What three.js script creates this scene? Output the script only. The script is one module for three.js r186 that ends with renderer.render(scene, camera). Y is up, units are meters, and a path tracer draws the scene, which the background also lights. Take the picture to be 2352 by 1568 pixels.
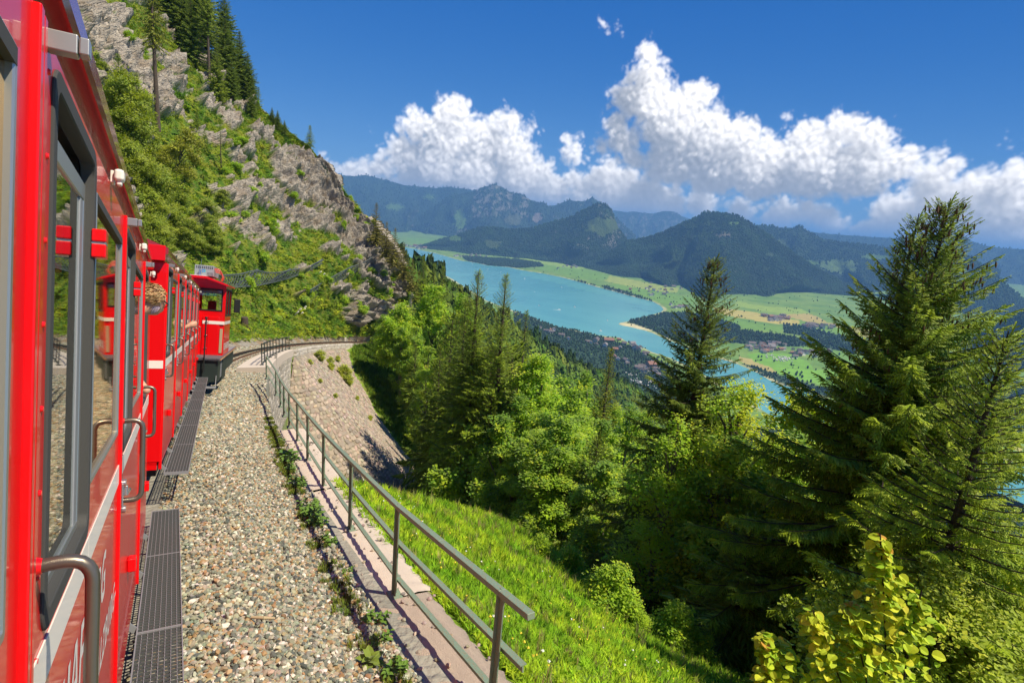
import * as THREE from 'three';
import { mergeGeometries, mergeVertices, toCreasedNormals } from 'three/addons/utils/BufferGeometryUtils.js';
import { RoundedBoxGeometry } from 'three/addons/geometries/RoundedBoxGeometry.js';
import { MarchingCubes } from 'three/addons/objects/MarchingCubes.js';
import { createNoise2D, createNoise3D } from 'simplex-noise';
import { FontLoader } from 'three/addons/loaders/FontLoader.js';

// ---------------------------------------------------------------- camera, sky, sun, exposure
const D2R = Math.PI / 180;
const scene = new THREE.Scene();
const camera = new THREE.PerspectiveCamera(2 * Math.atan(784 / 1300) / D2R, 1024 / 682, 0.05, 60000);
camera.rotation.order = 'YXZ';
camera.rotation.set(-12.5 * D2R, 0, 4.8 * D2R);
camera.updateMatrixWorld(true);
const renderer = new THREE.WebGLRenderer({ antialias: true });
renderer.toneMapping = THREE.LinearToneMapping;
renderer.toneMappingExposure = 1.3;
renderer.shadowMap.enabled = true;
const SUN = new THREE.Vector3(Math.sin(107 * D2R) * Math.cos(57 * D2R), Math.sin(57 * D2R), -Math.cos(107 * D2R) * Math.cos(57 * D2R));
const sun = new THREE.DirectionalLight(new THREE.Color(1.0, 0.89, 0.70), 5.0);
sun.position.copy(SUN).multiplyScalar(150);
sun.castShadow = true;
sun.shadow.mapSize.set(4096, 4096);
Object.assign(sun.shadow.camera, { left: -140, right: 140, top: 140, bottom: -140, near: 1, far: 500 });
scene.add(sun);
scene.fog = new THREE.FogExp2(new THREE.Color(0.24, 0.54, 1.0), 0.00008);

// ---------------------------------------------------------------- small helpers
function mulberry(a) { return () => { a |= 0; a = (a + 0x6d2b79f5) | 0; let t = Math.imul(a ^ (a >>> 15), 1 | a); t = (t + Math.imul(t ^ (t >>> 7), 61 | t)) ^ t; return ((t ^ (t >>> 14)) >>> 0) / 4294967296; }; }
let rnd = mulberry(7);
const rr = (a, b) => a + (b - a) * rnd();
const n2 = createNoise2D(mulberry(11)), n3 = createNoise3D(mulberry(12));
const clamp = (x, a = 0, b = 1) => Math.min(b, Math.max(a, x));
const lerp = (a, b, t) => a + (b - a) * t;
const smooth = (a, b, x) => { const t = clamp((x - a) / (b - a)); return t * t * (3 - 2 * t); };
const fbm2 = (x, y, o = 4) => { let s = 0, a = 0.5; for (let i = 0; i < o; i++) { s += a * n2(x, y); x = x * 2.03 + 7.1; y = y * 2.03 - 3.7; a *= 0.5; } return s; };
const fbm3 = (x, y, z, o = 4) => { let s = 0, a = 0.5; for (let i = 0; i < o; i++) { s += a * n3(x, y, z); x = x * 2.03 + 7.1; y = y * 2.03 - 3.7; z = z * 2.03 + 1.3; a *= 0.5; } return s; };
const V = (x, y, z) => new THREE.Vector3(x, y, z);
// interpolation in a table [[x, y], ...]
function table(t, x) { if (x <= t[0][0]) return t[0][1]; for (let i = 1; i < t.length; i++) if (x <= t[i][0]) return lerp(t[i - 1][1], t[i][1], (x - t[i - 1][0]) / (t[i][0] - t[i - 1][0])); return t[t.length - 1][1]; }
// direction towards a point of the photograph (2352 x 1568), and places along it
const ray = (x, y) => V((x - 1176) / 1300, -(y - 784) / 1300, -1).applyQuaternion(camera.quaternion);
const onLevel = (x, y, Y) => { const d = ray(x, y); return d.multiplyScalar(Y / d.y); };
const atDist = (x, y, dist) => { const d = ray(x, y); return d.multiplyScalar(dist / Math.hypot(d.x, d.z)); };
const camInv = camera.quaternion.clone().invert();
const project = (p) => { const c = p.clone().applyQuaternion(camInv); return [1176 + 1300 * c.x / -c.z, 784 - 1300 * c.y / -c.z, -c.z]; };

const counts = {};
function numbered(name) { const k = counts[name] = (counts[name] ?? -1) + 1; return k ? name + '_' + String(k).padStart(3, '0') : name; }
function tag(o, label, category, group, kind) {
  if (label) o.userData.label = label;
  if (category) o.userData.category = category;
  if (group) o.userData.group = group;
  if (kind) o.userData.kind = kind;
  return o;
}
function thing(name, label, category, pos, group) {
  const o = new THREE.Group(); o.name = numbered(name); scene.add(o);
  if (pos) o.position.copy(pos);
  return tag(o, label, category, group);
}
function mesh(name, geo, mat, parent = scene) {
  const m = new THREE.Mesh(geo, mat); m.name = parent === scene ? numbered(name) : name; m.castShadow = m.receiveShadow = true; parent.add(m); return m;
}
function struct(name, geo, mat, label) { const m = mesh(name, geo, mat); m.userData.kind = 'structure'; if (label) m.userData.label = label; return m; }
function copyOf(o, label, group) { const c = o.clone(); c.name = numbered(o.name.replace(/_\d{3}$/, '')); scene.add(c); if (label) c.userData.label = label; if (group) c.userData.group = group; return c; }

// collects solids into one geometry
class MB {
  constructor() { this.p = []; this.n = []; this.c = []; this.uv = []; this.col = null; }
  geo(g, m, col) {
    const q = g.index ? g.toNonIndexed() : g, P = q.attributes.position, N = q.attributes.normal, U = q.attributes.uv, v = V(), nm = m ? new THREE.Matrix3().getNormalMatrix(m) : null;
    col = col || this.col || [1, 1, 1];
    for (let i = 0; i < P.count; i++) {
      v.fromBufferAttribute(P, i); if (m) v.applyMatrix4(m); this.p.push(v.x, v.y, v.z);
      v.fromBufferAttribute(N, i); if (nm) v.applyMatrix3(nm).normalize(); this.n.push(v.x, v.y, v.z);
      this.c.push(col[0], col[1], col[2]); if (U) this.uv.push(U.getX(i), U.getY(i)); else this.uv.push(0, 0);
    }
    return this;
  }
  // box from corner to corner in local axes
  box(x0, y0, z0, x1, y1, z1, r = 0, col) {
    const w = Math.abs(x1 - x0), h = Math.abs(y1 - y0), d = Math.abs(z1 - z0);
    const g = r ? new RoundedBoxGeometry(w, h, d, 1, Math.min(r, w * 0.45, h * 0.45, d * 0.45)) : new THREE.BoxGeometry(w, h, d);
    return this.geo(g, new THREE.Matrix4().makeTranslation((x0 + x1) / 2, (y0 + y1) / 2, (z0 + z1) / 2), col);
  }
  // bar of section w x h from a to b; up gives the h side
  bar(a, b, w, h = w, up = V(0, 1, 0), col, r = 0) {
    const d = b.clone().sub(a), L = d.length(); d.normalize();
    let x = V().crossVectors(up, d); if (x.lengthSq() < 1e-6) x = V(1, 0, 0).cross(d); x.normalize();
    const y = V().crossVectors(d, x), m = new THREE.Matrix4().makeBasis(x, y, d).setPosition(a.clone().add(b).multiplyScalar(0.5));
    return this.geo(r ? new RoundedBoxGeometry(w, h, L, 1, r) : new THREE.BoxGeometry(w, h, L), m, col);
  }
  tube(pts, r, n = 8, seg, closed = false, col) {
    const c = new THREE.CatmullRomCurve3(pts, closed, 'centripetal');
    return this.geo(new THREE.TubeGeometry(c, seg || pts.length * 4, r, n, closed), null, col);
  }
  cone(a, b, r0, r1, n = 7, col) {
    const d = b.clone().sub(a), L = d.length(), g = new THREE.CylinderGeometry(r1, r0, L, n, 1, false);
    const m = new THREE.Matrix4().makeRotationFromQuaternion(new THREE.Quaternion().setFromUnitVectors(V(0, 1, 0), d.normalize())).setPosition(a.clone().add(b).multiplyScalar(0.5));
    return this.geo(g, m, col);
  }
  tri(a, b, c, col, n) {
    n = n || V().subVectors(b, a).cross(V().subVectors(c, a)).normalize(); col = col || this.col || [1, 1, 1];
    for (const q of [a, b, c]) { this.p.push(q.x, q.y, q.z); this.n.push(n.x, n.y, n.z); this.c.push(...col); this.uv.push(0, 0); }
    return this;
  }
  quad(a, b, c, d, col) { return this.tri(a, b, c, col).tri(a, c, d, col); }
  get(colors = false) {
    const g = new THREE.BufferGeometry();
    g.setAttribute('position', new THREE.Float32BufferAttribute(this.p, 3)); g.setAttribute('normal', new THREE.Float32BufferAttribute(this.n, 3)); g.setAttribute('uv', new THREE.Float32BufferAttribute(this.uv, 2));
    if (colors) g.setAttribute('color', new THREE.Float32BufferAttribute(this.c, 3));
    return g;
  }
}
// a sheet of (nu+1) x (nv+1) points; f(i, j) -> [Vector3, [r, g, b]]
function sheet(nu, nv, f, uvScale = 1, flip = false) {
  const P = new Float32Array((nu + 1) * (nv + 1) * 3), C = new Float32Array(P.length), U = new Float32Array((nu + 1) * (nv + 1) * 2), idx = [];
  for (let j = 0; j <= nv; j++) for (let i = 0; i <= nu; i++) {
    const k = j * (nu + 1) + i, [p, c, uv] = f(i, j);
    P.set([p.x, p.y, p.z], k * 3); C.set(c, k * 3); U.set(uv || [p.x * uvScale, p.z * uvScale], k * 2);
    if (i < nu && j < nv) { const a = k, b = k + 1, d = k + nu + 1, e = d + 1; if (flip) idx.push(a, d, b, b, d, e); else idx.push(a, b, d, b, e, d); }
  }
  const g = new THREE.BufferGeometry();
  g.setAttribute('position', new THREE.BufferAttribute(P, 3)); g.setAttribute('color', new THREE.BufferAttribute(C, 3)); g.setAttribute('uv', new THREE.BufferAttribute(U, 2));
  g.setIndex(idx); g.computeVertexNormals(); return g;
}
// many copies of one small shape; list of [Matrix4, [r, g, b]]
function scatter(name, geo, mat, list, parent = scene, kind = 'stuff') {
  const m = new THREE.InstancedMesh(geo, mat, list.length);
  list.forEach(([M, c], i) => { m.setMatrixAt(i, M); if (c) m.setColorAt(i, new THREE.Color(c[0], c[1], c[2])); });
  m.name = parent === scene ? numbered(name) : name; m.userData.kind = kind; m.castShadow = m.receiveShadow = true; parent.add(m); return m;
}
const TRS = (p, q, s) => new THREE.Matrix4().compose(p, q, typeof s === 'number' ? V(s, s, s) : s);
const turnY = (a) => new THREE.Quaternion().setFromAxisAngle(V(0, 1, 0), a);
const euler = (x, y, z) => new THREE.Quaternion().setFromEuler(new THREE.Euler(x, y, z, 'YXZ'));
const vary = (c, k) => { const f = 1 + (rnd() * 2 - 1) * k; return c.map((x) => Math.max(0.002, x * f * (1 + (rnd() * 2 - 1) * k * 0.35))); };
// grey noise texture for bumps and roughness; f(u, v) in 0..1 tiling by construction
function noiseTex(size, octaves, base, seed, contrast = 1) {
  const d = new Uint8Array(size * size * 4), N = createNoise3D(mulberry(seed)), N2 = createNoise3D(mulberry(seed + 1));
  for (let y = 0; y < size; y++) for (let x = 0; x < size; x++) {
    const a = x / size * 2 * Math.PI, b = y / size * 2 * Math.PI; let s = 0, k = 0.5, f = base;
    for (let o = 0; o < octaves; o++) { s += k * (N(Math.cos(a) * f, Math.sin(a) * f, Math.cos(b) * f + 9) + N2(Math.cos(b) * f, Math.sin(b) * f, Math.sin(a) * f)) * 0.7; k *= 0.55; f *= 2; }
    const v = clamp(0.5 + s * 0.55 * contrast) * 255, i = (y * size + x) * 4; d[i] = d[i + 1] = d[i + 2] = v; d[i + 3] = 255;
  }
  const t = new THREE.DataTexture(d, size, size); t.wrapS = t.wrapT = THREE.RepeatWrapping; t.magFilter = THREE.LinearFilter; t.needsUpdate = true; return t;
}
const grain = noiseTex(256, 5, 1.6, 31, 1.3), speck = noiseTex(256, 4, 9, 41, 1.4);
const rep = (t, x, y = x) => { const c = t.clone(); c.repeat.set(x, y); c.needsUpdate = true; return c; };
const FOREST = [0.016, 0.040, 0.014], FOREST2 = [0.026, 0.060, 0.016], MEADOW = [0.10, 0.19, 0.032], ROCK = [0.30, 0.275, 0.24], HAY = [0.30, 0.25, 0.085];
const mix = (a, b, t) => [lerp(a[0], b[0], t), lerp(a[1], b[1], t), lerp(a[2], b[2], t)];
// ---------------------------------------------------------------- sky: clear air and fair-weather cumulus, computed for every direction
{
  const W = 4096, H = 2048, data = new Float32Array(W * H * 4), R2D = 180 / Math.PI;
  const azel = (d) => { d.normalize(); return [Math.atan2(d.x, -d.z) * R2D, Math.asin(d.y) * R2D]; };
  const puffs = [];   // [azimuth, elevation, depth, radius] in degrees
  const P = (list, w, base) => { for (const [x, y, r] of list) { const d = ray(x, y), c = 1 / d.length(), [a, e] = azel(d); puffs.push([a, e, w + rr(-0.8, 0.8), r / 1300 * R2D * Math.pow(c, 1.4) * (base === 2 ? 1.4 : 1.05), base]); } };
  rnd = mulberry(21);
  P([[958, 292, 44], [935, 300, 22], [1040, 272, 50], [1020, 325, 62], [1165, 290, 38], [1105, 335, 62], [1140, 270, 22], [1180, 350, 52], [1165, 265, 20], [940, 365, 50], [1000, 385, 60], [1090, 405, 64], [1190, 405, 62], [875, 385, 36], [832, 398, 34], [1240, 400, 40], [905, 350, 30], [1225, 290, 15], [790, 398, 26], [740, 372, 16], [745, 385, 24]], 5, 0);
  P([[1310, 330, 26], [1318, 358, 28]], 3.4, 0);
  P([[1485, 112, 26], [1492, 140, 32], [1478, 180, 42], [1510, 175, 34], [1440, 225, 44], [1490, 235, 60], [1600, 225, 42], [1630, 215, 24], [1550, 290, 80], [1415, 290, 34], [1428, 325, 40], [1380, 335, 26], [1620, 320, 72], [1690, 330, 62], [1715, 300, 30], [1760, 335, 40], [1640, 385, 78], [1750, 395, 82], [1855, 325, 52], [1810, 275, 13], [1800, 300, 11], [1930, 300, 46], [1975, 312, 48], [2010, 320, 44], [2040, 320, 30], [1865, 390, 84], [1970, 395, 80], [1545, 375, 66], [2070, 380, 52], [2160, 385, 38], [2190, 380, 30], [2150, 420, 56], [2250, 430, 46], [2335, 405, 46], [2300, 440, 60], [1450, 365, 34]], 5, 1);
  P([[1310, 418, 22], [1390, 412, 34], [1345, 430, 30], [1270, 440, 34], [1420, 440, 44], [1480, 455, 40], [1540, 470, 34], [1610, 470, 30], [1700, 490, 30], [1790, 500, 34], [1850, 490, 28], [1885, 500, 30], [1920, 528, 30], [1980, 545, 34], [2060, 500, 50], [2150, 500, 60], [2220, 480, 60], [2290, 500, 60], [2350, 490, 60], [2250, 545, 50], [2330, 550, 60], [2100, 545, 40], [880, 432, 30], [960, 430, 40], [1060, 440, 40], [1160, 440, 44], [1230, 460, 34], [830, 420, 30], [1340, 470, 34], [1440, 490, 40]], 7.5, 2);
  P([[1405, 64, 13], [1385, 56, 10], [1425, 75, 9], [2318, 305, 9], [2325, 330, 15], [2290, 385, 14], [2335, 350, 10], [2178, 340, 7], [2140, 331, 6], [850, 295, 4], [845, 310, 6], [1220, 285, 14], [1250, 300, 9]], 6, 3);
  // the same weather all round
  for (let k = 0; k < 46; k++) {
    const a0 = 52 + k / 46 * 268, e0 = rr(3, 8), n = 6 + Math.floor(rnd() * 8), tall = rr(1, 6);
    for (let i = 0; i < n; i++) { const t = rnd(); puffs.push([a0 + rr(-6, 6) * (1 - t * 0.5), e0 + t * tall, 5 + rr(-1.5, 1.5), rr(1, 2.8) * (1 - t * 0.45), 0]); }
  }
  // depth-inside grid, half a degree a cell
  const gx = 720, gy = 64, gz = 24, g = new Float32Array(gx * gy * gz).fill(-2), L = new Float32Array(gx * gy * gz);
  for (const [a, e, w, r, kind] of puffs) {
    const R = r + 2, ca = Math.cos(e / R2D);
    for (let j = Math.max(0, Math.floor((e - R) * 2)); j < Math.min(gy, (e + R) * 2); j++) for (let k = Math.max(0, Math.floor((w - R) * 2)); k < Math.min(gz, (w + R) * 2); k++)
      for (let i = Math.floor((a - R / ca) * 2); i <= (a + R / ca) * 2; i++) {
        const dx = (i / 2 - a) * ca, dy = j / 2 - e, dz = k / 2 - w, q = ((j * gz + k) * gx) + (((i + 360) % gx) + gx) % gx, d = r * (kind === 3 ? 0.8 : 1) - Math.hypot(dx, dy * (dy < 0 ? 1.25 : 1), dz);
        if (d > g[q]) g[q] = d;
      }
  }
  const cell = (A, a, e, w) => {
    const x = a * 2 + 360, y = clamp(e * 2, 0, gy - 1.001), z = clamp(w * 2, 0, gz - 1.001), i = Math.floor(x), j = Math.floor(y), k = Math.floor(z), fx = x - i, fy = y - j, fz = z - k, i0 = ((i % gx) + gx) % gx, i1 = (i0 + 1) % gx;
    const p = (ii, jj, kk) => A[(jj * gz + kk) * gx + ii];
    return lerp(lerp(lerp(p(i0, j, k), p(i1, j, k), fx), lerp(p(i0, j, k + 1), p(i1, j, k + 1), fx), fz), lerp(lerp(p(i0, j + 1, k), p(i1, j + 1, k), fx), lerp(p(i0, j + 1, k + 1), p(i1, j + 1, k + 1), fx), fz), fy);
  };
  const sunAz = Math.atan2(SUN.x, -SUN.z), sunEl = Math.asin(SUN.y);
  const towards = (a) => { const r = sunAz - a / R2D; return [Math.sin(r) * Math.cos(sunEl), Math.sin(sunEl), Math.cos(r) * Math.cos(sunEl)]; };
  for (let i = 0; i < gx; i++) {
    const a = i / 2 - 180, [lx, ly, lz] = towards(a);
    for (let j = 0; j < gy; j++) for (let k = 0; k < gz; k++) {
      let t = 0; for (let s = 0.5; s < 5; s += 0.7) t += clamp((cell(g, a + lx * s, j / 2 + ly * s, k / 2 + lz * s) + 0.3) * 1.2) * 0.7;
      L[(j * gz + k) * gx + i] = Math.exp(-t * 0.62);
    }
  }
  // which columns of the grid hold any cloud
  const any = new Uint8Array(gx * gy);
  for (let j = 0; j < gy; j++) for (let i = 0; i < gx; i++) for (let k = 0; k < gz; k++) if (g[(j * gz + k) * gx + i] > -0.75) { any[j * gx + i] = 1; break; }
  const bill = (x, y, z) => Math.abs(n3(x, y, z));
  const horizonC = [0.24, 0.46, 0.68], midC = [0.018, 0.185, 0.54], topC = [0.002, 0.06, 0.30];
  for (let row = 0; row < H; row++) {
    const el = ((row + 0.5) / H - 0.5) * 180;
    for (let col = 0; col < W; col++) {
      const o = (row * W + col) * 4; data[o + 3] = 1;
      if (el <= 0) { data[o] = 0.22; data[o + 1] = 0.36; data[o + 2] = 0.5; continue; }
      const az = Math.atan2(Math.cos(((col + 0.5) / W - 0.5) * 2 * Math.PI), -Math.sin(((col + 0.5) / W - 0.5) * 2 * Math.PI)) * R2D;
      const h = Math.exp(-el / 5), m = Math.exp(-el / 17);
      let c = [0, 1, 2].map((q) => lerp(lerp(topC[q], midC[q], m), horizonC[q], h));
      let T = 1, A = [0, 0, 0];
      const gi = ((Math.round(az * 2 + 360) % gx) + gx) % gx, gj = Math.round(el * 2);
      if (el < 31 && (any[gj * gx + gi] || any[gj * gx + (gi + 1) % gx] || any[Math.max(0, gj - 1) * gx + gi])) {
        const [lx, ly, lz] = towards(az);
        for (let w = 0.4; w < 11.5 && T > 0.03; w += 0.26) {
          const s = cell(g, az, el, w); if (s < -0.75) continue;
          const wx = az * 1.1, wz = w * 1.1, e = el * 1.1;
          const big = bill(wx * 0.36, e * 0.36, wz * 0.36) * 0.95 + bill(wx * 0.8 + 5, e * 0.8, wz * 0.8) * 0.62;
          let d = s + big - 0.62; if (d < -0.45) continue;
          const fine = bill(wx * 1.75, e * 1.75, wz * 1.75 + 3) * 0.34 + bill(wx * 3.4, e * 3.4, wz * 3.4) * 0.12;
          d += fine - 0.21; if (d <= 0) continue;
          const dens = clamp(d * 1.6) * 1.7 * smooth(-0.2, 0.5, el), a = 1 - Math.exp(-dens * 0.26);
          const q = 0.45, big2 = bill((az + lx * q) * 0.88 + 5, (el + ly * q) * 0.88, (w + lz * q) * 0.88) * 0.62 + bill((az + lx * 0.22) * 1.925, (el + ly * 0.22) * 1.925, (w + lz * 0.22) * 1.925 + 3) * 0.2;
          const here = bill(wx * 0.8 + 5, e * 0.8, wz * 0.8) * 0.62 + bill(wx * 1.75, e * 1.75, wz * 1.75 + 3) * 0.2;
          const rel = clamp(0.5 + (here - big2) * 1.5);
          const lit = clamp(cell(L, az + lx * 0.3, el + ly * 0.3, w + lz * 0.3) * 1.55, 0, 1.15) * (0.34 + 0.78 * rel);
          const up = 0.75 + 0.25 * rel, f = a * T;
          const air = 0.62 * Math.exp(-el / 3.2); A[0] += f * lerp(1.0 * lit + 0.20 * up, 0.84, air); A[1] += f * lerp(0.92 * lit + 0.24 * up, 0.79, air); A[2] += f * lerp(0.82 * lit + 0.31 * up, 0.74, air);
          T *= 1 - a;
        }
      }
      for (let q = 0; q < 3; q++) data[o + q] = c[q] * T + A[q] * 1.03;
    }
  }
  const t = new THREE.DataTexture(data, W, H, THREE.RGBAFormat, THREE.FloatType);
  t.mapping = THREE.EquirectangularReflectionMapping; t.magFilter = THREE.LinearFilter; t.needsUpdate = true;
  scene.background = t; scene.environment = t;
}
// ---------------------------------------------------------------- the far country: lake, valley floor, mountains
const LAKE = -420;
const forestBump = noiseTex(512, 3, 14, 51, 1.6);
const M_land = new THREE.MeshStandardMaterial({ vertexColors: true, roughness: 1, bumpMap: rep(forestBump, 1 / 700), bumpScale: 14 });
const M_valley = new THREE.MeshStandardMaterial({ vertexColors: true, roughness: 1 });
const inPoly = (P, x, z) => { let s = false; for (let i = 0, j = P.length - 1; i < P.length; j = i++) if ((P[i][1] > z) !== (P[j][1] > z) && x < (P[j][0] - P[i][0]) * (z - P[i][1]) / (P[j][1] - P[i][1]) + P[i][0]) s = !s; return s; };
const distPoly = (P, x, z) => { let m = 1e18; for (let i = 0, j = P.length - 1; i < P.length; j = i++) { const ax = P[j][0], az = P[j][1], bx = P[i][0] - ax, bz = P[i][1] - az, t = clamp(((x - ax) * bx + (z - az) * bz) / (bx * bx + bz * bz)); const dx = x - ax - bx * t, dz = z - az - bz * t; m = Math.min(m, dx * dx + dz * dz); } return Math.sqrt(m); };
const polyAt = (pts, Y = LAKE + 2) => pts.map(([x, y]) => { const p = onLevel(x, y, Y); return [p.x, p.z]; });
const bbox = (P) => { const b = [1e9, 1e9, -1e9, -1e9]; for (const [x, z] of P) { b[0] = Math.min(b[0], x); b[1] = Math.min(b[1], z); b[2] = Math.max(b[2], x); b[3] = Math.max(b[3], z); } return b; };

const lakeShore = polyAt([[905, 566], [950, 571], [1000, 582], [1060, 599], [1090, 603], [1120, 610], [1165, 613], [1200, 621], [1245, 628], [1290, 637], [1340, 650], [1370, 659], [1420, 672], [1460, 683], [1497, 692], [1515, 702], [1522, 710], [1516, 716], [1495, 722], [1470, 729], [1440, 737], [1421, 741], [1416, 744], [1430, 748], [1450, 752], [1475, 758], [1495, 764], [1520, 776], [1560, 792], [1620, 815], [1680, 832], [1712, 845], [1740, 858], [1762, 872], [1790, 884], [1830, 893], [1900, 920], [2000, 950], [2110, 990], [2200, 1030], [2270, 1056], [2330, 1064], [2400, 1090], [2520, 1130],
  [2520, 1330], [2350, 1300], [2200, 1200], [1960, 1060], [1840, 985], [1770, 950], [1690, 900], [1600, 848], [1545, 822], [1500, 808], [1478, 796], [1452, 789], [1425, 774], [1390, 771], [1350, 764], [1320, 757], [1290, 752], [1262, 744], [1238, 735], [1205, 722], [1120, 690], [1040, 640], [960, 600], [880, 580]], LAKE);
const lakeBox = bbox(lakeShore);
const shoreDist = (x, z) => { const d = distPoly(lakeShore, x, z); return inPoly(lakeShore, x, z) ? -d : d; };   // positive on land

// water: turquoise over pale lake bed, paler on the shoals by the far shore
{
  const shoals = polyAt([[1200, 620], [1245, 630], [1340, 652], [1420, 675], [1500, 695], [1500, 704], [1400, 680], [1300, 655], [1200, 632]], LAKE);
  const g = sheet(260, 200, (i, j) => {
    const az = lerp(-32, 64, i / 260) * D2R, dep = lerp(1.9, 30, Math.pow(j / 200, 0.9)) * D2R, d = -LAKE / Math.tan(dep), x = Math.sin(az) * d, z = -Math.cos(az) * d;
    const n = fbm2(x / 900, z / 900, 3) + 0.55 * fbm2((x * 0.8 + z * 0.6) / 1400, (z * 0.8 - x * 0.6) / 130, 3), sd = distPoly(lakeShore, x, z), k = clamp((0.5 - sd / 260) + n * 0.5) * 0.55;
    let c = mix([0.10, 0.34, 0.37], [0.13, 0.40, 0.41], clamp(0.5 + n));
    c = mix(c, [0.17, 0.50, 0.44], inPoly(shoals, x, z) ? Math.max(k, 0.5) : k);
    return [V(x, LAKE, z), c];
  }, 1 / 60);
  const M = new THREE.MeshStandardMaterial({ vertexColors: true, roughness: 0.22, bumpMap: rep(grain, 1), bumpScale: 0.6 });
  struct('lake', g, M, 'turquoise lake filling the valley below the railway');
}

// fields, [colour, pixels of the outline]
const fields = [
  [MEADOW, [[930, 545], [1000, 550], [1060, 566], [1100, 575], [1130, 580], [1110, 586], [1050, 576], [1000, 568], [945, 560]]],
  [HAY, [[1010, 561], [1060, 570], [1105, 577], [1125, 583], [1080, 583], [1020, 570]]],
  [[0.16, 0.24, 0.05], [[1150, 585], [1220, 588], [1280, 598], [1340, 600], [1372, 603], [1375, 612], [1330, 618], [1280, 612], [1230, 604], [1170, 596]]],
  [HAY, [[1165, 584], [1200, 582], [1225, 590], [1190, 594]]],
  [HAY, [[1325, 600], [1370, 601], [1368, 609], [1340, 612]]],
  [MEADOW, [[1230, 604], [1300, 612], [1360, 622], [1400, 632], [1395, 642], [1340, 640], [1280, 628], [1235, 615]]],
  [[0.20, 0.24, 0.06], [[1375, 628], [1440, 640], [1500, 652], [1560, 662], [1555, 672], [1500, 668], [1440, 656], [1390, 645]]],
  [MEADOW, [[1400, 645], [1470, 660], [1540, 675], [1600, 685], [1590, 700], [1540, 700], [1480, 685], [1420, 665]]],
  [HAY, [[1640, 705], [1700, 712], [1760, 722], [1840, 738], [1830, 748], [1760, 740], [1690, 728], [1640, 716]]],
  [[0.17, 0.24, 0.05], [[1690, 690], [1730, 700], [1780, 705], [1840, 708], [1860, 720], [1800, 722], [1740, 712], [1690, 702]]],
  [[0.28, 0.22, 0.09], [[1780, 712], [1830, 710], [1880, 728], [1900, 742], [1850, 738], [1800, 726]]],
  [MEADOW, [[1830, 738], [1900, 748], [1960, 758], [1960, 768], [1900, 765], [1840, 752]]],
  [[0.24, 0.22, 0.07], [[1850, 735], [1920, 745], [1990, 758], [2020, 770], [1990, 775], [1920, 760], [1860, 748]]],
  [MEADOW, [[1650, 728], [1740, 742], [1800, 752], [1790, 764], [1720, 756], [1650, 742]]],
  [[0.11, 0.23, 0.03], [[1715, 812], [1760, 808], [1820, 815], [1860, 832], [1870, 850], [1830, 845], [1770, 842], [1735, 830]]],
  [[0.12, 0.25, 0.03], [[1770, 842], [1830, 846], [1900, 850], [1990, 870], [2030, 900], [1980, 905], [1900, 885], [1830, 868], [1790, 858]]],
  [[0.27, 0.22, 0.10], [[1700, 818], [1735, 826], [1790, 850], [1780, 858], [1735, 842], [1698, 828]]],
  [MEADOW, [[1830, 785], [1880, 790], [1960, 808], [2040, 830], [2060, 850], [1990, 840], [1900, 820], [1840, 800]]],
  [HAY, [[1940, 772], [2040, 788], [2120, 800], [2120, 812], [2040, 802], [1960, 785]]],
  [MEADOW, [[2230, 1005], [2300, 1020], [2360, 1040], [2420, 1060], [2420, 1080], [2340, 1050], [2270, 1040], [2220, 1018]]],
  [HAY, [[2200, 995], [2290, 1010], [2352, 1030], [2340, 1040], [2270, 1024]]],
  [[0.42, 0.36, 0.26], [[1424, 738], [1450, 742], [1480, 749], [1512, 753], [1515, 758], [1485, 758], [1450, 752], [1424, 746]]],
  [[0.45, 0.40, 0.30], [[1690, 836], [1715, 845], [1745, 862], [1770, 876], [1800, 890], [1790, 894], [1755, 876], [1720, 856], [1690, 842]]],
  [HAY, [[1262, 738], [1290, 741], [1295, 748], [1268, 752]]],
  [[0.27, 0.26, 0.05], [[1366, 818], [1400, 822], [1440, 836], [1468, 856], [1440, 862], [1395, 845]]],
].map(([c, p]) => { const P = polyAt(p, LAKE + 3); return [c, P, bbox(P)]; });
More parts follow.
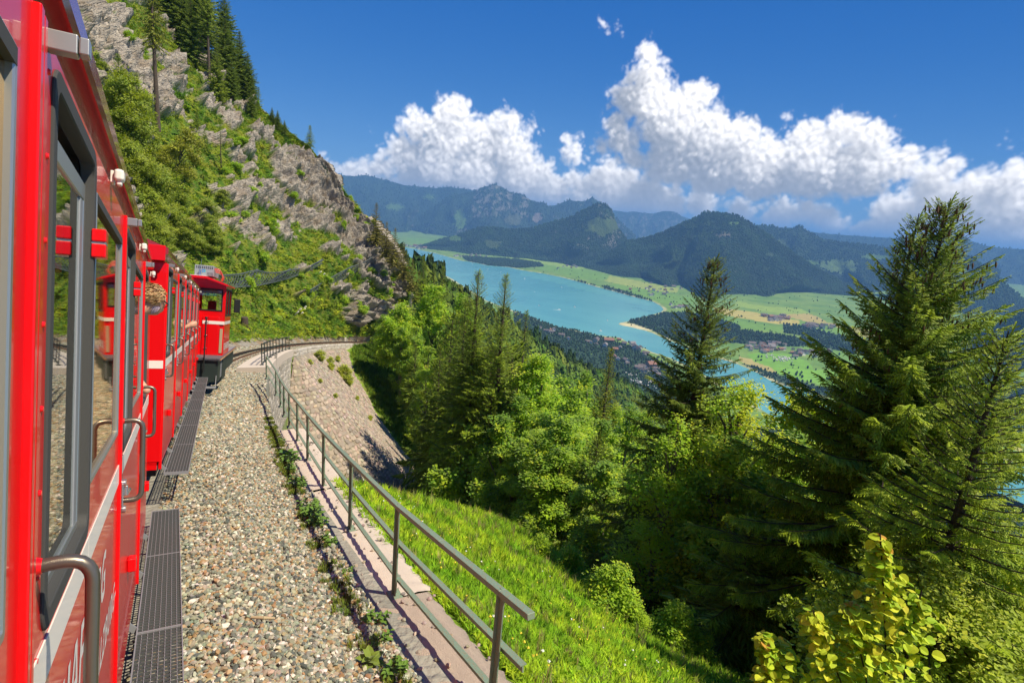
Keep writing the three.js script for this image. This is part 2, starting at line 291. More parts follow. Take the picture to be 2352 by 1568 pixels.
const woods = [   // outline, trees per hectare
  [[1440, 738], [1480, 728], [1530, 718], [1580, 716], [1640, 730], [1700, 748], [1700, 768], [1640, 775], [1580, 790], [1540, 778], [1500, 758]],
  [[1640, 752], [1720, 760], [1800, 770], [1900, 782], [1960, 792], [2050, 808], [2040, 830], [1960, 812], [1880, 795], [1800, 796], [1720, 790], [1640, 784]],
  [[1800, 744], [1850, 750], [1900, 764], [1960, 775], [2040, 790], [2040, 802], [1960, 790], [1880, 778], [1800, 764]],
  [[1060, 588], [1120, 592], [1190, 596], [1240, 604], [1250, 612], [1190, 615], [1120, 608], [1070, 598]],
  [[1380, 655], [1440, 670], [1500, 690], [1510, 697], [1450, 685], [1390, 664]],
  [[1290, 636], [1340, 648], [1370, 654], [1365, 660], [1330, 652], [1285, 640]],
  [[1100, 600], [1130, 606], [1170, 609], [1160, 613], [1120, 610]],
  [[1700, 832], [1740, 842], [1790, 860], [1850, 878], [1900, 890], [1960, 905], [1960, 925], [1880, 905], [1800, 884], [1740, 855]],
  [[2050, 800], [2150, 820], [2250, 850], [2400, 900], [2400, 1010], [2300, 990], [2180, 950], [2080, 900]],
  [[1238, 738], [1320, 752], [1400, 778], [1450, 795], [1520, 830], [1560, 850], [1540, 905], [1470, 870], [1400, 830], [1300, 785], [1240, 760]],
  [[1180, 705], [1230, 728], [1262, 742], [1240, 770], [1180, 740]],
  [[1180, 735], [1240, 760], [1300, 785], [1365, 815], [1420, 828], [1470, 862], [1540, 900], [1640, 930], [1640, 1000], [1450, 905], [1330, 860], [1180, 790]],
].map((p) => polyAt(p, LAKE + 3));
const woodBox = woods.map(bbox);
const inWood = (x, z) => woods.some((P, i) => x > woodBox[i][0] && x < woodBox[i][2] && z > woodBox[i][1] && z < woodBox[i][3] && inPoly(P, x, z));
const landY = (x, z) => { const s = shoreDist(x, z), d = Math.hypot(x, z); return LAKE + (s < 0 ? Math.max(-9, s * 0.15) : Math.min(s * 0.06, 1.6) + Math.min(9, s * 0.006) * (0.6 + 0.5 * n2(x / 700, z / 700))) - 0.4; };
{
  const NU = 820, NV = 330;
  const g = sheet(NU, NV, (i, j) => {
    const az = lerp(-26, 60, i / NU) * D2R, dep = lerp(1.75, 27, Math.pow(j / NV, 1.25)) * D2R, d = -LAKE / Math.tan(dep), x = Math.sin(az) * d, z = -Math.cos(az) * d;
    const y = landY(x, z);
    let c = mix([0.075, 0.15, 0.03], [0.13, 0.2, 0.045], clamp(0.5 + fbm2(x / 260, z / 260, 3) * 1.2));
    for (const [fc, P, b] of fields) if (x > b[0] && x < b[2] && z > b[1] && z < b[3] && inPoly(P, x, z)) { c = fc; break; }
    if (inWood(x, z)) c = FOREST;
    if (y < LAKE + 1.1) c = mix([0.34, 0.31, 0.22], c, clamp(0.35 + fbm2(x / 90, z / 90, 2)));
    const q = 1.35 + 0.3 * fbm2(x / 60, z / 60, 3); if (c !== FOREST) c = [c[0] * 1.05, c[1] * 1.1, c[2] * 0.8];
    return [V(x, y, z), [c[0] * q, c[1] * q, c[2] * q]];
  }, 1 / 100);
  struct('valley_floor', g, M_valley, 'flat valley floor of meadows and hay fields round the lake');
}

// mountains: a ridge line, falling away to both sides
const farTrees = [];
function treeBlob(x, y, z, s, c) { farTrees.push([TRS(V(x, y, z), turnY(rnd() * 6.3), V(s, s * rr(1.1, 1.7), s)), vary(c, 0.45)]); }
function mountain(label, ridge, dist, { foot = LAKE - 6, slope = 0.62, back = 0.7, rough = 1, rock = 0, rockAt = () => 0, meadows = [], trees = 0, treeSize = 16, seed = 1, concave = 1.15, nu = 200, nv = 74 }) {
  const pts = ridge.map(([x, y, d]) => atDist(x, y, d || dist)), meadowAt = meadows.map(([x, y, w, h, c]) => ({ x, y, w, h, c: c || MEADOW }));
  const cum = [0]; for (let i = 1; i < pts.length; i++) cum.push(cum[i - 1] + Math.hypot(pts[i].x - pts[i - 1].x, pts[i].z - pts[i - 1].z));
  const total = cum[cum.length - 1], place = (t) => { const s = t * total; let i = 1; while (i < cum.length - 1 && cum[i] < s) i++; const f = (s - cum[i - 1]) / (cum[i] - cum[i - 1]); return pts[i - 1].clone().lerp(pts[i], f); };
  const sd = seed * 37.7, ends = (t) => Math.min(1, Math.min(t, 1 - t) * 14);
  const at = (t, f) => {   // f from -1 (behind) to 1 (foot on our side)
    const R = place(clamp(t)), k = 1 / Math.hypot(R.x, R.z), fx = -R.x * k, fz = -R.z * k, side = V(-fz, 0, fx), h = R.y - foot, af = Math.abs(f);
    const spur = 0.75 + 0.55 * (1 - Math.abs(n2(t * total / 900 + sd, f * 0.5))) + 0.12 * n2(t * total / 300, sd);
    const run = h / (f >= 0 ? slope : back) * lerp(1, spur, Math.min(1, af * 2)) * f;
    const x = R.x + fx * run + side.x * n2(f * 2 + sd, t * total / 1200) * 140 * af, z = R.z + fz * run + side.z * n2(f * 2 + sd, t * total / 1200) * 140 * af;
    const prof = Math.pow(1 - af, concave), bump = (fbm2(x / 420 + sd, z / 420, 5) * 120 + fbm2(x / 90, z / 90 + sd, 3) * 28) * rough * Math.min(1, af * 5) * (1 - af * 0.75) * Math.min(1, h / 500);
    const crest = fbm2(t * total / 70, sd, 3) * 10 * rough * (1 - Math.min(1, af * 6));
    return V(x, foot + h * prof + bump + crest, z);
  };
  const color = (p, t, f, ny) => {
    let c = mix(FOREST, FOREST2, clamp(0.5 + fbm2(p.x / 300 + sd, p.z / 300, 4) * 1.6));
    const [px, py] = project(p); let m = 0;
    for (const q of meadowAt) { const e = 1 - Math.hypot((px - q.x) / q.w, (py - q.y) / q.h) + fbm2(p.x / 120 + sd, p.z / 120, 3) * 0.5; if (e > 0.05) { c = q.c; m = 1; } }
    const r = rock + rockAt(px, py) + fbm3(p.x / 160, p.y / 90, p.z / 160 + sd, 4) * 0.9 - ny * 0.9;
    if (!m && r > 0) c = mix(c, ROCK, clamp(r * 3) * 0.8);
    return [c, m || r > 0.1];
  };
  const P = []; for (let j = 0; j <= nv; j++) { P.push([]); for (let i = 0; i <= nu; i++) P[j].push(at(i / nu, lerp(-0.35, 1, j / nv))); }
  const a = V(), b = V();
  const g = sheet(nu, nv, (i, j) => {
    const p = P[j][i]; a.subVectors(P[j][Math.min(nu, i + 1)], P[j][Math.max(0, i - 1)]); b.subVectors(P[Math.min(nv, j + 1)][i], P[Math.max(0, j - 1)][i]);
    const ny = Math.abs(b.cross(a).normalize().y);
    return [p, color(p, i / nu, lerp(-0.35, 1, j / nv), ny)[0], [p.x + p.y * 0.7, p.z + p.y * 0.7]];
  });
  struct('mountain', g, M_land, label);
  rnd = mulberry(900 + seed);
  for (let k = 0; k < trees; k++) {
    const t = rnd(), f = Math.pow(rnd(), 0.9) * 0.995 - 0.02, p = at(t, f), q = at(t, f + 0.02);
    const [c, bare] = color(p, t, f, 0.8); if (bare) continue;
    treeBlob(p.x, p.y - 2, p.z, treeSize * rr(0.6, 1.25), c.map((x) => x * 1.15));
  }
}
mountain('long even wooded ridge at the back left of the lake', [[560, 395], [680, 400], [740, 397], [790, 402], [815, 404], [840, 401], [860, 406], [880, 412], [930, 425], [965, 428], [1000, 431], [1030, 428], [1050, 431], [1095, 438], [1150, 450], [1240, 470], [1340, 500]], 12200, { slope: 0.42, rough: 1.2, trees: 4200, treeSize: 26, seed: 1, meadows: [[1047, 508, 22, 26], [905, 475, 18, 8], [985, 452, 12, 6], [1030, 468, 9, 5], [1095, 452, 20, 5]], foot: LAKE - 20 });
mountain('grey rocky peak rising out of the far wooded ridge', [[960, 500], [1000, 470], [1040, 446], [1070, 443], [1092, 440], [1100, 433], [1108, 429], [1122, 426], [1131, 423], [1137, 420], [1143, 425], [1155, 430], [1165, 436], [1178, 443], [1188, 443], [1197, 445], [1214, 456], [1232, 464], [1249, 464], [1262, 474], [1320, 500], [1400, 540]], 10600, { slope: 0.66, rock: 0.3, rockAt: (x, y) => (x > 1085 && x < 1215 && y < 500 ? 0.34 : -0.15), rough: 1.5, trees: 3000, treeSize: 22, seed: 2, foot: LAKE - 20, meadows: [[1055, 505, 16, 22], [1235, 500, 12, 12, [0.24, 0.2, 0.17]], [1180, 505, 20, 14, [0.1, 0.12, 0.06]]] });
mountain('jagged far ridge between the peak and the pointed hill', [[1180, 500], [1240, 478], [1262, 473], [1275, 472], [1290, 465], [1305, 459], [1309, 456], [1313, 461], [1328, 461], [1343, 462], [1352, 457], [1360, 452], [1368, 458], [1379, 463], [1395, 478], [1420, 505], [1460, 540]], 11400, { slope: 0.7, rock: 0.22, rough: 1.4, trees: 1800, treeSize: 22, seed: 3, foot: LAKE - 20 });
mountain('pale blue craggy range farthest away in the gap', [[1370, 500], [1405, 482], [1440, 487], [1455, 485], [1480, 488], [1500, 490], [1512, 487], [1525, 484], [1545, 485], [1556, 489], [1565, 495], [1585, 503], [1620, 515], [1680, 530]], 16500, { slope: 0.8, rock: 0.42, rough: 1.7, seed: 4, foot: LAKE - 20 });
mountain('far range with a blunt top behind the tall spruce', [[1740, 530], [1780, 529], [1850, 531], [1900, 536], [1950, 540], [2000, 544], [2050, 546], [2110, 545], [2150, 541], [2172, 538], [2195, 541], [2225, 550], [2255, 561], [2275, 566], [2300, 569], [2330, 571], [2352, 572], [2420, 577], [2600, 588]], 13500, { slope: 0.5, rough: 1.1, trees: 1500, treeSize: 28, seed: 8, foot: LAKE - 20 });
mountain('dark pointed hill with a sheer right side above the lake', [[900, 585], [960, 568], [1003, 552], [1053, 538], [1097, 523], [1120, 520], [1145, 522], [1170, 526], [1198, 526], [1226, 523], [1243, 517], [1272, 508], [1302, 500], [1322, 491], [1340, 482], [1352, 475], [1363, 470], [1372, 466], [1379, 465], [1388, 467], [1396, 471], [1404, 478], [1409, 490], [1414, 505], [1422, 526], [1432, 540], [1442, 552], [1470, 580]], 6300, { slope: 0.62, rock: 0.12, rockAt: (x, y) => (x > 1230 && y > 520 && y < 575 ? 0.25 : x > 1375 && y < 530 ? 0.3 : -0.2), rough: 0.8, trees: 15000, treeSize: 13, seed: 5, nu: 260, meadows: [[1045, 548, 14, 8], [1385, 520, 40, 22, [0.075, 0.12, 0.03]], [1130, 560, 20, 10, [0.07, 0.11, 0.03]]] });
mountain('ridge with a small cone top on the right', [[1680, 530], [1740, 517], [1762, 517], [1780, 519], [1800, 524], [1815, 525], [1830, 521], [1838, 518], [1846, 523], [1860, 532], [1875, 541], [1890, 548], [1915, 553], [1940, 556], [1970, 559], [2000, 563], [2030, 568], [2060, 572], [2120, 580], [2170, 590], [2300, 620]], 7800, { slope: 0.33, rough: 1, trees: 13000, treeSize: 15, seed: 7, meadows: [[1930, 612, 46, 17, [0.12, 0.2, 0.05]], [1860, 605, 22, 8], [1790, 565, 30, 14, [0.08, 0.13, 0.04]], [2010, 590, 36, 6]] });
mountain('big round topped wooded mountain across the lake', [[1330, 625], [1372, 596], [1410, 572], [1440, 553], [1475, 547], [1500, 541], [1520, 533], [1540, 525], [1555, 518], [1570, 511], [1585, 504], [1600, 498], [1610, 491], [1619, 484], [1630, 486], [1645, 487], [1658, 490], [1672, 490], [1690, 493], [1706, 499], [1725, 510], [1745, 524], [1765, 538], [1787, 554], [1809, 571], [1840, 592], [1880, 618], [1930, 645], [2000, 680]], 5600, { slope: 0.43, rough: 0.9, trees: 34000, treeSize: 11, seed: 6, nu: 300, nv: 90, meadows: [[1688, 512, 12, 3], [1660, 540, 24, 3, [0.16, 0.15, 0.12]], [1870, 690, 22, 8], [1900, 700, 28, 7], [1845, 700, 14, 6], [1770, 585, 10, 6, [0.05, 0.09, 0.03]]] });
mountain('wooded slope coming down from the right edge', [[2080, 600], [2120, 580], [2170, 577], [2200, 580], [2225, 588], [2250, 600], [2275, 620], [2300, 640], [2330, 668], [2360, 695], [2420, 735], [2520, 790]], 5900, { slope: 0.5, rough: 0.9, trees: 9000, treeSize: 12, seed: 9, meadows: [[2215, 640, 18, 22, [0.09, 0.15, 0.05]]] });
mountain('low dark wooded hill at the right edge', [[2040, 850], [2120, 830], [2170, 812], [2200, 800], [2230, 782], [2260, 765], [2285, 750], [2310, 736], [2335, 722], [2360, 710], [2420, 690], [2560, 670]], 3300, { slope: 0.55, rough: 0.6, trees: 12000, treeSize: 9, seed: 10 });
// woods on the valley floor
rnd = mulberry(77);
woods.forEach((P, w) => {
  const b = woodBox[w], area = Math.abs(P.reduce((s, p, i) => { const q = P[(i + 1) % P.length]; return s + p[0] * q[1] - q[0] * p[1]; }, 0)) / 2;
  const far = Math.hypot((b[0] + b[2]) / 2, (b[1] + b[3]) / 2), size = clamp(far / 320, 6, 11), n = Math.min(9000, area / (size * size * 1.1));
  for (let k = 0; k < n; k++) { const x = rr(b[0], b[2]), z = rr(b[1], b[3]); if (!inPoly(P, x, z) || shoreDist(x, z) < 4) continue; treeBlob(x, landY(x, z), z, size * rr(0.6, 1.15), mix(FOREST, FOREST2, rnd() * 1.3)); }
});
// hedges and single trees in the fields
for (let k = 0; k < 9000; k++) { const p = onLevel(rr(930, 2360), rr(560, 1000), LAKE + 4), q = fbm2(p.x / 160, p.z / 160, 3); if (shoreDist(p.x, p.z) < 6 || q < 0.14) continue; treeBlob(p.x, landY(p.x, p.z), p.z, rr(4, 8), mix(FOREST2, [0.04, 0.08, 0.02], rnd())); }
// the near shore has trees along the water
const farTreeGeo = (() => { const g = new THREE.IcosahedronGeometry(0.5, 0); const p = g.attributes.position; for (let i = 0; i < p.count; i++) { const y = p.getY(i); p.setXYZ(i, p.getX(i) * (1.02 - 0.5 * Math.max(0, y)), y + 0.45, p.getZ(i) * (1.02 - 0.5 * Math.max(0, y))); } g.computeVertexNormals(); return g; })();
tag(scatter('forest', farTreeGeo, new THREE.MeshStandardMaterial({ roughness: 1 }), farTrees), 'dark woods covering the far mountains and valley', 'forest', null, 'stuff');
// ---------------------------------------------------------------- the railway's line: centre of the track at rail height, falling and curving to the right
const LINE = (() => {
  const K = [0, 9, 20, 32, 46, 62, 80, 100, 130], k = [0.0037, 0.0056, 0.0070, 0.0034, 0.0046, 0.0057, 0.0060, 0.0056, 0.0056], g = [0.212, 0.211, 0.211, 0.211, 0.213, 0.217, 0.217, 0.218, 0.217];
  const kt = K.map((s, i) => [s, k[i]]), gt = K.map((s, i) => [s, g[i]]), T = V(-0.511764, -0.215494, -0.831661), lat = V().crossVectors(T, V(0, 1, 0)).normalize(), up = V().crossVectors(lat, T);
  const p0 = lat.clone().multiplyScalar(-0.815 - 0.5).addScaledVector(up, -2.02), L = [], ds = 0.5;
  let x = p0.x, y = p0.y, z = p0.z, az = -31.6 * D2R;
  x -= Math.sin(az) * 30; z += Math.cos(az) * 30; y += 30 * 0.212;
  for (let s = -30; s <= 190; s += ds) { L.push([x, y, z, az]); x += Math.sin(az) * ds; z -= Math.cos(az) * ds; y -= table(gt, s) * ds; az += (s < 0 ? 0 : table(kt, s)) * ds; }
  return { L, ds, s0: -30 };
})();
function lineAt(s) {
  const f = clamp((s - LINE.s0) / LINE.ds, 0, LINE.L.length - 1.001), i = Math.floor(f), t = f - i, a = LINE.L[i], b = LINE.L[i + 1], az = lerp(a[3], b[3], t);
  return { p: V(lerp(a[0], b[0], t), lerp(a[1], b[1], t), lerp(a[2], b[2], t)), az, fwd: V(Math.sin(az), -0.214, -Math.cos(az)).normalize(), right: V(Math.cos(az), 0, Math.sin(az)) };
}
const beside = (s, v, dy = 0) => { const l = lineAt(s); return l.p.addScaledVector(l.right, v).add(V(0, dy, 0)); };
function svOf(x, z) {   // nearest place on the line and the distance to its right
  let best = 1e18, bi = 0; const L = LINE.L;
  for (let i = 0; i < L.length; i += 4) { const d = (L[i][0] - x) ** 2 + (L[i][2] - z) ** 2; if (d < best) { best = d; bi = i; } }
  for (let i = Math.max(0, bi - 4); i <= Math.min(L.length - 1, bi + 4); i++) { const d = (L[i][0] - x) ** 2 + (L[i][2] - z) ** 2; if (d < best) { best = d; bi = i; } }
  const l = L[bi], dx = x - l[0], dz = z - l[2], along = dx * Math.sin(l[3]) - dz * Math.cos(l[3]);
  return [LINE.s0 + bi * LINE.ds + along, dx * Math.cos(l[3]) + dz * Math.sin(l[3])];
}

// ---------------------------------------------------------------- ground on the valley side: bank by the fence, gully, stone-paved cone, natural slope below
const naturalA = [[-30, 14], [0, 14], [20, 12], [32, 13], [45, 13], [55, 11.6], [65, 8.4], [72, 6], [83, 2.6], [90, 1], [98, 0.1], [110, 0]];
const wallDrop = 2.95;
function coneY(s, v) { const sc = clamp(s, 54.5, 190), ds = (sc - s) * (1 - 0), d = Math.hypot(ds, Math.max(0, v - 3.1)); return lineAt(sc).p.y - 0.55 - 1.1 * d; }
function bankY(s, v) { const edge = 9.4 + 1.25 * Math.max(0, v - 3.4), over = Math.max(0, s - edge); return lineAt(s).p.y - 0.66 - 0.69 * Math.max(0, v - 3.4) - Math.max(0, over * 1.25 - 0.6 * Math.min(1, over)); }
function groundY(s, v, rubble) {
  const y0 = lineAt(s).p.y;
  if (v <= wallDrop) {
    if (v < -1.55) return y0 - 0.2 - 0.12 * smooth(-1.55, -2.4, v);
    const flat = y0 - 0.13 - 0.061 * v, edge = smooth(25, 21, s);
    return lerp(flat, Math.min(flat, y0 - 0.22 - 0.36 * smooth(1.55, 2.55, v)), edge);
  }
  const nat = lineAt(clamp(s, -30, 190)).p.y - table(naturalA, s) - 0.42 * Math.max(0, v - 3) - 0.3 + fbm2(s * 0.08, v * 0.08, 3) * 1.4 * smooth(4, 14, v);
  const bank = bankY(s, v) + fbm2(s * 0.3, v * 0.3, 3) * 0.22 * smooth(3.6, 6, v);
  return Math.max(nat, bank, coneY(s, v) - (rubble ? 0 : 0.25));
}
const groundAt = (x, z) => { const [s, v] = svOf(x, z); return groundY(s, v); };
const cols = []; for (let v = -4.4; v < 0.9; v += 0.4) cols.push(v); for (let v = 0.9; v < 2.88; v += 0.11) cols.push(v); cols.push(2.9, 2.97); for (let v = 3.3; v < 12; v += 0.4) cols.push(v); for (let v = 12; v < 40; v += 1) cols.push(v); for (let v = 40; v <= 150; v += 5) cols.push(v);
const M_ground = new THREE.MeshStandardMaterial({ vertexColors: true, roughness: 1, bumpMap: rep(grain, 0.8), bumpScale: 0.03 });
{
  const n = 330, g = sheet(n, cols.length - 1, (i, j) => {
    const s = lerp(-14, 175, i / n), v = cols[j], l = lineAt(s), p = l.p.clone().addScaledVector(l.right, v); p.y = groundY(s, v);
    const k = fbm2(s * 0.5, v * 0.5, 3);
    let c = mix([0.11, 0.21, 0.008], [0.20, 0.30, 0.01], clamp(0.5 + k));
    if (v < 2.97) c = mix([0.34, 0.32, 0.26], [0.24, 0.23, 0.19], clamp(0.5 + k * 1.4));
    if (v < -1.4) c = mix([0.52, 0.48, 0.40], [0.38, 0.35, 0.28], clamp(0.5 + k * 1.4));
    if (s > 24 && s < 56 && v < -1) c = mix(c, [0.6, 0.56, 0.48], 0.6);
    if (k > 0.12 && v > 3.3) c = mix(c, [0.16, 0.12, 0.055], 0.5);
    return [p, c];
  }, 1);
  struct('ground', g, M_ground, 'ground of the steep hillside with ballast bed, meadow and gully');
}

// ---------------------------------------------------------------- the hillside above the track: grass bank, cliffs, ridge
const skyline = [[-200, -900], [60, -420], [200, -200], [330, -60], [430, 70], [540, 188], [600, 252], [660, 300], [700, 336], [745, 378], [790, 440], [830, 490], [870, 530], [905, 566], [930, 612], [944, 650]];
const skyY = (x) => table(skyline, x);
const hProf = (u) => 0.55 * u + 0.62 * Math.max(0, u - 7) + 0.25 * Math.max(0, u - 22);
const UMAX = 62, SEND = 134;
const slopeAt = (s, u) => { const l = lineAt(s); return l.p.addScaledVector(l.right, -4.2 - u).add(V(0, hProf(u) - 0.35, 0)); };
// the crest of the spur that closes the bowl: from the far end of the visible track up to the left
const crest = new THREE.CatmullRomCurve3([slopeAt(SEND, 0), ...[[884, 768, 131], [915, 738, 132], [936, 700, 133], [942, 652, 134], [930, 610, 136], [905, 566, 138], [870, 528, 141], [830, 486, 145], [790, 438, 149], [745, 376, 153], [700, 334, 156], [660, 298, 159], [600, 250, 163], [540, 186, 168], [430, 68, 178], [330, -62, 188]].map(([x, y, d]) => atDist(x, y, d))], false, 'centripetal');
const crestLut = Array.from({ length: 241 }, (_, i) => crest.getPointAt(i / 240));
const crestAt = (w) => { const f = clamp(w) * 239.999, i = Math.floor(f); return crestLut[i].clone().lerp(crestLut[i + 1], f - i); };
function hillBase(s, w) {   // w from 0 at the track to 1 at the top; past SEND the surface falls away behind the crest
  const q = Math.min(s, SEND), t = Math.pow(clamp((q - 60) / (SEND - 60)), 1.35), p = slopeAt(q, UMAX * w).lerp(crestAt(w), t);
  if (s > SEND) { const k = s - SEND, l = Math.hypot(p.x, p.z); p.add(V(p.x / l * k * 1.3, -k * 1.0, p.z / l * k * 1.3)); }
  return p;
}
const hillGrid = []; for (let s = 8; s <= SEND + 2; s += 1) for (let j = 0; j <= 130; j++) { const [x, y, z] = project(hillBase(s, j / 130)); if (z > 0 && x > -300 && y > -500) hillGrid.push([x, y, s, j / 130]); }
const hillAt = (x, y) => { let b = 1e9, h = null; for (const q of hillGrid) { const d = (q[0] - x) ** 2 + (q[1] - y) ** 2; if (d < b) { b = d; h = q; } } return h; };
// where the photograph shows bare rock (+) and turf (-): [x, y, radius, amount]
const rockSpots = [[200, 60, 70, 1], [260, 110, 70, 1], [330, 170, 60, 1], [290, 230, 60, 0.8], [400, 240, 40, 0.3], [500, 270, 40, 0.8], [560, 205, 26, 0.8], [600, 250, 26, 0.7], [560, 330, 60, -0.5], [620, 360, 80, 0.9], [690, 400, 70, 1], [760, 470, 70, 1], [830, 540, 60, 1], [890, 600, 60, 1], [700, 480, 60, 0.9], [620, 470, 60, 0.8], [540, 440, 50, 0.3], [520, 400, 40, -0.5], [580, 400, 40, -0.7], [540, 510, 50, 0.8], [470, 560, 40, 0.3], [600, 560, 40, 0.6], [620, 600, 46, -0.7], [690, 560, 40, -0.5], [700, 620, 60, -0.7], [560, 620, 50, -0.4], [640, 690, 90, -1.4], [560, 740, 80, -1.6], [720, 740, 70, -1.2], [790, 690, 26, -0.6], [680, 670, 12, 1.2], [780, 640, 40, 0.2], [800, 720, 50, 0.9], [850, 700, 60, 1.1], [850, 640, 50, 0.6], [770, 560, 40, 0.2], [740, 530, 30, -0.6], [800, 610, 30, -0.4], [820, 470, 20, -0.3], [860, 560, 20, -0.6], [440, 380, 70, -0.5], [380, 330, 60, -0.8], [460, 450, 60, 0.0], [360, 420, 60, -0.3], [430, 560, 70, -0.8], [640, 310, 40, -0.5], [700, 350, 26, -0.5]]
  .map(([x, y, r, a]) => { const h = hillAt(x, y), p = hillBase(h[2], h[3]); return [p.x, p.y, p.z, r / 1300 * p.length() * 1.25, a]; });
const rockiness = (p) => { let a = 0, w = 0.25; for (const q of rockSpots) { const d = ((p.x - q[0]) ** 2 + (p.y - q[1]) ** 2 + (p.z - q[2]) ** 2) / (q[3] * q[3]); if (d < 4) { const k = Math.exp(-d * 1.6); a += k * q[4]; w += k; } } return a / w; };
// the finished surface: place and how rocky it is
function hillPoint(s, w) {
  const q = hillBase(s, w), u = w * UMAX, bank = smooth(1, 6, u);
  const nrm = hillBase(s + 0.5, w).sub(hillBase(s - 0.5, w)).cross(hillBase(s, w + 0.01).sub(hillBase(s, w - 0.01))).normalize(); if (nrm.dot(q) > 0) nrm.negate();
  const wob = fbm3(q.x * 0.045, q.y * 0.06, q.z * 0.045, 3);
  const r = rockiness(q) * 1.05 + fbm3(q.x * 0.11 + 3, q.y * 0.16, q.z * 0.11, 4) * 1.75 - 0.3 - (1 - bank) * 2;
  const rock = smooth(-0.1, 0.25, r);
  // bedding planes dip to the right along the ridge
  const a = (q.x * 0.75 + q.y * 0.9 - q.z * 0.15), b = (q.x * 0.6 - q.y * 0.5 - q.z * 0.75);
  const ridged = (1 - Math.abs(n3(a * 0.34, b * 0.10, q.z * 0.08))) * 0.9 + (1 - Math.abs(n3(a * 0.85 + 7, b * 0.26, q.x * 0.2))) * 0.5 + (1 - Math.abs(n3(a * 2.1, b * 0.8 + 5, q.y * 0.6))) * 0.24 + n3(a * 4.4, b * 2.1, q.z) * 0.09 + Math.abs(n3(q.x * 0.5, q.y * 0.5, q.z * 0.5)) * 0.5;
  const d = wob * 3.2 * bank + rock * (ridged - 0.75) * 3.6 + (1 - rock) * fbm3(q.x * 0.5, q.y * 0.5, q.z * 0.5, 3) * 0.45 * bank;
  const edge = lerp(1, 0.45, smooth(SEND - 10, SEND, s)), p = q.clone().addScaledVector(nrm, d * 0.85 * edge);
  return { p, rock, r, k: ridged };
}
const grassSpots = [];
{
  const nu = 580, nv = 360, M_hill = new THREE.MeshStandardMaterial({ vertexColors: true, roughness: 1, bumpMap: rep(grain, 0.45), bumpScale: 0.35 });
  const g = sheet(nu, nv, (i, j) => {
    const s = i < nu - 24 ? lerp(8, SEND, Math.pow(i / (nu - 24), 0.95)) : SEND + (i - nu + 24) * 1.2, w = Math.pow(j / nv, 1.12), u = w * UMAX, h = hillPoint(s, w), q = h.p;
    const t = fbm3(q.x * 0.35, q.y * 0.35, q.z * 0.35, 4), t2 = fbm3(q.x * 1.3, q.y * 1.3, q.z * 1.3, 3);
    let turf = mix([0.08, 0.18, 0.007], [0.25, 0.31, 0.014], clamp(0.45 + t * 1.5)); if (t2 > 0.28) turf = mix(turf, [0.24, 0.17, 0.05], 0.6); turf = turf.map((x) => x * (1 + t2 * 0.5));
    let stone = mix([0.52, 0.465, 0.385], [0.33, 0.30, 0.255], clamp(0.5 + t * 1.7 + t2 * 0.5)); if (fbm3(q.x * 0.6 + 9, q.y * 0.25, q.z * 0.6, 3) > 0.16) stone = mix(stone, [0.26, 0.235, 0.205], 0.6); if (t > 0.22) stone = mix(stone, [0.42, 0.30, 0.17], 0.35);
    let c = mix(turf, stone, smooth(0.35, 0.6, h.rock + t2 * 0.3));
    if (u < 1.6) c = mix([0.45, 0.33, 0.2], [0.5, 0.46, 0.38], clamp(0.5 + t * 2));
    if (h.rock < 0.45 && u > 1.2 && s < SEND + 3 && i % 2 === 0) grassSpots.push([q, t]);
    return [q, c, [s * 1.0, u * 1.6]];
  }, 1, true);
  struct('hillside', g, M_hill, 'steep mountainside of grey limestone cliffs and green turf above the railway');
}
// ---------------------------------------------------------------- track, slab, walls, fences
const rustTex = (() => { const s = 256, d = new Uint8Array(s * s * 4), N = createNoise3D(mulberry(61)); for (let y = 0; y < s; y++) for (let x = 0; x < s; x++) { const a = x / s * 6.2832, b = y / s * 6.2832, v = N(Math.cos(a) * 1.5, Math.sin(a) * 1.5 + Math.cos(b) * 1.4, Math.sin(b) * 1.4) * 0.6 + N(Math.cos(a) * 6, Math.sin(a) * 6 + Math.cos(b) * 6, Math.sin(b) * 6) * 0.4 + N(Math.cos(b) * 14, Math.sin(b) * 14, Math.cos(a) * 14) * 0.25, k = smooth(0.34, 0.5, v), i = (y * s + x) * 4, t = 0.9 + 0.2 * N(x * 0.2, y * 0.2, 3); d[i] = lerp(134, 180, k) * t; d[i + 1] = lerp(160, 116, k) * t; d[i + 2] = lerp(136, 62, k) * t; d[i + 3] = 255; } const t = new THREE.DataTexture(d, s, s); t.colorSpace = THREE.SRGBColorSpace; t.wrapS = t.wrapT = THREE.RepeatWrapping; t.magFilter = THREE.LinearFilter; t.needsUpdate = true; return t; })();
const M_rail = new THREE.MeshStandardMaterial({ color: new THREE.Color(0.17, 0.085, 0.045), roughness: 0.75, metalness: 0.2, bumpMap: rep(speck, 3), bumpScale: 0.004 });
const M_railTop = new THREE.MeshStandardMaterial({ color: new THREE.Color(0.2, 0.18, 0.16), roughness: 0.4, metalness: 0.7 });
const M_sleeper = new THREE.MeshStandardMaterial({ color: new THREE.Color(0.12, 0.085, 0.06), roughness: 0.9 });
const M_fence = new THREE.MeshStandardMaterial({ map: rep(rustTex, 1, 2), roughness: 0.5 });
const M_dark = new THREE.MeshStandardMaterial({ color: new THREE.Color(0.018, 0.03, 0.026), roughness: 0.5 });
const M_concrete = new THREE.MeshStandardMaterial({ color: new THREE.Color(0.62, 0.53, 0.43), roughness: 0.95, bumpMap: rep(speck, 2), bumpScale: 0.004 });
const M_pebbly = new THREE.MeshStandardMaterial({ color: new THREE.Color(0.60, 0.49, 0.38), roughness: 1, bumpMap: rep(speck, 4), bumpScale: 0.008 });
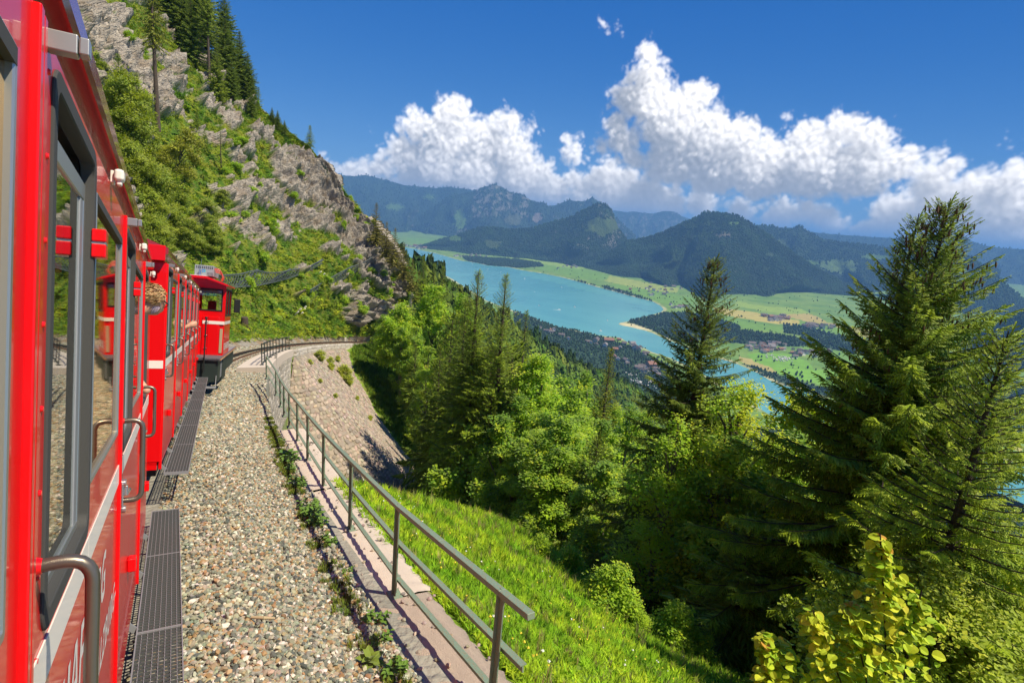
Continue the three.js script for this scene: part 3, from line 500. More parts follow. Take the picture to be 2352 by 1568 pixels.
{
  const t = thing('railway_track', 'rusty narrow gauge railway track with toothed middle rail curving round the bowl', 'railway track', lineAt(60).p);
  const o = t.position, sweep = (v, w, h, top, base) => {   // a rail on the line
    const m = new MB(); let prev = null;
    for (let s = 20; s <= 188; s += 0.8) {
      const prof = [[-base, -h], [base, -h], [base, -h + 0.02], [0.012, -h + 0.03], [0.012, -0.035], [w, -0.03], [w, 0], [-w, 0], [-w, -0.03], [-0.012, -0.035], [-0.012, -h + 0.03], [-base, -h + 0.02]].map(([x, y]) => beside(s, v + x, y + top).sub(o));
      if (prev) for (let i = 0; i < prof.length; i++) { const k = (i + 1) % prof.length; m.quad(prev[k], prev[i], prof[i], prof[k]); }
      prev = prof;
    }
    return m.get();
  };
  mesh('rail', sweep(0.5, 0.03, 0.13, 0, 0.055), M_rail, t); mesh('rail', sweep(-0.5, 0.03, 0.13, 0, 0.055), M_rail, t);
  const rack = new MB(); for (let s = 20; s <= 188; s += 0.8) { const a = beside(s, 0, 0.02).sub(o), b = beside(s + 0.8, 0, 0.02).sub(o); for (const q of [-0.045, 0.045]) rack.bar(a.clone().addScaledVector(lineAt(s).right, q), b.clone().addScaledVector(lineAt(s).right, q), 0.025, 0.16); for (let k = 0; k < 3; k++) { const c = beside(s + k * 0.266, 0, 0.05).sub(o); rack.bar(c.clone().addScaledVector(lineAt(s).right, -0.05), c.clone().addScaledVector(lineAt(s).right, 0.05), 0.03, 0.05); } }
  mesh('rack_rail', rack.get(), new THREE.MeshStandardMaterial({ color: new THREE.Color(0.03, 0.025, 0.022), roughness: 0.6, metalness: 0.3 }), t);
  const g = new RoundedBoxGeometry(1.9, 0.16, 0.22, 1, 0.02);
  for (let s = 33; s < 150; s += 0.85) { const l = lineAt(s), k = mesh('sleeper', g, M_sleeper, t); k.position.copy(beside(s, 0, -0.2).sub(o)); k.rotation.set(-0.21, -l.az, 0, 'YXZ'); }
}
// sweep of a cross-section (list of [v, dy] round the outline) along the line
function along(s0, s1, step, prof, o, m = new MB(), close = true) {
  let prev = null; const n = Math.max(1, Math.round((s1 - s0) / step));
  for (let q = 0; q <= n; q++) {
    const s = lerp(s0, s1, q / n), P = prof.map(([v, y]) => beside(s, v, y).sub(o));
    if (prev) for (let i = 0; i < P.length; i++) { const k = (i + 1) % P.length; m.quad(prev[k], prev[i], P[i], P[k]); }
    else if (close) for (let i = 1; i < P.length - 1; i++) m.tri(P[0], P[i], P[i + 1]);
    if (q === n && close) for (let i = 1; i < P.length - 1; i++) m.tri(P[0], P[i + 1], P[i]);
    prev = P;
  }
  return m;
}
{
  const o = beside(42, 2.5, 0), t = thing('concrete_slab', 'pale concrete slab carrying the dark railing beside the curve', 'slab', o);
  const c = 0.02; mesh('deck', along(30.6, 55.6, 1, [[1.4, -0.62], [1.4 + c, 0.02], [2.96 - c, 0.04], [2.98, 0.02], [2.98, -0.62]], o).get(), M_concrete, t);
  const f = thing('railing', 'dark green steel railing with broad posts on the concrete slab', 'railing', beside(32.3, 2.5, 0.03)), q = f.position;
  for (let i = 0; i < 10; i++) { const s = 32.3 + i * 2.68, a = beside(s, 2.5, 0.04).sub(q), r = lineAt(s).right; mesh('post', new MB().bar(a, a.clone().add(V(0, 1.16, 0)), 0.05, 0.13, lineAt(s).fwd, null, 0.006).get(), M_dark, f); mesh('base_plate', new MB().bar(a, a.clone().add(V(0, 0.02, 0)), 0.2, 0.2, r).get(), M_dark, f); }
  for (const h of [0.14, 0.62, 1.13]) { const m = new MB(); for (let s = 32.3; s < 56.4; s += 1.34) m.bar(beside(s, 2.56, 0.04 + h).sub(q), beside(s + 1.34, 2.56, 0.04 + h).sub(q), 0.035, h > 1 ? 0.07 : 0.05); mesh('rail', m.get(), M_dark, f); }
}
// near fence: angle-iron posts and three rails, turning up to the slab at its far end
{
  const base = (s) => beside(s, table([[0, 2.97], [5, 2.97], [9, 3.1], [13, 3.22], [19, 3.28], [21.6, 3.22], [24.3, 2.92]], s), table([[0, -0.57], [9, -0.6], [19, -0.58], [21.6, -0.42], [24.3, -0.02]], s));
  const f = thing('steel_fence', 'green rust flecked steel fence with three rails on the stony kerb', 'fence', base(5)), o = f.position;
  const posts = [1.0, 3.05, 5.0, 7.0, 9.15, 11.2, 13.25, 15.3, 17.3, 19.3, 21.6, 24.3];
  for (const s of posts) {
    const a = base(s).sub(o), l = lineAt(s), top = a.clone().add(V(0, 0.95, 0));
    const m = new MB().bar(a, top, 0.055, 0.008, l.right, null).bar(a.clone().addScaledVector(l.fwd, 0.026), top.clone().addScaledVector(l.fwd, 0.026).add(V(0, -0.02, 0)), 0.008, 0.05, l.right);
    mesh('post', m.get(), M_fence, f);
    mesh('foot_plate', new MB().bar(a.clone().add(V(0, -0.01, 0)), a.clone().add(V(0, 0.012, 0)), 0.16, 0.12, l.right).get(), M_fence, f);
  }
  const ss = [2.72, 3.05, 4, 5, 6, 7, 8, 9.15, 10, 11.2, 12.2, 13.25, 14.3, 15.3, 16.3, 17.3, 18.3, 19.3, 20.4, 21.6, 24.3];
  for (const [h, w, k, s0] of [[0.93, 0.052, 0.04, 2.72], [0.52, 0.01, 0.048, 2.8], [0.15, 0.01, 0.048, 0.2]]) {
    const m = new MB(), list = s0 < 1 ? [0.2, 1, 2, ...ss.slice(1)] : [s0, ...ss.slice(1)];
    for (let i = 0; i + 1 < list.length; i++) { const off = h > 0.9 ? 0 : 0.035, a = base(list[i]).addScaledVector(lineAt(list[i]).right, off).add(V(0, h, 0)).sub(o), b = base(list[i + 1]).addScaledVector(lineAt(list[i + 1]).right, off).add(V(0, h, 0)).sub(o); m.bar(a, b, w, k, V(0, 1, 0), null, h > 0.9 ? 0.004 : 0); if (h < 0.9) m.bar(a.clone().add(V(0, k / 2, 0)), b.clone().add(V(0, k / 2, 0)), 0.045, 0.008); }
    mesh('rail', m.get(), M_fence, f);
  }
}
// kerb of concrete blocks under the fence, and the stones lying on it
{
  const o = beside(5, 3, -0.6), t = thing('stone_kerb', 'long pale kerb of rough concrete blocks below the fence', 'kerb', o);
  const joints = [-1.2, 1.1, 3.0, 4.95, 6.95, 9.0, 11.0, 13.0, 15.0];
  rnd = mulberry(5);
  for (let i = 0; i + 1 < joints.length; i++) {
    const e = rr(-0.03, 0.03), h = rr(-0.015, 0.015), a = joints[i] + 0.02, b = joints[i + 1] - 0.02, n = 26, mcol = 7, off = (s) => table([[0, 0], [5, 0], [9, 0.13], [13, 0.25], [16, 0.3]], s);
    const g = sheet(n, 11, (p, q) => {   // rough top with broken edges, and both flanks
      const s = lerp(a, b, p / n), prof = [[2.66, -1.1], [2.65, -0.68], [2.68, -0.605], [2.8, -0.59], [2.9, -0.585], [3.0, -0.585], [3.1, -0.585], [3.18, -0.59], [3.26, -0.595], [3.31, -0.62], [3.33, -0.7], [3.33, -1.1]][q];
      const w = beside(s, 0), rough = q > 1 && q < 10 ? fbm2(s * 5 + i * 9, q * 0.9, 3) * 0.035 : fbm2(s * 4 + i * 9, 3, 3) * 0.05;
      const p3 = beside(s, prof[0] + off(s) + e + (q < 3 || q > 8 ? rough : 0), prof[1] + h + (q > 1 && q < 10 ? rough * 0.8 : 0));
      return [p3.sub(o), [1, 1, 1], [s, q * 0.15]];
    });
    mesh('kerb_block', g, i < 3 ? M_pebbly : M_concrete, t);
  }
}
// masonry: irregular stones laid on a surface
const stoneShapes = [0, 1, 2, 3, 4, 5, 6, 7].map((k) => {
  const r = mulberry(300 + k), n = 6 + (k % 3), P = []; for (let i = 0; i < n; i++) { const a = (i + r() * 0.55) / n * 6.2832, q = 0.46 + r() * 0.1; P.push([Math.cos(a) * q * (1 + 0.15 * (k % 2)), Math.sin(a) * q]); }
  const m = new MB(), ring = (f, y) => P.map(([x, z], i) => V(x * f, y + (((i * 7 + k) % 5) - 2) * 0.012, z * f)), A = ring(1, -0.25), B = ring(0.99, 0.05), C = ring(0.8, 0.16), top = V(0, 0.17 + r() * 0.04, 0);
  for (let i = 0; i < n; i++) { const j = (i + 1) % n; m.quad(A[i], B[i], B[j], A[j]).quad(B[i], C[i], C[j], B[j]).tri(C[i], top, C[j]); }
  return m.get();
});
const stoneMats = [[0.38, 0.31, 0.24], [0.30, 0.255, 0.205], [0.43, 0.355, 0.275], [0.25, 0.215, 0.18], [0.35, 0.29, 0.22]].map((c) => new THREE.MeshStandardMaterial({ color: new THREE.Color(...c), roughness: 1, bumpMap: rep(speck, 1.5), bumpScale: 0.03 }));
{
  rnd = mulberry(91);
  const o = beside(56, 4, -1), t = thing('stone_embankment', 'large sloping embankment paved with rough limestone blocks', 'embankment', o), spots = [];
  const normalAt = (s, v) => { const e = 0.2, q = (a, b) => beside(a, b).setY(coneY(a, b)); return q(s + e, v).sub(q(s - e, v)).cross(q(s, v + e).sub(q(s, v - e))).normalize().multiplyScalar(-1); };
  const place = (s, v, size) => {
    const y = coneY(s, v), p = beside(s, v).setY(y); if (groundY(s, v, true) > y + 0.12) return;
    let n = normalAt(s, v); if (n.y < 0) n.negate();
    const q = new THREE.Quaternion().setFromUnitVectors(V(0, 1, 0), n).multiply(turnY(rnd() * 6.28));
    spots.push([p.addScaledVector(n, rr(-0.05, 0.03)), q, V(size * rr(0.85, 1.6), size * rr(0.4, 1.1), size * rr(0.7, 1.15)), p.length() / size]);
  };
  for (let d = 0.5; d < 19; ) {   // rows outward from the crown
    const size = d < 8 ? rr(0.30, 0.38) : 0.27;
    for (let a = 0; a < 1.62; a += size * 1.08 / d) place(54.5 - Math.sin(a) * d, 3.1 + Math.cos(a) * d, size * rr(0.85, 1.2));
    for (let s = 54.5; s < 92; s += size * 1.12) place(s + rr(-0.12, 0.12), 3.1 + d + rr(-0.12, 0.12), size * rr(0.85, 1.2));
    d += size * 0.8;
  }
  spots.sort((a, b) => a[3] - b[3]);
  spots.forEach(([p, q, s], i) => { if (i >= 300) return; const m = mesh('stone', stoneShapes[i % 8], stoneMats[Math.floor(rnd() * 5)], t); m.position.copy(p).sub(o); m.quaternion.copy(q); m.scale.copy(s); });
  scatter('stone_paving', stoneShapes[2], new THREE.MeshStandardMaterial({ roughness: 1, bumpMap: rep(speck, 1.5), bumpScale: 0.03 }), spots.slice(300).map(([p, q, s]) => [TRS(p.clone().sub(o), q, s), vary([0.37, 0.305, 0.235], 0.3)]), t);
  // bedding under the stones
  const gnd = sheet(90, 40, (i, j) => { const d = 0.05 + j / 40 * 19, f = i / 90; let s, v; if (f < 0.4) { const a = 1.62 * (1 - f / 0.4); s = 54.5 - Math.sin(a) * d; v = 3.1 + Math.cos(a) * d; } else { s = lerp(54.5, 92, (f - 0.4) / 0.6); v = 3.1 + d; } const y = coneY(s, v); return [beside(s, v).setY(y - 0.02).sub(o), vary([0.36, 0.30, 0.23], 0.25)]; });
  mesh('mortar_bed', gnd, new THREE.MeshStandardMaterial({ vertexColors: true, roughness: 1, side: THREE.DoubleSide, bumpMap: rep(grain, 2), bumpScale: 0.05 }), t);
}
{
  rnd = mulberry(92);
  const M = [[0.58, 0.53, 0.44], [0.50, 0.45, 0.37], [0.62, 0.57, 0.49]].map((c) => new THREE.MeshStandardMaterial({ color: new THREE.Color(...c), roughness: 1, bumpMap: rep(speck, 1.5), bumpScale: 0.03 }));
  const blocks = [0, 1, 2].map((k) => new RoundedBoxGeometry(1, 1, 1, 2, 0.12));
  const laid = (t, o, s0, s1, v, top, bottom, h, w) => {
    let n = 0; for (let y = top; y > bottom(s1) - 6 && n < 300; y -= h) for (let s = s0 + rnd() * w; s < s1 && n < 300; ) { const L = w * rr(0.6, 1.35); if (y > bottom(s)) { const m = mesh('stone', blocks[n % 3], M[Math.floor(rnd() * 3)], t); m.position.copy(beside(s + L / 2, v + rr(-0.03, 0.03), y - h / 2).sub(o)); m.scale.set(0.3, h * 0.95, L * 0.96); m.rotation.set(0, -lineAt(s).az, 0); n++; } s += L; }
  };
  const o = beside(43, 2.9, -3), t = thing('retaining_wall', 'tall pale masonry wall under the concrete slab', 'wall', o);
  mesh('wall_core', along(29, 55.2, 1, [[1.6, -9], [1.6, -0.6], [2.84, -0.6], [2.84, -9]], o).get(), M_pebbly, t);
  laid(t, o, 30, 55, 2.82, -0.63, (s) => -4.6 - 1.5 * smooth(30, 40, s), 0.46, 0.95);
  const o2 = beside(75, 3, -0.6), t2 = thing('stone_wall', 'low wall of white stone courses along the top of the embankment', 'wall', o2);
  laid(t2, o2, 56, 97, 3.05, -0.05, () => -1.05, 0.34, 0.8);
}
// ballast
{
  rnd = mulberry(17);
  const shapes = [0, 1, 2, 3].map((k) => { const g = new THREE.IcosahedronGeometry(0.5, 0), p = g.attributes.position, r = mulberry(70 + k), seen = new Map(); for (let i = 0; i < p.count; i++) { const key = [p.getX(i), p.getY(i), p.getZ(i)].map((x) => x.toFixed(3)).join(); if (!seen.has(key)) seen.set(key, 0.66 + r() * 0.62); const f = seen.get(key); p.setXYZ(i, p.getX(i) * f * 1.2, p.getY(i) * f * 0.72, p.getZ(i) * f * 0.95); } g.computeVertexNormals(); return g; });
  const tones = [[0.30, 0.30, 0.215], [0.21, 0.22, 0.17], [0.42, 0.395, 0.285], [0.13, 0.14, 0.115], [0.36, 0.275, 0.15], [0.60, 0.56, 0.46], [0.32, 0.20, 0.095], [0.24, 0.265, 0.20], [0.08, 0.087, 0.077], [0.39, 0.31, 0.22]];
  const lists = [[], [], [], []];
  const drop = (s, v, size, lift = 0) => { const y = groundY(s, v), p = beside(s, v).setY(y + size * (0.1 + lift) + (fbm2(s * 3, v * 3, 2) * 0.035)); lists[Math.floor(rnd() * 4)].push([TRS(p, euler(rr(-0.6, 0.6), rnd() * 6.3, rr(-0.6, 0.6)), size * rr(0.75, 1.3)), vary(tones[Math.floor(Math.pow(rnd(), 1.25) * 10)], 0.22)]); };
  for (let k = 0; k < 46000; k++) { const s = 1.2 + Math.pow(rnd(), 1.4) * 13, v = rr(0.95, 2.7 + table([[5, 0], [9, 0.13], [13, 0.25]], s)); drop(s, v, rr(0.026, 0.048)); if (rnd() < 0.35) drop(s, v, rr(0.024, 0.042), 0.6); }
  for (let k = 0; k < 24000; k++) { const s = rr(12, 34), v = rr(0.4, s < 22 ? 2.95 : 2.9); drop(s, v, rr(0.05, 0.08)); }
  for (let k = 0; k < 42000; k++) { const s = 30 + Math.pow(rnd(), 1.2) * 75, v = rr(-1.6, s < 56 ? 1.4 : 3.0); drop(s, v, rr(0.07, 0.11)); }
  for (let k = 0; k < 7000; k++) { const s = 1.5 + rnd() * 14, off = table([[5, 0], [9, 0.13], [13, 0.25]], s); drop(s, rr(2.2, 2.72) + off, rr(0.02, 0.045), 0.2); }
  for (let k = 0; k < 160; k++) { const s = rr(1.5, 13), v = rr(2.72, 3.28) ; const p = beside(s, v + table([[5, 0], [9, 0.1], [13, 0.22]], s), -0.585); lists[k % 4].push([TRS(p.add(V(0, 0.012, 0)), euler(rr(-0.5, 0.5), rnd() * 6, 0), rr(0.02, 0.05)), vary([0.36, 0.3, 0.24], 0.3)]); }
  for (let k = 0; k < 5200; k++) { const s = 30 + rnd() * 85, v = rr(-4.2, -1.5); drop(s, v, rr(0.08, 0.2)); }
  lists.forEach((l, i) => tag(scatter('gravel', shapes[i], new THREE.MeshStandardMaterial({ roughness: 0.95, flatShading: true }), l), 'sharp cream and grey ballast stones beside the track', 'gravel', null, 'stuff'));
}
// ---------------------------------------------------------------- the train: two red coaches and the locomotive in front
const font = await new FontLoader().loadAsync('fonts/droid/droid_sans_bold.typeface.json');
const PM = (c, o = {}) => new THREE.MeshPhysicalMaterial({ color: new THREE.Color(...c), roughness: 0.35, clearcoat: 1, clearcoatRoughness: 0.05, ...o });
const M_red = PM([0.74, 0.003, 0.005], { clearcoat: 0.45, specularIntensity: 0.5 }), M_redDeep = PM([0.34, 0.003, 0.006], { clearcoat: 0.4, specularIntensity: 0.5 }), M_white = PM([0.82, 0.78, 0.70], { roughness: 0.5, clearcoat: 0.2, specularIntensity: 0.4 }), M_roof = PM([0.33, 0.02, 0.022], { roughness: 0.4 });
const M_rubber = new THREE.MeshStandardMaterial({ color: new THREE.Color(0.05, 0.05, 0.047), roughness: 0.8 }), M_black = new THREE.MeshStandardMaterial({ color: new THREE.Color(0.012, 0.014, 0.013), roughness: 0.55 });
const M_alu = new THREE.MeshStandardMaterial({ color: new THREE.Color(0.46, 0.47, 0.45), roughness: 0.38, metalness: 0.8 }), M_tube = new THREE.MeshStandardMaterial({ color: new THREE.Color(0.20, 0.175, 0.14), roughness: 0.35, metalness: 0.75 });
const M_bars = new THREE.MeshStandardMaterial({ color: new THREE.Color(0.10, 0.11, 0.11), roughness: 0.5, metalness: 0.3 });
const M_steel = new THREE.MeshStandardMaterial({ color: new THREE.Color(0.30, 0.31, 0.32), roughness: 0.5, metalness: 0.3 }), M_chrome = new THREE.MeshStandardMaterial({ color: new THREE.Color(0.66, 0.64, 0.62), roughness: 0.25, metalness: 0.9 });
const M_glass = new THREE.MeshPhysicalMaterial({ color: new THREE.Color(0.86, 0.92, 0.88), roughness: 0.02, transmission: 1, thickness: 0, ior: 1.75, specularIntensity: 1 });
const M_amber = new THREE.MeshStandardMaterial({ color: new THREE.Color(0.95, 0.58, 0.12), roughness: 0.03, metalness: 1, transparent: true, opacity: 0.78 });
const M_wood = PM([0.46, 0.20, 0.045], { roughness: 0.5, clearcoat: 0.4 }), M_seat = new THREE.MeshStandardMaterial({ color: new THREE.Color(0.5, 0.23, 0.05), roughness: 0.7 }), M_lining = new THREE.MeshStandardMaterial({ color: new THREE.Color(0.42, 0.34, 0.2), roughness: 0.8 });
const CANT = 3.5 * D2R;
function trainFrame(vx, vy, L, h, exact) {   // axes of a vehicle from the point where its long edges meet
  const T = ray(vx, vy).normalize(); let la, u;
  const l0 = V().crossVectors(T, V(0, 1, 0)).normalize(), u0 = V().crossVectors(l0, T);
  u = u0.multiplyScalar(Math.cos(CANT)).addScaledVector(l0, Math.sin(CANT)); la = V().crossVectors(T, u).normalize();
  return new THREE.Matrix4().makeBasis(la, u, T.clone().negate()).setPosition(la.clone().multiplyScalar(-L).addScaledVector(u, -h));
}
const HB = 2.05;   // the camera's height over the vehicle's base line
const holed = (t0, y0, t1, y1, holes, depth = 0.03) => {   // a panel of the side wall, from outside face x = 0 inwards
  const s = new THREE.Shape([[t0, y0], [t1, y0], [t1, y1], [t0, y1]].map((p) => new THREE.Vector2(...p)));
  for (const [a, b, c, d, r] of holes) { const h = new THREE.Path(); h.moveTo(a + r, b); h.lineTo(c - r, b); h.absarc(c - r, b + r, r, -Math.PI / 2, 0); h.lineTo(c, d - r); h.absarc(c - r, d - r, r, 0, Math.PI / 2); h.lineTo(a + r, d); h.absarc(a + r, d - r, r, Math.PI / 2, Math.PI); h.lineTo(a, b + r); h.absarc(a + r, b + r, r, Math.PI, Math.PI * 1.5); s.holes.push(h); }
  const g = new THREE.ExtrudeGeometry(s, { depth: depth - 0.006, bevelEnabled: true, bevelSize: 0.003, bevelThickness: 0.003, bevelSegments: 1, curveSegments: 5 });
  return g.applyMatrix4(new THREE.Matrix4().makeBasis(V(0, 0, -1), V(0, 1, 0), V(1, 0, 0))).translate(-depth + 0.003, 0, 0);   // shape x -> along, y -> up, extrusion -> out
};
const ringFrame = (t0, y0, t1, y1, w, x0, x1, r = 0.05) => {   // a frame round an opening
  const s = new THREE.Shape(); const rect = (p, a, b, c, d, q) => { p.moveTo(a + q, b); p.lineTo(c - q, b); p.absarc(c - q, b + q, q, -Math.PI / 2, 0); p.lineTo(c, d - q); p.absarc(c - q, d - q, q, 0, Math.PI / 2); p.lineTo(a + q, d); p.absarc(a + q, d - q, q, Math.PI / 2, Math.PI); p.lineTo(a, b + q); p.absarc(a + q, b + q, q, Math.PI, Math.PI * 1.5); return p; };
  rect(s, t0, y0, t1, y1, r); s.holes.push(rect(new THREE.Path(), t0 + w, y0 + w, t1 - w, y1 - w, Math.max(0.005, r - w * 0.6)));
  return new THREE.ExtrudeGeometry(s, { depth: x1 - x0 - 0.006, bevelEnabled: true, bevelSize: 0.003, bevelThickness: 0.003, bevelSegments: 1, curveSegments: 5 }).applyMatrix4(new THREE.Matrix4().makeBasis(V(0, 0, -1), V(0, 1, 0), V(1, 0, 0))).translate(x0 + 0.003, 0, 0);
};
const B = (t0, y0, x0, t1, y1, x1, r = 0) => new MB().box(x0, y0, -t1, x1, y1, -t0, r);   // box given as along, up, out
function addB(m, t0, y0, x0, t1, y1, x1, r = 0) { m.box(x0, y0, -t1, x1, y1, -t0, r); return m; }
function textFlat(text, size, t, y, x, slant = 0.22) {
  const g = new THREE.ShapeGeometry(font.generateShapes(text, size), 4); g.computeBoundingBox();
  const w = g.boundingBox.max.x, p = g.attributes.position; for (let i = 0; i < p.count; i++) { const a = p.getX(i) - w, b = p.getY(i); p.setXYZ(i, x, y + b, -(t + a + b * slant)); }
  g.computeVertexNormals(); return g;   // ends at t
}
function doorModule(t, o) {
  const d = mesh('door', holed(o + 0.035, 0.14, o + 0.868, 2.6, [[o + 0.16, 1.45, o + 0.84, 2.57, 0.06]], 0.035), M_red, t);
  mesh('gasket', ringFrame(o + 0.155, 1.445, o + 0.845, 2.575, 0.035, -0.03, 0.006, 0.06), M_rubber, d);
  mesh('reveal', ringFrame(o + 0.162, 1.452, o + 0.838, 2.568, 0.012, -0.07, -0.031, 0.06), M_black, d);
  const sash = mesh('sash', ringFrame(o + 0.175, 1.455, o + 0.828, 2.475, 0.045, -0.029, -0.017, 0.03), M_alu, d);
  mesh('sash_stile', new MB().box(-0.028, 1.5, -(o + 0.783), -0.019, 2.43, -(o + 0.735), 0.003).get(), M_steel, d);
  mesh('pane', B(o + 0.22, 1.5, -0.0235, o + 0.735, 2.43, -0.023).get(), M_glass, d);
  const rv = new MB(); for (let y = 0.3; y < 2.58; y += 0.16) for (const a of [0.07, 0.12]) if (y < 1.2 || y > 1.65 || a > 0.1) rv.cone(V(0, y, -(o + a)), V(0.004, y, -(o + a)), 0.007, 0.005, 8); mesh('rivets', rv.get(), M_red, d);
  // grab handle, a bent tube standing off the door
  const hz = -(o + 0.075), hc = new THREE.CatmullRomCurve3([V(0, 1.615, hz), V(0.05, 1.618, hz), V(0.075, 1.61, hz), V(0.088, 1.59, hz), V(0.09, 1.55, hz), V(0.09, 1.42, hz), V(0.09, 1.29, hz), V(0.086, 1.25, hz), V(0.07, 1.232, hz), V(0.04, 1.228, hz), V(0, 1.23, hz)], false, 'centripetal');
  mesh('handle', new THREE.TubeGeometry(hc, 44, 0.0125, 10), M_tube, d);
  mesh('handle_socket', new MB().cone(V(-0.005, 1.615, hz), V(0.014, 1.615, hz), 0.022, 0.014, 10).cone(V(-0.005, 1.23, hz), V(0.014, 1.23, hz), 0.022, 0.014, 10).get(), M_red, d);
  const lk = new MB(); lk.cone(V(0, 1.325, -(o + 0.02)), V(0.03, 1.325, -(o + 0.02)), 0.02, 0.02, 12); lk.cone(V(0, 1.2, -(o + 0.02)), V(0.03, 1.2, -(o + 0.02)), 0.018, 0.018, 12); addB(lk, o - 0.0, 1.2, 0.012, o + 0.035, 1.33, 0.02, 0.003); addB(lk, o + 0.05, 1.255, 0, o + 0.075, 1.305, 0.035, 0.005); lk.cone(V(0.03, 1.262, -(o + 0.06)), V(0.033, 1.258, -(o + 0.17)), 0.008, 0.011, 8);
  mesh('lock', lk.get(), M_chrome, d);
  const br = new MB(); addB(br, o + 0.085, 2.572, 0, o + 0.115, 2.610, 0.048, 0.003); addB(br, o + 0.085, 2.574, 0.049, o + 0.115, 2.607, 0.066, 0.003);
  mesh('door_stop', br.get(), M_alu, d);
  const hk = new MB(); addB(hk, o + 1.29, 2.60, 0, o + 1.35, 2.645, 0.012, 0.004); addB(hk, o + 1.27, 2.605, 0.012, o + 1.33, 2.65, 0.045, 0.012); addB(hk, o + 1.28, 2.59, 0.02, o + 1.31, 2.61, 0.038, 0.006);
  mesh('catch', hk.get(), M_white, d);
  mesh('catch_block', B(o + 0.80, 2.315, 0.0, o + 0.86, 2.352, 0.036, 0.004).get(), M_red, d); mesh('catch_block', B(o + 0.80, 2.268, 0.0, o + 0.86, 2.308, 0.036, 0.004).get(), M_red, d); mesh('catch_plate', B(o + 0.805, 2.308, 0, o + 0.85, 2.315, 0.035).get(), M_alu, d);
  mesh('hinge', B(o + 0.78, 0.62, 0, o + 0.86, 0.70, 0.045, 0.008).get(), M_red, d);
}
function makeCoach(label, group, matrix, tA, tB, seams) {
  const t = thing('red_coach', label, 'railway coach', null, group); matrix.decompose(t.position, t.quaternion, t.scale);
  const end = tB, body = new MB();
  // floor, far side, ends, cant rail
  addB(body, tA, 0.10, -2.2, end, 0.2, -0.036); addB(body, tA, 0.16, -2.23, tA + 0.04, 2.62, -0.036); addB(body, tA + 0.045, 1.45, -2.195, tA + 0.05, 1.54, -0.04);
  const first = seams[0], pitch = 2.0;
  mesh('body', body.get(), M_red, t);
  mesh('end_panel', B(tA - 0.006, 0.2, -2.2, tA + 0.035, 2.6, -0.004, 0.003).get(), M_red, t); mesh('end_panel', B(end - 0.035, 0.2, -2.2, end + 0.006, 2.6, -0.004, 0.003).get(), M_red, t);
  mesh('end_stripe', B(tA - 0.009, 1.335, -2.2, tA - 0.0061, 1.43, -0.006).get(), M_white, t);
  const far = [], side = mesh('far_side', holed(tA, 0.14, end, 2.6, Array.from({ length: Math.floor((end - tA) / 1) }, (_, i) => [tA + i + 0.12, 1.5, tA + i + 0.88, 2.5, 0.05]), 0.03), M_red, t); side.position.x = -2.2;
  for (const s of seams) {
    const e = Math.min(end, s + pitch); doorModule(t, s);
    const w = mesh('side_panel', holed(s + 0.872, 0.14, e - 0.035, 2.6, e > s + 1.6 ? [[s + 0.885, 1.585, s + 1.86, 2.475, 0.02]] : [], 0.03), M_red, t);
    if (e > s + 1.6) { mesh('window_frame', ringFrame(s + 0.885, 1.585, s + 1.86, 2.475, 0.013, -0.02, 0.004, 0.012), M_alu, w); mesh('frame_top', B(s + 0.89, 2.445, -0.012, s + 1.855, 2.472, 0.005).get(), M_rubber, w); mesh('pane', B(s + 0.897, 1.597, -0.008, s + 1.849, 2.463, -0.0075).get(), M_amber, w); }
    mesh('door_post', addB(addB(new MB(), s - 0.034, 0.1, -0.02, s - 0.008, 2.6, 0.014, 0.004), s + 0.008, 0.1, -0.02, s + 0.034, 2.6, 0.012, 0.004).get(), M_red, t);
    mesh('seam', B(s - 0.012, 0.12, -0.03, s + 0.012, 2.59, 0.0).get(), M_black, t);
    mesh('stripe', addB(addB(new MB(), s + 0.036, 1.337, 0.0005, s + 0.868, 1.425, 0.0036), s + 0.873, 1.337, 0.0005, e - 0.035, 1.425, 0.0036).get(), M_white, t);
    // seats seen through the panes
    const st = new MB(); addB(st, s + 0.93, 0.2, -2.1, s + 1.06, 1.75, -0.12, 0.03); addB(st, s + 0.5, 0.55, -2.1, s + 0.93, 0.72, -0.12, 0.03); addB(st, s + 1.06, 0.55, -2.1, s + 1.5, 0.72, -0.12, 0.03); mesh('bench', st.get(), M_seat, t);
    mesh('partition_post', B(s - 0.03, 0.2, -0.09, s + 0.03, 2.6, -0.036).get(), M_wood, t);
  }
  mesh('window_sill', B(tA + 0.1, 1.36, -0.09, end - 0.1, 1.4, -0.036).get(), M_wood, t);
  mesh('ceiling', B(tA + 0.05, 2.72, -2.15, end - 0.05, 2.74, -0.08).get(), M_lining, t);
  mesh('cant_rail', addB(addB(new MB(), tA + 0.02, 2.59, -0.07, end - 0.02, 2.72, -0.028), tA + 0.02, 2.602, -0.028, end - 0.02, 2.618, -0.006).get(), M_redDeep, t);
  const rm = new MB(), prof = [[0.012, 2.70], [0.02, 2.715], [0.02, 2.765], [0.008, 2.78], [-0.25, 2.88], [-0.6, 2.97], [-1.1, 3.01], [-1.6, 2.97], [-1.95, 2.88], [-2.21, 2.78], [-2.22, 2.70], [-2.1, 2.70], [-1.1, 2.8], [-0.06, 2.70]];
  const za = -(tA - 0.16), zb = -(end + 0.1); for (let i = 0; i < prof.length; i++) { const a = prof[i], b = prof[(i + 1) % prof.length]; rm.quad(V(a[0], a[1], za), V(b[0], b[1], za), V(b[0], b[1], zb), V(a[0], a[1], zb)); }
  for (const z of [za, zb]) for (let i = 1; i < prof.length - 1; i++) rm.tri(V(prof[0][0], prof[0][1], z), V(prof[i][0], prof[i][1], z), V(prof[i + 1][0], prof[i + 1][1], z));
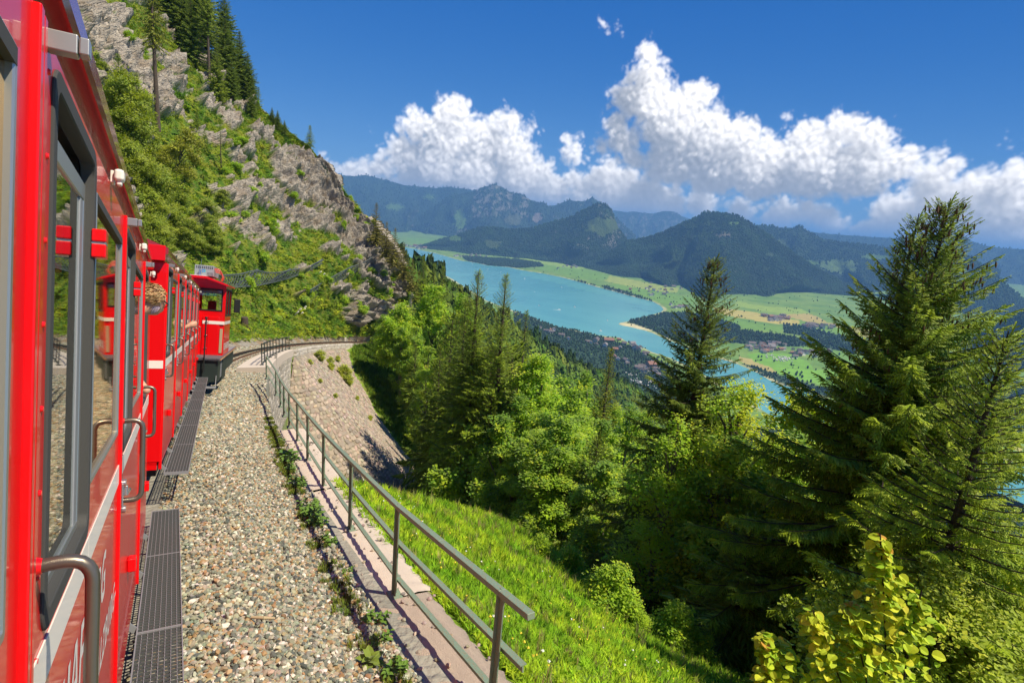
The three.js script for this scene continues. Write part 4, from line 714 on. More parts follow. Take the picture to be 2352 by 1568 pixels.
  mesh('roof', rm.get(), M_roof, t); mesh('roof_fascia', B(tA - 0.17, 2.62, -2.2, tA - 0.14, 2.8, -0.01, 0.006).get(), M_red, t);
  mesh('underframe', addB(addB(new MB(), tA + 0.2, -0.12, -2.0, end - 0.2, 0.1, -0.2), tA + 0.1, 0.0, -1.9, end - 0.1, 0.1, -0.05).get(), M_black, t);
  for (let k = 0; k < 2; k++) { const c = lerp(tA + 1.5, end - 1.5, k), w = new MB(); for (const x of [-0.6, -1.6]) for (const q of [-0.5, 0.5]) w.cone(V(x - 0.05, -0.0, -(c + q)), V(x + 0.05, -0.0, -(c + q)), 0.24, 0.24, 20); mesh('bogie', w.get(), M_black, t); }
  const bracket = new MB(); for (let k = tA + 0.3; k < end; k += 1.0) { bracket.bar(V(-0.04, 0.1, -k), V(0.1, -0.03, -k), 0.04, 0.012, V(0, 0, 1)); } mesh('step_bracket', bracket.get(), M_steel, t);
  return t;
}
// step boards of open steel grating hung along the coaches, each a frame with bearing bars and cross bars
function grating(t, t0, t1, x0, x1, y) {
  const f = new MB(); addB(f, t0, y - 0.035, x0, t1, y, x0 + 0.008); addB(f, t0, y - 0.04, x1 - 0.006, t1, y + 0.004, x1);
  const L = Math.round((t1 - t0) / 1.55); for (let i = 0; i <= L; i++) { const k = lerp(t0, t1, i / L); addB(f, k - 0.006, y - 0.035, x0, k + 0.006, y + 0.001, x1); }
  const b = mesh('step_board', f.get(), M_steel, t), m = new MB(), c = new MB();
  for (let k = t0 + 0.042; k < t1; k += 0.042) addB(m, k - 0.0035, y - 0.016, x0, k + 0.0035, y - 0.001, x1);
  for (let i = 1; i < 8; i++) { const x = lerp(x0, x1, i / 8); addB(c, t0, y - 0.016, x - 0.0018, t1, y - 0.002, x + 0.0018); }
  mesh('bearing_bars', m.get(), M_bars, b); mesh('cross_bars', c.get(), M_steel, b);
}
const F1 = trainFrame(400, 765, 0.215, HB), F2 = trainFrame(508, 717, 0.6, HB);
const coachA = makeCoach('nearest red coach with white stripe and large white lettering, at left edge', null, F1, -8.74, 6.82, [-8.74, -6.74, -4.74, -2.74, -0.74, 1.26, 3.26, 5.26]);
grating(coachA, -3, 7.45, 0.035, 0.30, 0.06);
mesh('lettering', textFlat('SCHAFBERG', 0.17, 2.68, 1.035, 0.0012), M_white, coachA); mesh('lettering', textFlat('ENSALZBURG-', 0.115, 3.2, 0.79, 0.0012), M_white, coachA);
const coachB = makeCoach('second red coach beyond the gap, its red end panel facing back', null, F2, 8.0, 19.5, [8.05, 10.05, 12.05, 14.05, 16.05, 18.05]);
grating(coachB, 8.1, 19.6, 0.035, 0.30, 0.04);
// ---------------------------------------------------------------- locomotive, seen from behind on its right side
const F3 = trainFrame(657, 707, 1.96, 2.89);
{
  const t = thing('locomotive', 'red rack locomotive with black skirts leading the train round the curve', 'locomotive'); F3.decompose(t.position, t.quaternion, t.scale);
  const W = -2.3, back = 22, front = 24.1, nose = 27;
  // cab walls with window openings
  const wallZ = (x0, y0, x1, y1, holes, tpos, th = 0.04) => { const s = new THREE.Shape([[x0, y0], [x1, y0], [x1, y1], [x0, y1]].map((p) => new THREE.Vector2(...p))); for (const [a, b, c, d] of holes) { const r = 0.07, h = new THREE.Path(); h.moveTo(a + r, b); h.lineTo(c - r, b); h.absarc(c - r, b + r, r, -1.5708, 0); h.absarc(c - r, d - r, r, 0, 1.5708); h.absarc(a + r, d - r, r, 1.5708, 3.1416); h.absarc(a + r, b + r, r, 3.1416, 4.7124); s.holes.push(h); } return new THREE.ExtrudeGeometry(s, { depth: th, bevelEnabled: false }).translate(0, 0, -tpos); };
  const rear = mesh('cab_back', wallZ(W, 1.06, 0, 3.5, [[-0.96, 2.63, -0.12, 3.34], [-2.18, 2.63, -1.34, 3.34]], back), M_red, t);
  for (const [a, c] of [[-0.96, -0.12], [-2.18, -1.34]]) { const fr = new MB(); for (const [p, q, r, s] of [[a - 0.03, 2.60, c + 0.03, 2.645], [a - 0.03, 3.32, c + 0.03, 3.37], [a - 0.03, 2.6, a + 0.015, 3.37], [c - 0.015, 2.6, c + 0.03, 3.37]]) fr.box(p, q, -back + 0.035, r, s, -back + 0.055, 0.004); const f = mesh('window_frame', fr.get(), M_black, rear); mesh('pane', new MB().box(a, 2.63, -back + 0.02, c, 3.34, -back + 0.022).get(), M_glass, f); }
  mesh('sunshade', new MB().box(-0.94, 3.2, -back - 0.02, -0.14, 3.3, -back - 0.01).get(), M_steel, rear);
  mesh('cab_front', wallZ(W, 1.06, 0, 3.5, [[-0.98, 2.45, -0.12, 3.34], [-2.18, 2.45, -1.34, 3.34]], front), M_red, t);
  for (const x of [0, W]) { const s = mesh('cab_side', holed(back - 0.0, 1.06, front, 3.5, [[back + 0.12, 2.46, back + 0.95, 3.38, 0.05], [back + 1.1, 2.46, front - 0.12, 3.38, 0.05]], 0.04), M_red, t); s.position.x = x === 0 ? 0 : W + 0.04; if (x === 0) { mesh('window_frame', ringFrame(back + 0.1, 2.44, back + 0.97, 3.4, 0.05, 0, 0.015), M_black, s); mesh('window_frame', ringFrame(back + 1.08, 2.44, front - 0.1, 3.4, 0.05, 0, 0.015), M_black, s); mesh('pane', B(back + 0.12, 2.46, -0.02, front - 0.12, 3.38, -0.018).get(), M_glass, s); } }
  // roof with sloped flanks
  const P = [[-2.4, 3.47], [-2.4, 3.53], [-1.72, 3.76], [-0.58, 3.76], [0.08, 3.53], [0.08, 3.47], [-0.58, 3.68], [-1.72, 3.68]], rf = new MB(), za = -(back - 0.42), zb = -(front + 0.3);
  for (let i = 0; i < P.length; i++) { const a = P[i], b = P[(i + 1) % P.length]; rf.quad(V(a[0], a[1], za), V(a[0], a[1], zb), V(b[0], b[1], zb), V(b[0], b[1], za)); }
  for (const z of [za, zb]) { rf.quad(V(...P[0], z), V(...P[1], z), V(...P[2], z), V(...P[7], z)); rf.quad(V(...P[7], z), V(...P[2], z), V(...P[3], z), V(...P[6], z)); rf.quad(V(...P[6], z), V(...P[3], z), V(...P[4], z), V(...P[5], z)); }
  mesh('roof', rf.get(), M_red, t); mesh('gable', (() => { const g = new MB(); for (const z of [-back + 0.03, -front]) g.quad(V(W, 3.5, z), V(0, 3.5, z), V(-0.58, 3.7, z), V(-1.72, 3.7, z)); return g.get(); })(), M_red, t);
  mesh('roof_plate', new MB().box(-1.72, 3.762, za - 0.02, -0.6, 3.775, zb + 0.1).get(), M_white, t);
  mesh('cab_floor', new MB().box(W, 1.0, -nose, 0, 1.06, -(back - 1.25)).get(), M_steel, t);
  const seat = new MB().box(-0.75, 1.5, -23.3, -0.25, 1.62, -22.8, 0.05).box(-0.75, 1.6, -22.95, -0.27, 2.35, -22.8, 0.06).box(-0.65, 2.35, -22.93, -0.37, 2.95, -22.81, 0.06); mesh('driver_seat', seat.get(), M_black, t);
  // rear hood, doors and hardware
  const hood = mesh('hood', new MB().box(-1.75, 1.06, -back, -0.78, 2.42, -(back - 0.9), 0.03).get(), M_red, t);
  const slope = new MB(); slope.quad(V(-1.75, 2.42, -(back - 0.9)), V(-0.78, 2.42, -(back - 0.9)), V(-0.78, 2.6, -back), V(-1.75, 2.6, -back)); slope.tri(V(-0.78, 2.42, -(back - 0.9)), V(-0.78, 2.42, -back), V(-0.78, 2.6, -back)); mesh('hood_top', slope.get(), M_red, hood);
  const gr = new MB(); for (let y = 1.2; y < 2.35; y += 0.045) gr.box(-0.79, y, -(back - 0.12), -0.765, y + 0.02, -(back - 0.75)); mesh('grille', gr.get(), M_redDeep, hood);
  mesh('cabinet_door', new MB().box(-0.67, 1.08, -back + 0.042, -0.15, 2.4, -back + 0.075, 0.01).get(), M_red, rear); mesh('door_fold', new MB().box(-0.50, 1.08, -back + 0.076, -0.49, 2.4, -back + 0.084).get(), M_redDeep, rear);
  const hi = new MB(); for (const y of [1.3, 1.75, 2.2]) hi.box(-0.6, y, -back + 0.076, -0.5, y + 0.02, -back + 0.1, 0.004).cone(V(-0.56, y + 0.01, -back + 0.08), V(-0.56, y + 0.01, -back + 0.11), 0.02, 0.02, 8); mesh('hinge', hi.get(), M_chrome, rear);
  mesh('back_stripe', new MB().box(-0.67, 2.15, -back + 0.077, 0.002, 2.26, -back + 0.081).get(), M_white, rear); mesh('wood_strip', new MB().box(-0.13, 1.16, -back + 0.042, -0.04, 2.0, -back + 0.06, 0.004).get(), M_lining, rear);
  mesh('side_stripe', B(back, 2.15, 0.001, front, 2.26, 0.005).get(), M_white, t);
  const lt = textFlat('SCHAFBERG', 0.24, 0, 1.25, 0); lt.translate(0.004, 0, -(front - 0.1)); mesh('lettering', lt, M_white, t);
  mesh('front_hood', new MB().box(W + 0.25, 1.06, -nose, -0.25, 2.3, -front - 0.041, 0.03).get(), M_red, t);
  mesh('mirror', new MB().box(0.1, 2.56, -(front + 0.02), 0.32, 3.08, -(front - 0.05), 0.03).bar(V(0, 3.1, -(front - 0.02)), V(0.22, 3.1, -(front - 0.02)), 0.02).bar(V(0.2, 3.1, -(front - 0.02)), V(0.2, 3.0, -(front - 0.02)), 0.02).get(), M_black, t);
  // platform, skirts, steps, pole
  mesh('platform', new MB().box(-0.76, 1.03, -back + 0.0, 0.03, 1.08, -(back - 1.27), 0.008).box(-0.0, 1.0, -nose, 0.05, 1.07, -(back - 1.3), 0.005).get(), new THREE.MeshStandardMaterial({ color: new THREE.Color(0.13, 0.125, 0.14), roughness: 0.6, bumpMap: rep(speck, 6), bumpScale: 0.01 }), t);
  mesh('platform_edge', B(back - 1.3, 1.01, 0.05, nose, 1.06, 0.07, 0.004).get(), M_wood, t);
  const sk = new MB(); sk.box(-1.9, 0.28, -(back - 1.12), -0.02, 1.0, -(back - 1.18), 0.01); addB(sk, back - 1.15, 0.28, -0.1, back - 0.35, 0.98, -0.02, 0.01); addB(sk, back - 0.3, 0.55, -0.12, back + 0.15, 0.98, -0.06); addB(sk, back + 0.2, 0.2, -0.1, back + 1.3, 0.98, 0.0, 0.01); addB(sk, back + 1.7, 0.4, -0.15, nose - 0.2, 0.98, -0.03, 0.01); sk.box(-2.0, 0.1, -nose, -0.4, 1.0, -(back - 1.1)); mesh('skirt', sk.get(), M_dark, t);
  const lv = new MB(); for (let y = 0.34; y < 0.95; y += 0.07) addB(lv, back - 0.32, y, -0.07, back + 0.18, y + 0.035, -0.02); mesh('vent_slats', lv.get(), M_steel, t);
  mesh('step', new MB().box(-0.75, 0.12, -(back - 1.3), -0.02, 0.16, -(back - 1.6), 0.006).bar(V(-0.05, 0.14, -(back - 1.3)), V(-0.05, 0.5, -(back - 1.2)), 0.02).get(), M_steel, t);
  mesh('pole', new MB().cone(V(-0.42, 0.6, -(back - 1.3)), V(-0.42, 2.35, -(back - 1.3)), 0.022, 0.022, 10).cone(V(-0.42, 2.35, -(back - 1.3)), V(-0.42, 2.42, -(back - 1.3)), 0.045, 0.035, 10).box(-0.45, 0.62, -(back - 1.27), -0.39, 0.85, -(back - 1.31), 0.005).get(), M_black, t);
  const ax = new MB(); for (const c of [back + 0.2, back + 3.4]) for (const x of [-0.6, -1.7]) ax.cone(V(x, 0.35, -c), V(x + 0.1, 0.35, -c), 0.34, 0.34, 24); mesh('wheel', ax.get(), M_black, t);
  // equipment box with hoses on the roof
  const M_box = new THREE.MeshStandardMaterial({ color: new THREE.Color(0.42, 0.44, 0.44), roughness: 0.45, metalness: 0.4 });
  const bx = mesh('equipment_box', new MB().box(-1.0, 3.78, -(back + 1.5), -0.42, 4.14, -(back - 0.05), 0.01).get(), M_box, t);
  const hol = new MB(); for (let i = 0; i < 9; i++) for (let k = 0; k < 2; k++) hol.box(-0.96 + i * 0.06, 4.03 + k * 0.045, -(back - 0.056), -0.925 + i * 0.06, 4.055 + k * 0.045, -(back - 0.05)); for (let i = 0; i < 5; i++) for (let k = 0; k < 3; k++) hol.box(-0.62 + i * 0.04, 3.8 + k * 0.04, -(back - 0.056), -0.6 + i * 0.04, 3.82 + k * 0.04, -(back - 0.05)); mesh('vent_holes', hol.get(), M_black, bx);
  const hs = new MB(); for (let i = 0; i < 4; i++) { const z = -(back + 0.1 + i * 0.16); hs.tube([V(-0.42, 4.05 - i * 0.03, z), V(-0.3, 4.06 - i * 0.04, z - 0.02), V(-0.2, 3.95 - i * 0.03, z - 0.04), V(-0.16, 3.8, z - 0.05), V(-0.2, 3.66, z - 0.06)], 0.018, 6); } mesh('hose', hs.get(), PM([0.6, 0.09, 0.04]), bx);
  const a1 = new THREE.ShapeGeometry(font.generateShapes('D', 0.1)).translate(-0.78, 3.9, -(back - 0.057)), a2 = new THREE.ShapeGeometry(font.generateShapes('i', 0.1)).translate(-0.7, 3.9, -(back - 0.057));
  mesh('logo', a1, new THREE.MeshStandardMaterial({ color: new THREE.Color(0.05, 0.3, 0.7) }), bx); mesh('logo', a2, new THREE.MeshStandardMaterial({ color: new THREE.Color(0.1, 0.5, 0.5) }), bx);
  mesh('aerial', new MB().cone(V(-0.8, 3.78, -(back - 0.12)), V(-0.8, 4.35, -(back - 0.12)), 0.008, 0.004, 6).box(-0.86, 3.78, -(back - 0.14), -0.78, 3.98, -(back - 0.1), 0.006).get(), M_chrome, t);
}

// ---------------------------------------------------------------- people at the coach windows
function bodyFromBones(bones, centre, half, res) {   // one continuous skin round tapered limbs
  const mc = new MarchingCubes(res, new THREE.MeshStandardMaterial(), false, false, 60000), S = res, k = 60, p = V(), ab = V(), ap = V();
  for (let z = 0; z < S; z++) for (let y = 0; y < S; y++) for (let x = 0; x < S; x++) {
    p.set((x - S / 2) / (S / 2), (y - S / 2) / (S / 2), (z - S / 2) / (S / 2)).multiplyScalar(half).add(centre); let e = 0;
    for (const [a, b, ra, rb] of bones) { ab.subVectors(b, a); ap.subVectors(p, a); const t = clamp(ap.dot(ab) / Math.max(1e-9, ab.lengthSq())), d = ap.addScaledVector(ab, -t).length() - lerp(ra, rb, t); e += Math.exp(-k * d); }
    mc.field[z * S * S + y * S + x] = Math.log(Math.max(e, 1e-30)) / k;
  }
  mc.isolation = 0; mc.update();
  const g = new THREE.BufferGeometry(), n = mc.count, P = new Float32Array(n * 3), N = new Float32Array(n * 3);
  for (let i = 0; i < n; i++) { P[i * 3] = mc.positionArray[i * 3] * half + centre.x; P[i * 3 + 1] = mc.positionArray[i * 3 + 1] * half + centre.y; P[i * 3 + 2] = mc.positionArray[i * 3 + 2] * half + centre.z; N.set([mc.normalArray[i * 3], mc.normalArray[i * 3 + 1], mc.normalArray[i * 3 + 2]], i * 3); }
  g.setAttribute('position', new THREE.BufferAttribute(P, 3)); g.setAttribute('normal', new THREE.BufferAttribute(N, 3)); return g;
}
const M_skin = new THREE.MeshPhysicalMaterial({ color: new THREE.Color(0.58, 0.31, 0.20), roughness: 0.6, sheen: 0.2 });
{
  const t = thing('person', 'fair haired person in glasses and checked mask leaning out of a coach window', 'person'); const m = F1.clone().multiply(new THREE.Matrix4().makeTranslation(0.045, 2.33, -5.72)); m.decompose(t.position, t.quaternion, t.scale);
  // local axes: x out of the coach, y up, z back. The face looks out, down and forward.
  const F = V(0.70, -0.52, -0.48).normalize(), R = V().crossVectors(F, V(0, 1, 0)).normalize(), U = V().crossVectors(R, F), q = (f, r, u) => F.clone().multiplyScalar(f).addScaledVector(R, r).addScaledVector(U, u);
  const neck = q(-0.05, 0, -0.12), chest = V(-0.42, -0.36, 0.12);
  const bones = [[q(0, 0, 0.03), q(-0.02, 0, 0.035), 0.085, 0.088], [q(0.03, 0, -0.04), q(0.035, 0, -0.07), 0.062, 0.048], [q(0.085, 0, -0.01), q(0.103, 0, -0.028), 0.013, 0.018], [q(-0.03, 0, -0.03), neck, 0.058, 0.055], [neck, chest, 0.058, 0.13], [chest, chest.clone().add(V(-0.05, -0.35, 0.05)), 0.15, 0.15], [chest.clone().add(V(0, 0.03, -0.17)), chest.clone().add(V(0, 0.03, 0.17)), 0.085, 0.085], [chest.clone().add(V(0, 0.03, -0.17)), V(-0.18, -0.6, -0.22), 0.055, 0.042], [V(-0.18, -0.6, -0.22), V(-0.03, -0.78, -0.1), 0.042, 0.032], [q(0.0, 0.083, -0.01), q(-0.012, 0.088, 0.012), 0.014, 0.018], [q(0.0, -0.083, -0.01), q(-0.012, -0.088, 0.012), 0.014, 0.018], [q(0.083, 0.0, -0.062), q(0.086, 0, -0.07), 0.018, 0.016], [q(0.074, 0.032, 0.018), q(0.074, 0.034, 0.017), 0.014, 0.014], [q(0.074, -0.032, 0.018), q(0.074, -0.034, 0.017), 0.014, 0.014]];
  mesh('body', bodyFromBones(bones, V(-0.2, -0.25, 0), 0.62, 96), M_skin, t);
  const hair = new MB(); rnd = mulberry(33);
  for (let k = 0; k < 2600; k++) {   // locks swept back and out
    const th = Math.acos(1 - rnd() * 1.62), ph = rnd() * 6.283; let d = V(Math.sin(th) * Math.cos(ph), Math.cos(th), Math.sin(th) * Math.sin(ph)); const n = q(d.x, d.z, d.y); if (d.x > 0.62 - 0.5 * Math.max(0, -d.y) && d.y < 0.62) continue;
    const base = q(-0.008, 0, 0.032).addScaledVector(n, 0.083), flow = F.clone().multiplyScalar(-0.6).addScaledVector(U, -0.35 + 0.3 * rnd()).addScaledVector(R, rr(-0.4, 0.4)).add(V(0, -0.25, 0.15)), L = rr(0.05, 0.1), a = base.clone().addScaledVector(n, rr(0.012, 0.034)).addScaledVector(flow, L * 0.5), b = a.clone().addScaledVector(flow, L * 0.6).addScaledVector(n, rr(-0.006, 0.016)), w = V().crossVectors(n, flow).normalize().multiplyScalar(0.005), c = vary([0.66, 0.44, 0.22], 0.3);
    hair.quad(base.clone().sub(w), base.clone().add(w), a.clone().add(w), a.clone().sub(w), c).tri(a.clone().sub(w), a.clone().add(w), b, c);
  }
  mesh('hair', hair.get(true), new THREE.MeshStandardMaterial({ vertexColors: true, roughness: 0.55 }), t);
  const cap = new THREE.SphereGeometry(0.09, 20, 14, 0, 6.2832, 0, 1.75); cap.applyMatrix4(new THREE.Matrix4().makeBasis(F, q(-0.25, 0, 0.97), R)); cap.translate(...q(-0.012, 0, 0.032).toArray()); mesh('scalp', cap, new THREE.MeshStandardMaterial({ color: new THREE.Color(0.5, 0.31, 0.15), roughness: 0.7 }), t);
  const gl = new MB(); for (const s of [-1, 1]) { gl.bar(q(-0.01, s * 0.09, 0.02), q(0.098, s * 0.078, 0.018), 0.006, 0.009); const ring = []; for (let i = 0; i < 10; i++) { const a = i / 10 * 6.283; ring.push(q(0.1, s * 0.042 + Math.cos(a) * 0.03, 0.012 + Math.sin(a) * 0.022)); } gl.tube(ring, 0.003, 5, 20, true); } gl.bar(q(0.102, -0.012, 0.015), q(0.102, 0.012, 0.015), 0.005); mesh('glasses', gl.get(), M_black, t);
  const chk = (() => { const c = document.createElement('canvas'); c.width = c.height = 64; const x = c.getContext('2d'); x.fillStyle = '#e9e2ea'; x.fillRect(0, 0, 64, 64); x.fillStyle = '#6d1440'; for (let i = 0; i < 8; i++) for (let k = 0; k < 8; k++) if ((i + k) % 2) x.fillRect(i * 8, k * 8, 8, 8); const tx = new THREE.CanvasTexture(c); tx.colorSpace = THREE.SRGBColorSpace; tx.wrapS = tx.wrapT = THREE.RepeatWrapping; tx.repeat.set(3, 2); return tx; })();
  const mk = new THREE.SphereGeometry(0.072, 20, 14, -1.9, 3.8, 1.25, 1.5); mk.applyMatrix4(new THREE.Matrix4().makeBasis(F, U, R).multiply(new THREE.Matrix4().makeRotationY(-Math.PI / 2 * 0))); mk.applyMatrix4(new THREE.Matrix4().makeTranslation(...q(0.036, 0, -0.05).toArray())); mesh('mask', mk, new THREE.MeshStandardMaterial({ map: chk, roughness: 0.8, side: THREE.DoubleSide }), t);
  const lp = new MB(); for (const s of [-1, 1]) lp.tube([q(-0.01, s * 0.094, 0.012), q(0.03, s * 0.086, -0.02), q(0.07, s * 0.064, -0.04)], 0.002, 4); mesh('ear_loop', lp.get(), M_white, t);
  const sh = bodyFromBones([[chest.clone().add(V(0.06, 0.06, -0.03)), chest.clone().add(V(-0.05, -0.35, 0.05)), 0.15, 0.17], [chest.clone().add(V(0, 0.03, -0.18)), chest.clone().add(V(0, 0.03, 0.18)), 0.105, 0.105], [chest.clone().add(V(0, 0.03, -0.18)), V(-0.2, -0.55, -0.22), 0.075, 0.06]], V(-0.35, -0.5, 0), 0.5, 56); mesh('shirt', sh, new THREE.MeshStandardMaterial({ color: new THREE.Color(0.16, 0.2, 0.3), roughness: 0.9 }), t);
}
{
  const t = thing('person', 'bare forearms held out of a farther coach window around a dark phone', 'person'); const m = F2.clone().multiply(new THREE.Matrix4().makeTranslation(0.06, 1.78, -12.5)); m.decompose(t.position, t.quaternion, t.scale);
  const bones = [];
  for (const s of [-1, 1]) { const wr = V(-0.02, -0.03, s * 0.09), pl = V(0.03, 0.0, s * 0.07), el = V(-0.28, -0.18, s * 0.17), shd = V(-0.42, 0.08, s * 0.2); bones.push([shd, el, 0.05, 0.04], [el, wr, 0.04, 0.026], [wr, pl, 0.027, 0.034], [pl, V(0.055, 0.02, s * 0.06), 0.034, 0.026]); for (let f = 0; f < 4; f++) { const a = V(0.06, 0.035 - f * 0.019, s * 0.066), b = V(0.098 - f * 0.004, 0.045 - f * 0.021, s * 0.05), c = V(0.1 - f * 0.004, 0.045 - f * 0.021, s * 0.02); bones.push([a, b, 0.010, 0.009], [b, c, 0.009, 0.0075]); } bones.push([V(0.03, 0.02, s * 0.05), V(0.045, 0.055, s * 0.03), 0.012, 0.009]); }
  bones.push([V(-0.42, 0.08, -0.2), V(-0.42, 0.08, 0.2), 0.09, 0.09], [V(-0.44, 0.1, 0), V(-0.4, 0.3, 0), 0.055, 0.05], [V(-0.4, 0.38, 0), V(-0.4, 0.4, 0), 0.09, 0.095], [V(-0.44, 0.05, 0), V(-0.46, -0.4, 0), 0.15, 0.13]);
  mesh('body', bodyFromBones(bones, V(-0.2, 0.02, 0), 0.5, 104), M_skin, t);
  mesh('shirt', bodyFromBones([[V(-0.44, 0.05, 0), V(-0.46, -0.4, 0), 0.165, 0.15], [V(-0.42, 0.08, -0.2), V(-0.42, 0.08, 0.2), 0.105, 0.105]], V(-0.42, -0.15, 0), 0.46, 40), new THREE.MeshStandardMaterial({ color: new THREE.Color(0.3, 0.05, 0.06), roughness: 0.9 }), t);
  const ph = thing('phone', 'dark phone held in both hands outside the farther coach window', 'phone'); F2.clone().multiply(new THREE.Matrix4().makeTranslation(0.145, 1.79, -12.5)).decompose(ph.position, ph.quaternion, ph.scale); mesh('case', new RoundedBoxGeometry(0.009, 0.072, 0.15, 2, 0.004), M_black, ph); mesh('screen', new MB().box(-0.0052, -0.033, -0.07, -0.0046, 0.033, 0.07).get(), M_glass, ph);
}
// ---------------------------------------------------------------- trees
const M_needle = new THREE.MeshStandardMaterial({ roughness: 0.65 }), M_bark = new THREE.MeshStandardMaterial({ color: new THREE.Color(0.10, 0.075, 0.055), roughness: 1, bumpMap: rep(grain, 1, 6), bumpScale: 0.03 }), M_barkGrey = new THREE.MeshStandardMaterial({ color: new THREE.Color(0.16, 0.14, 0.11), roughness: 1, bumpMap: rep(grain, 1, 6), bumpScale: 0.02 });
const M_leaf = new THREE.MeshPhysicalMaterial({ roughness: 0.9, transmission: 0.5, thickness: 0, specularIntensity: 0.6 });
const M_cone = new THREE.MeshStandardMaterial({ color: new THREE.Color(0.12, 0.062, 0.03), roughness: 0.8 });
const spindle = (a, b, r, m, n = 4) => { const d = b.clone().sub(a).normalize(); let x = V().crossVectors(d, V(0.3, 1, 0.2)).normalize(), y = V().crossVectors(d, x); const mid = a.clone().lerp(b, 0.55), ring = []; for (let i = 0; i < n; i++) { const k = i / n * 6.2832; ring.push(mid.clone().addScaledVector(x, Math.cos(k) * r).addScaledVector(y, Math.sin(k) * r)); } for (let i = 0; i < n; i++) { const p = ring[i], q = ring[(i + 1) % n]; m.tri(a, q, p).tri(b, p, q); } };
// a spray of spruce twig one unit long: a shoot along x with side shoots, hanging a little
const twigFine = [0, 1, 2].map((k) => { const r = mulberry(500 + k), m = new MB(); spindle(V(0, 0, 0), V(1, -0.10, 0), 0.042, m, 3); for (let i = 0; i < 9; i++) { const x = 0.08 + i * 0.095, s = i % 2 ? 1 : -1, L = (0.42 - 0.3 * x) * (0.8 + 0.4 * r()); spindle(V(x, -0.1 * x, 0), V(x + L * 0.72, -0.1 * x - L * (0.25 + 0.35 * r()), s * L * 0.72), 0.036, m, 3); } return m.get(); });
const twigCoarse = [0, 1].map((k) => { const r = mulberry(520 + k), m = new MB(); for (let i = 0; i < 6; i++) { const s = i % 2 ? 1 : -1, x = i * 0.13, L = 0.55 - x * 0.4; m.tri(V(x, 0.03, 0), V(x + L * 0.9, -0.1 - 0.25 * r(), s * L * 0.75), V(x + 0.16, -0.12, s * 0.1)); } m.tri(V(0, 0.05, 0), V(1, -0.12, 0.02), V(0.4, -0.2, 0)).tri(V(0, 0, -0.06), V(0.4, 0.02, 0.08), V(1, -0.1, 0)); return m.get(); });
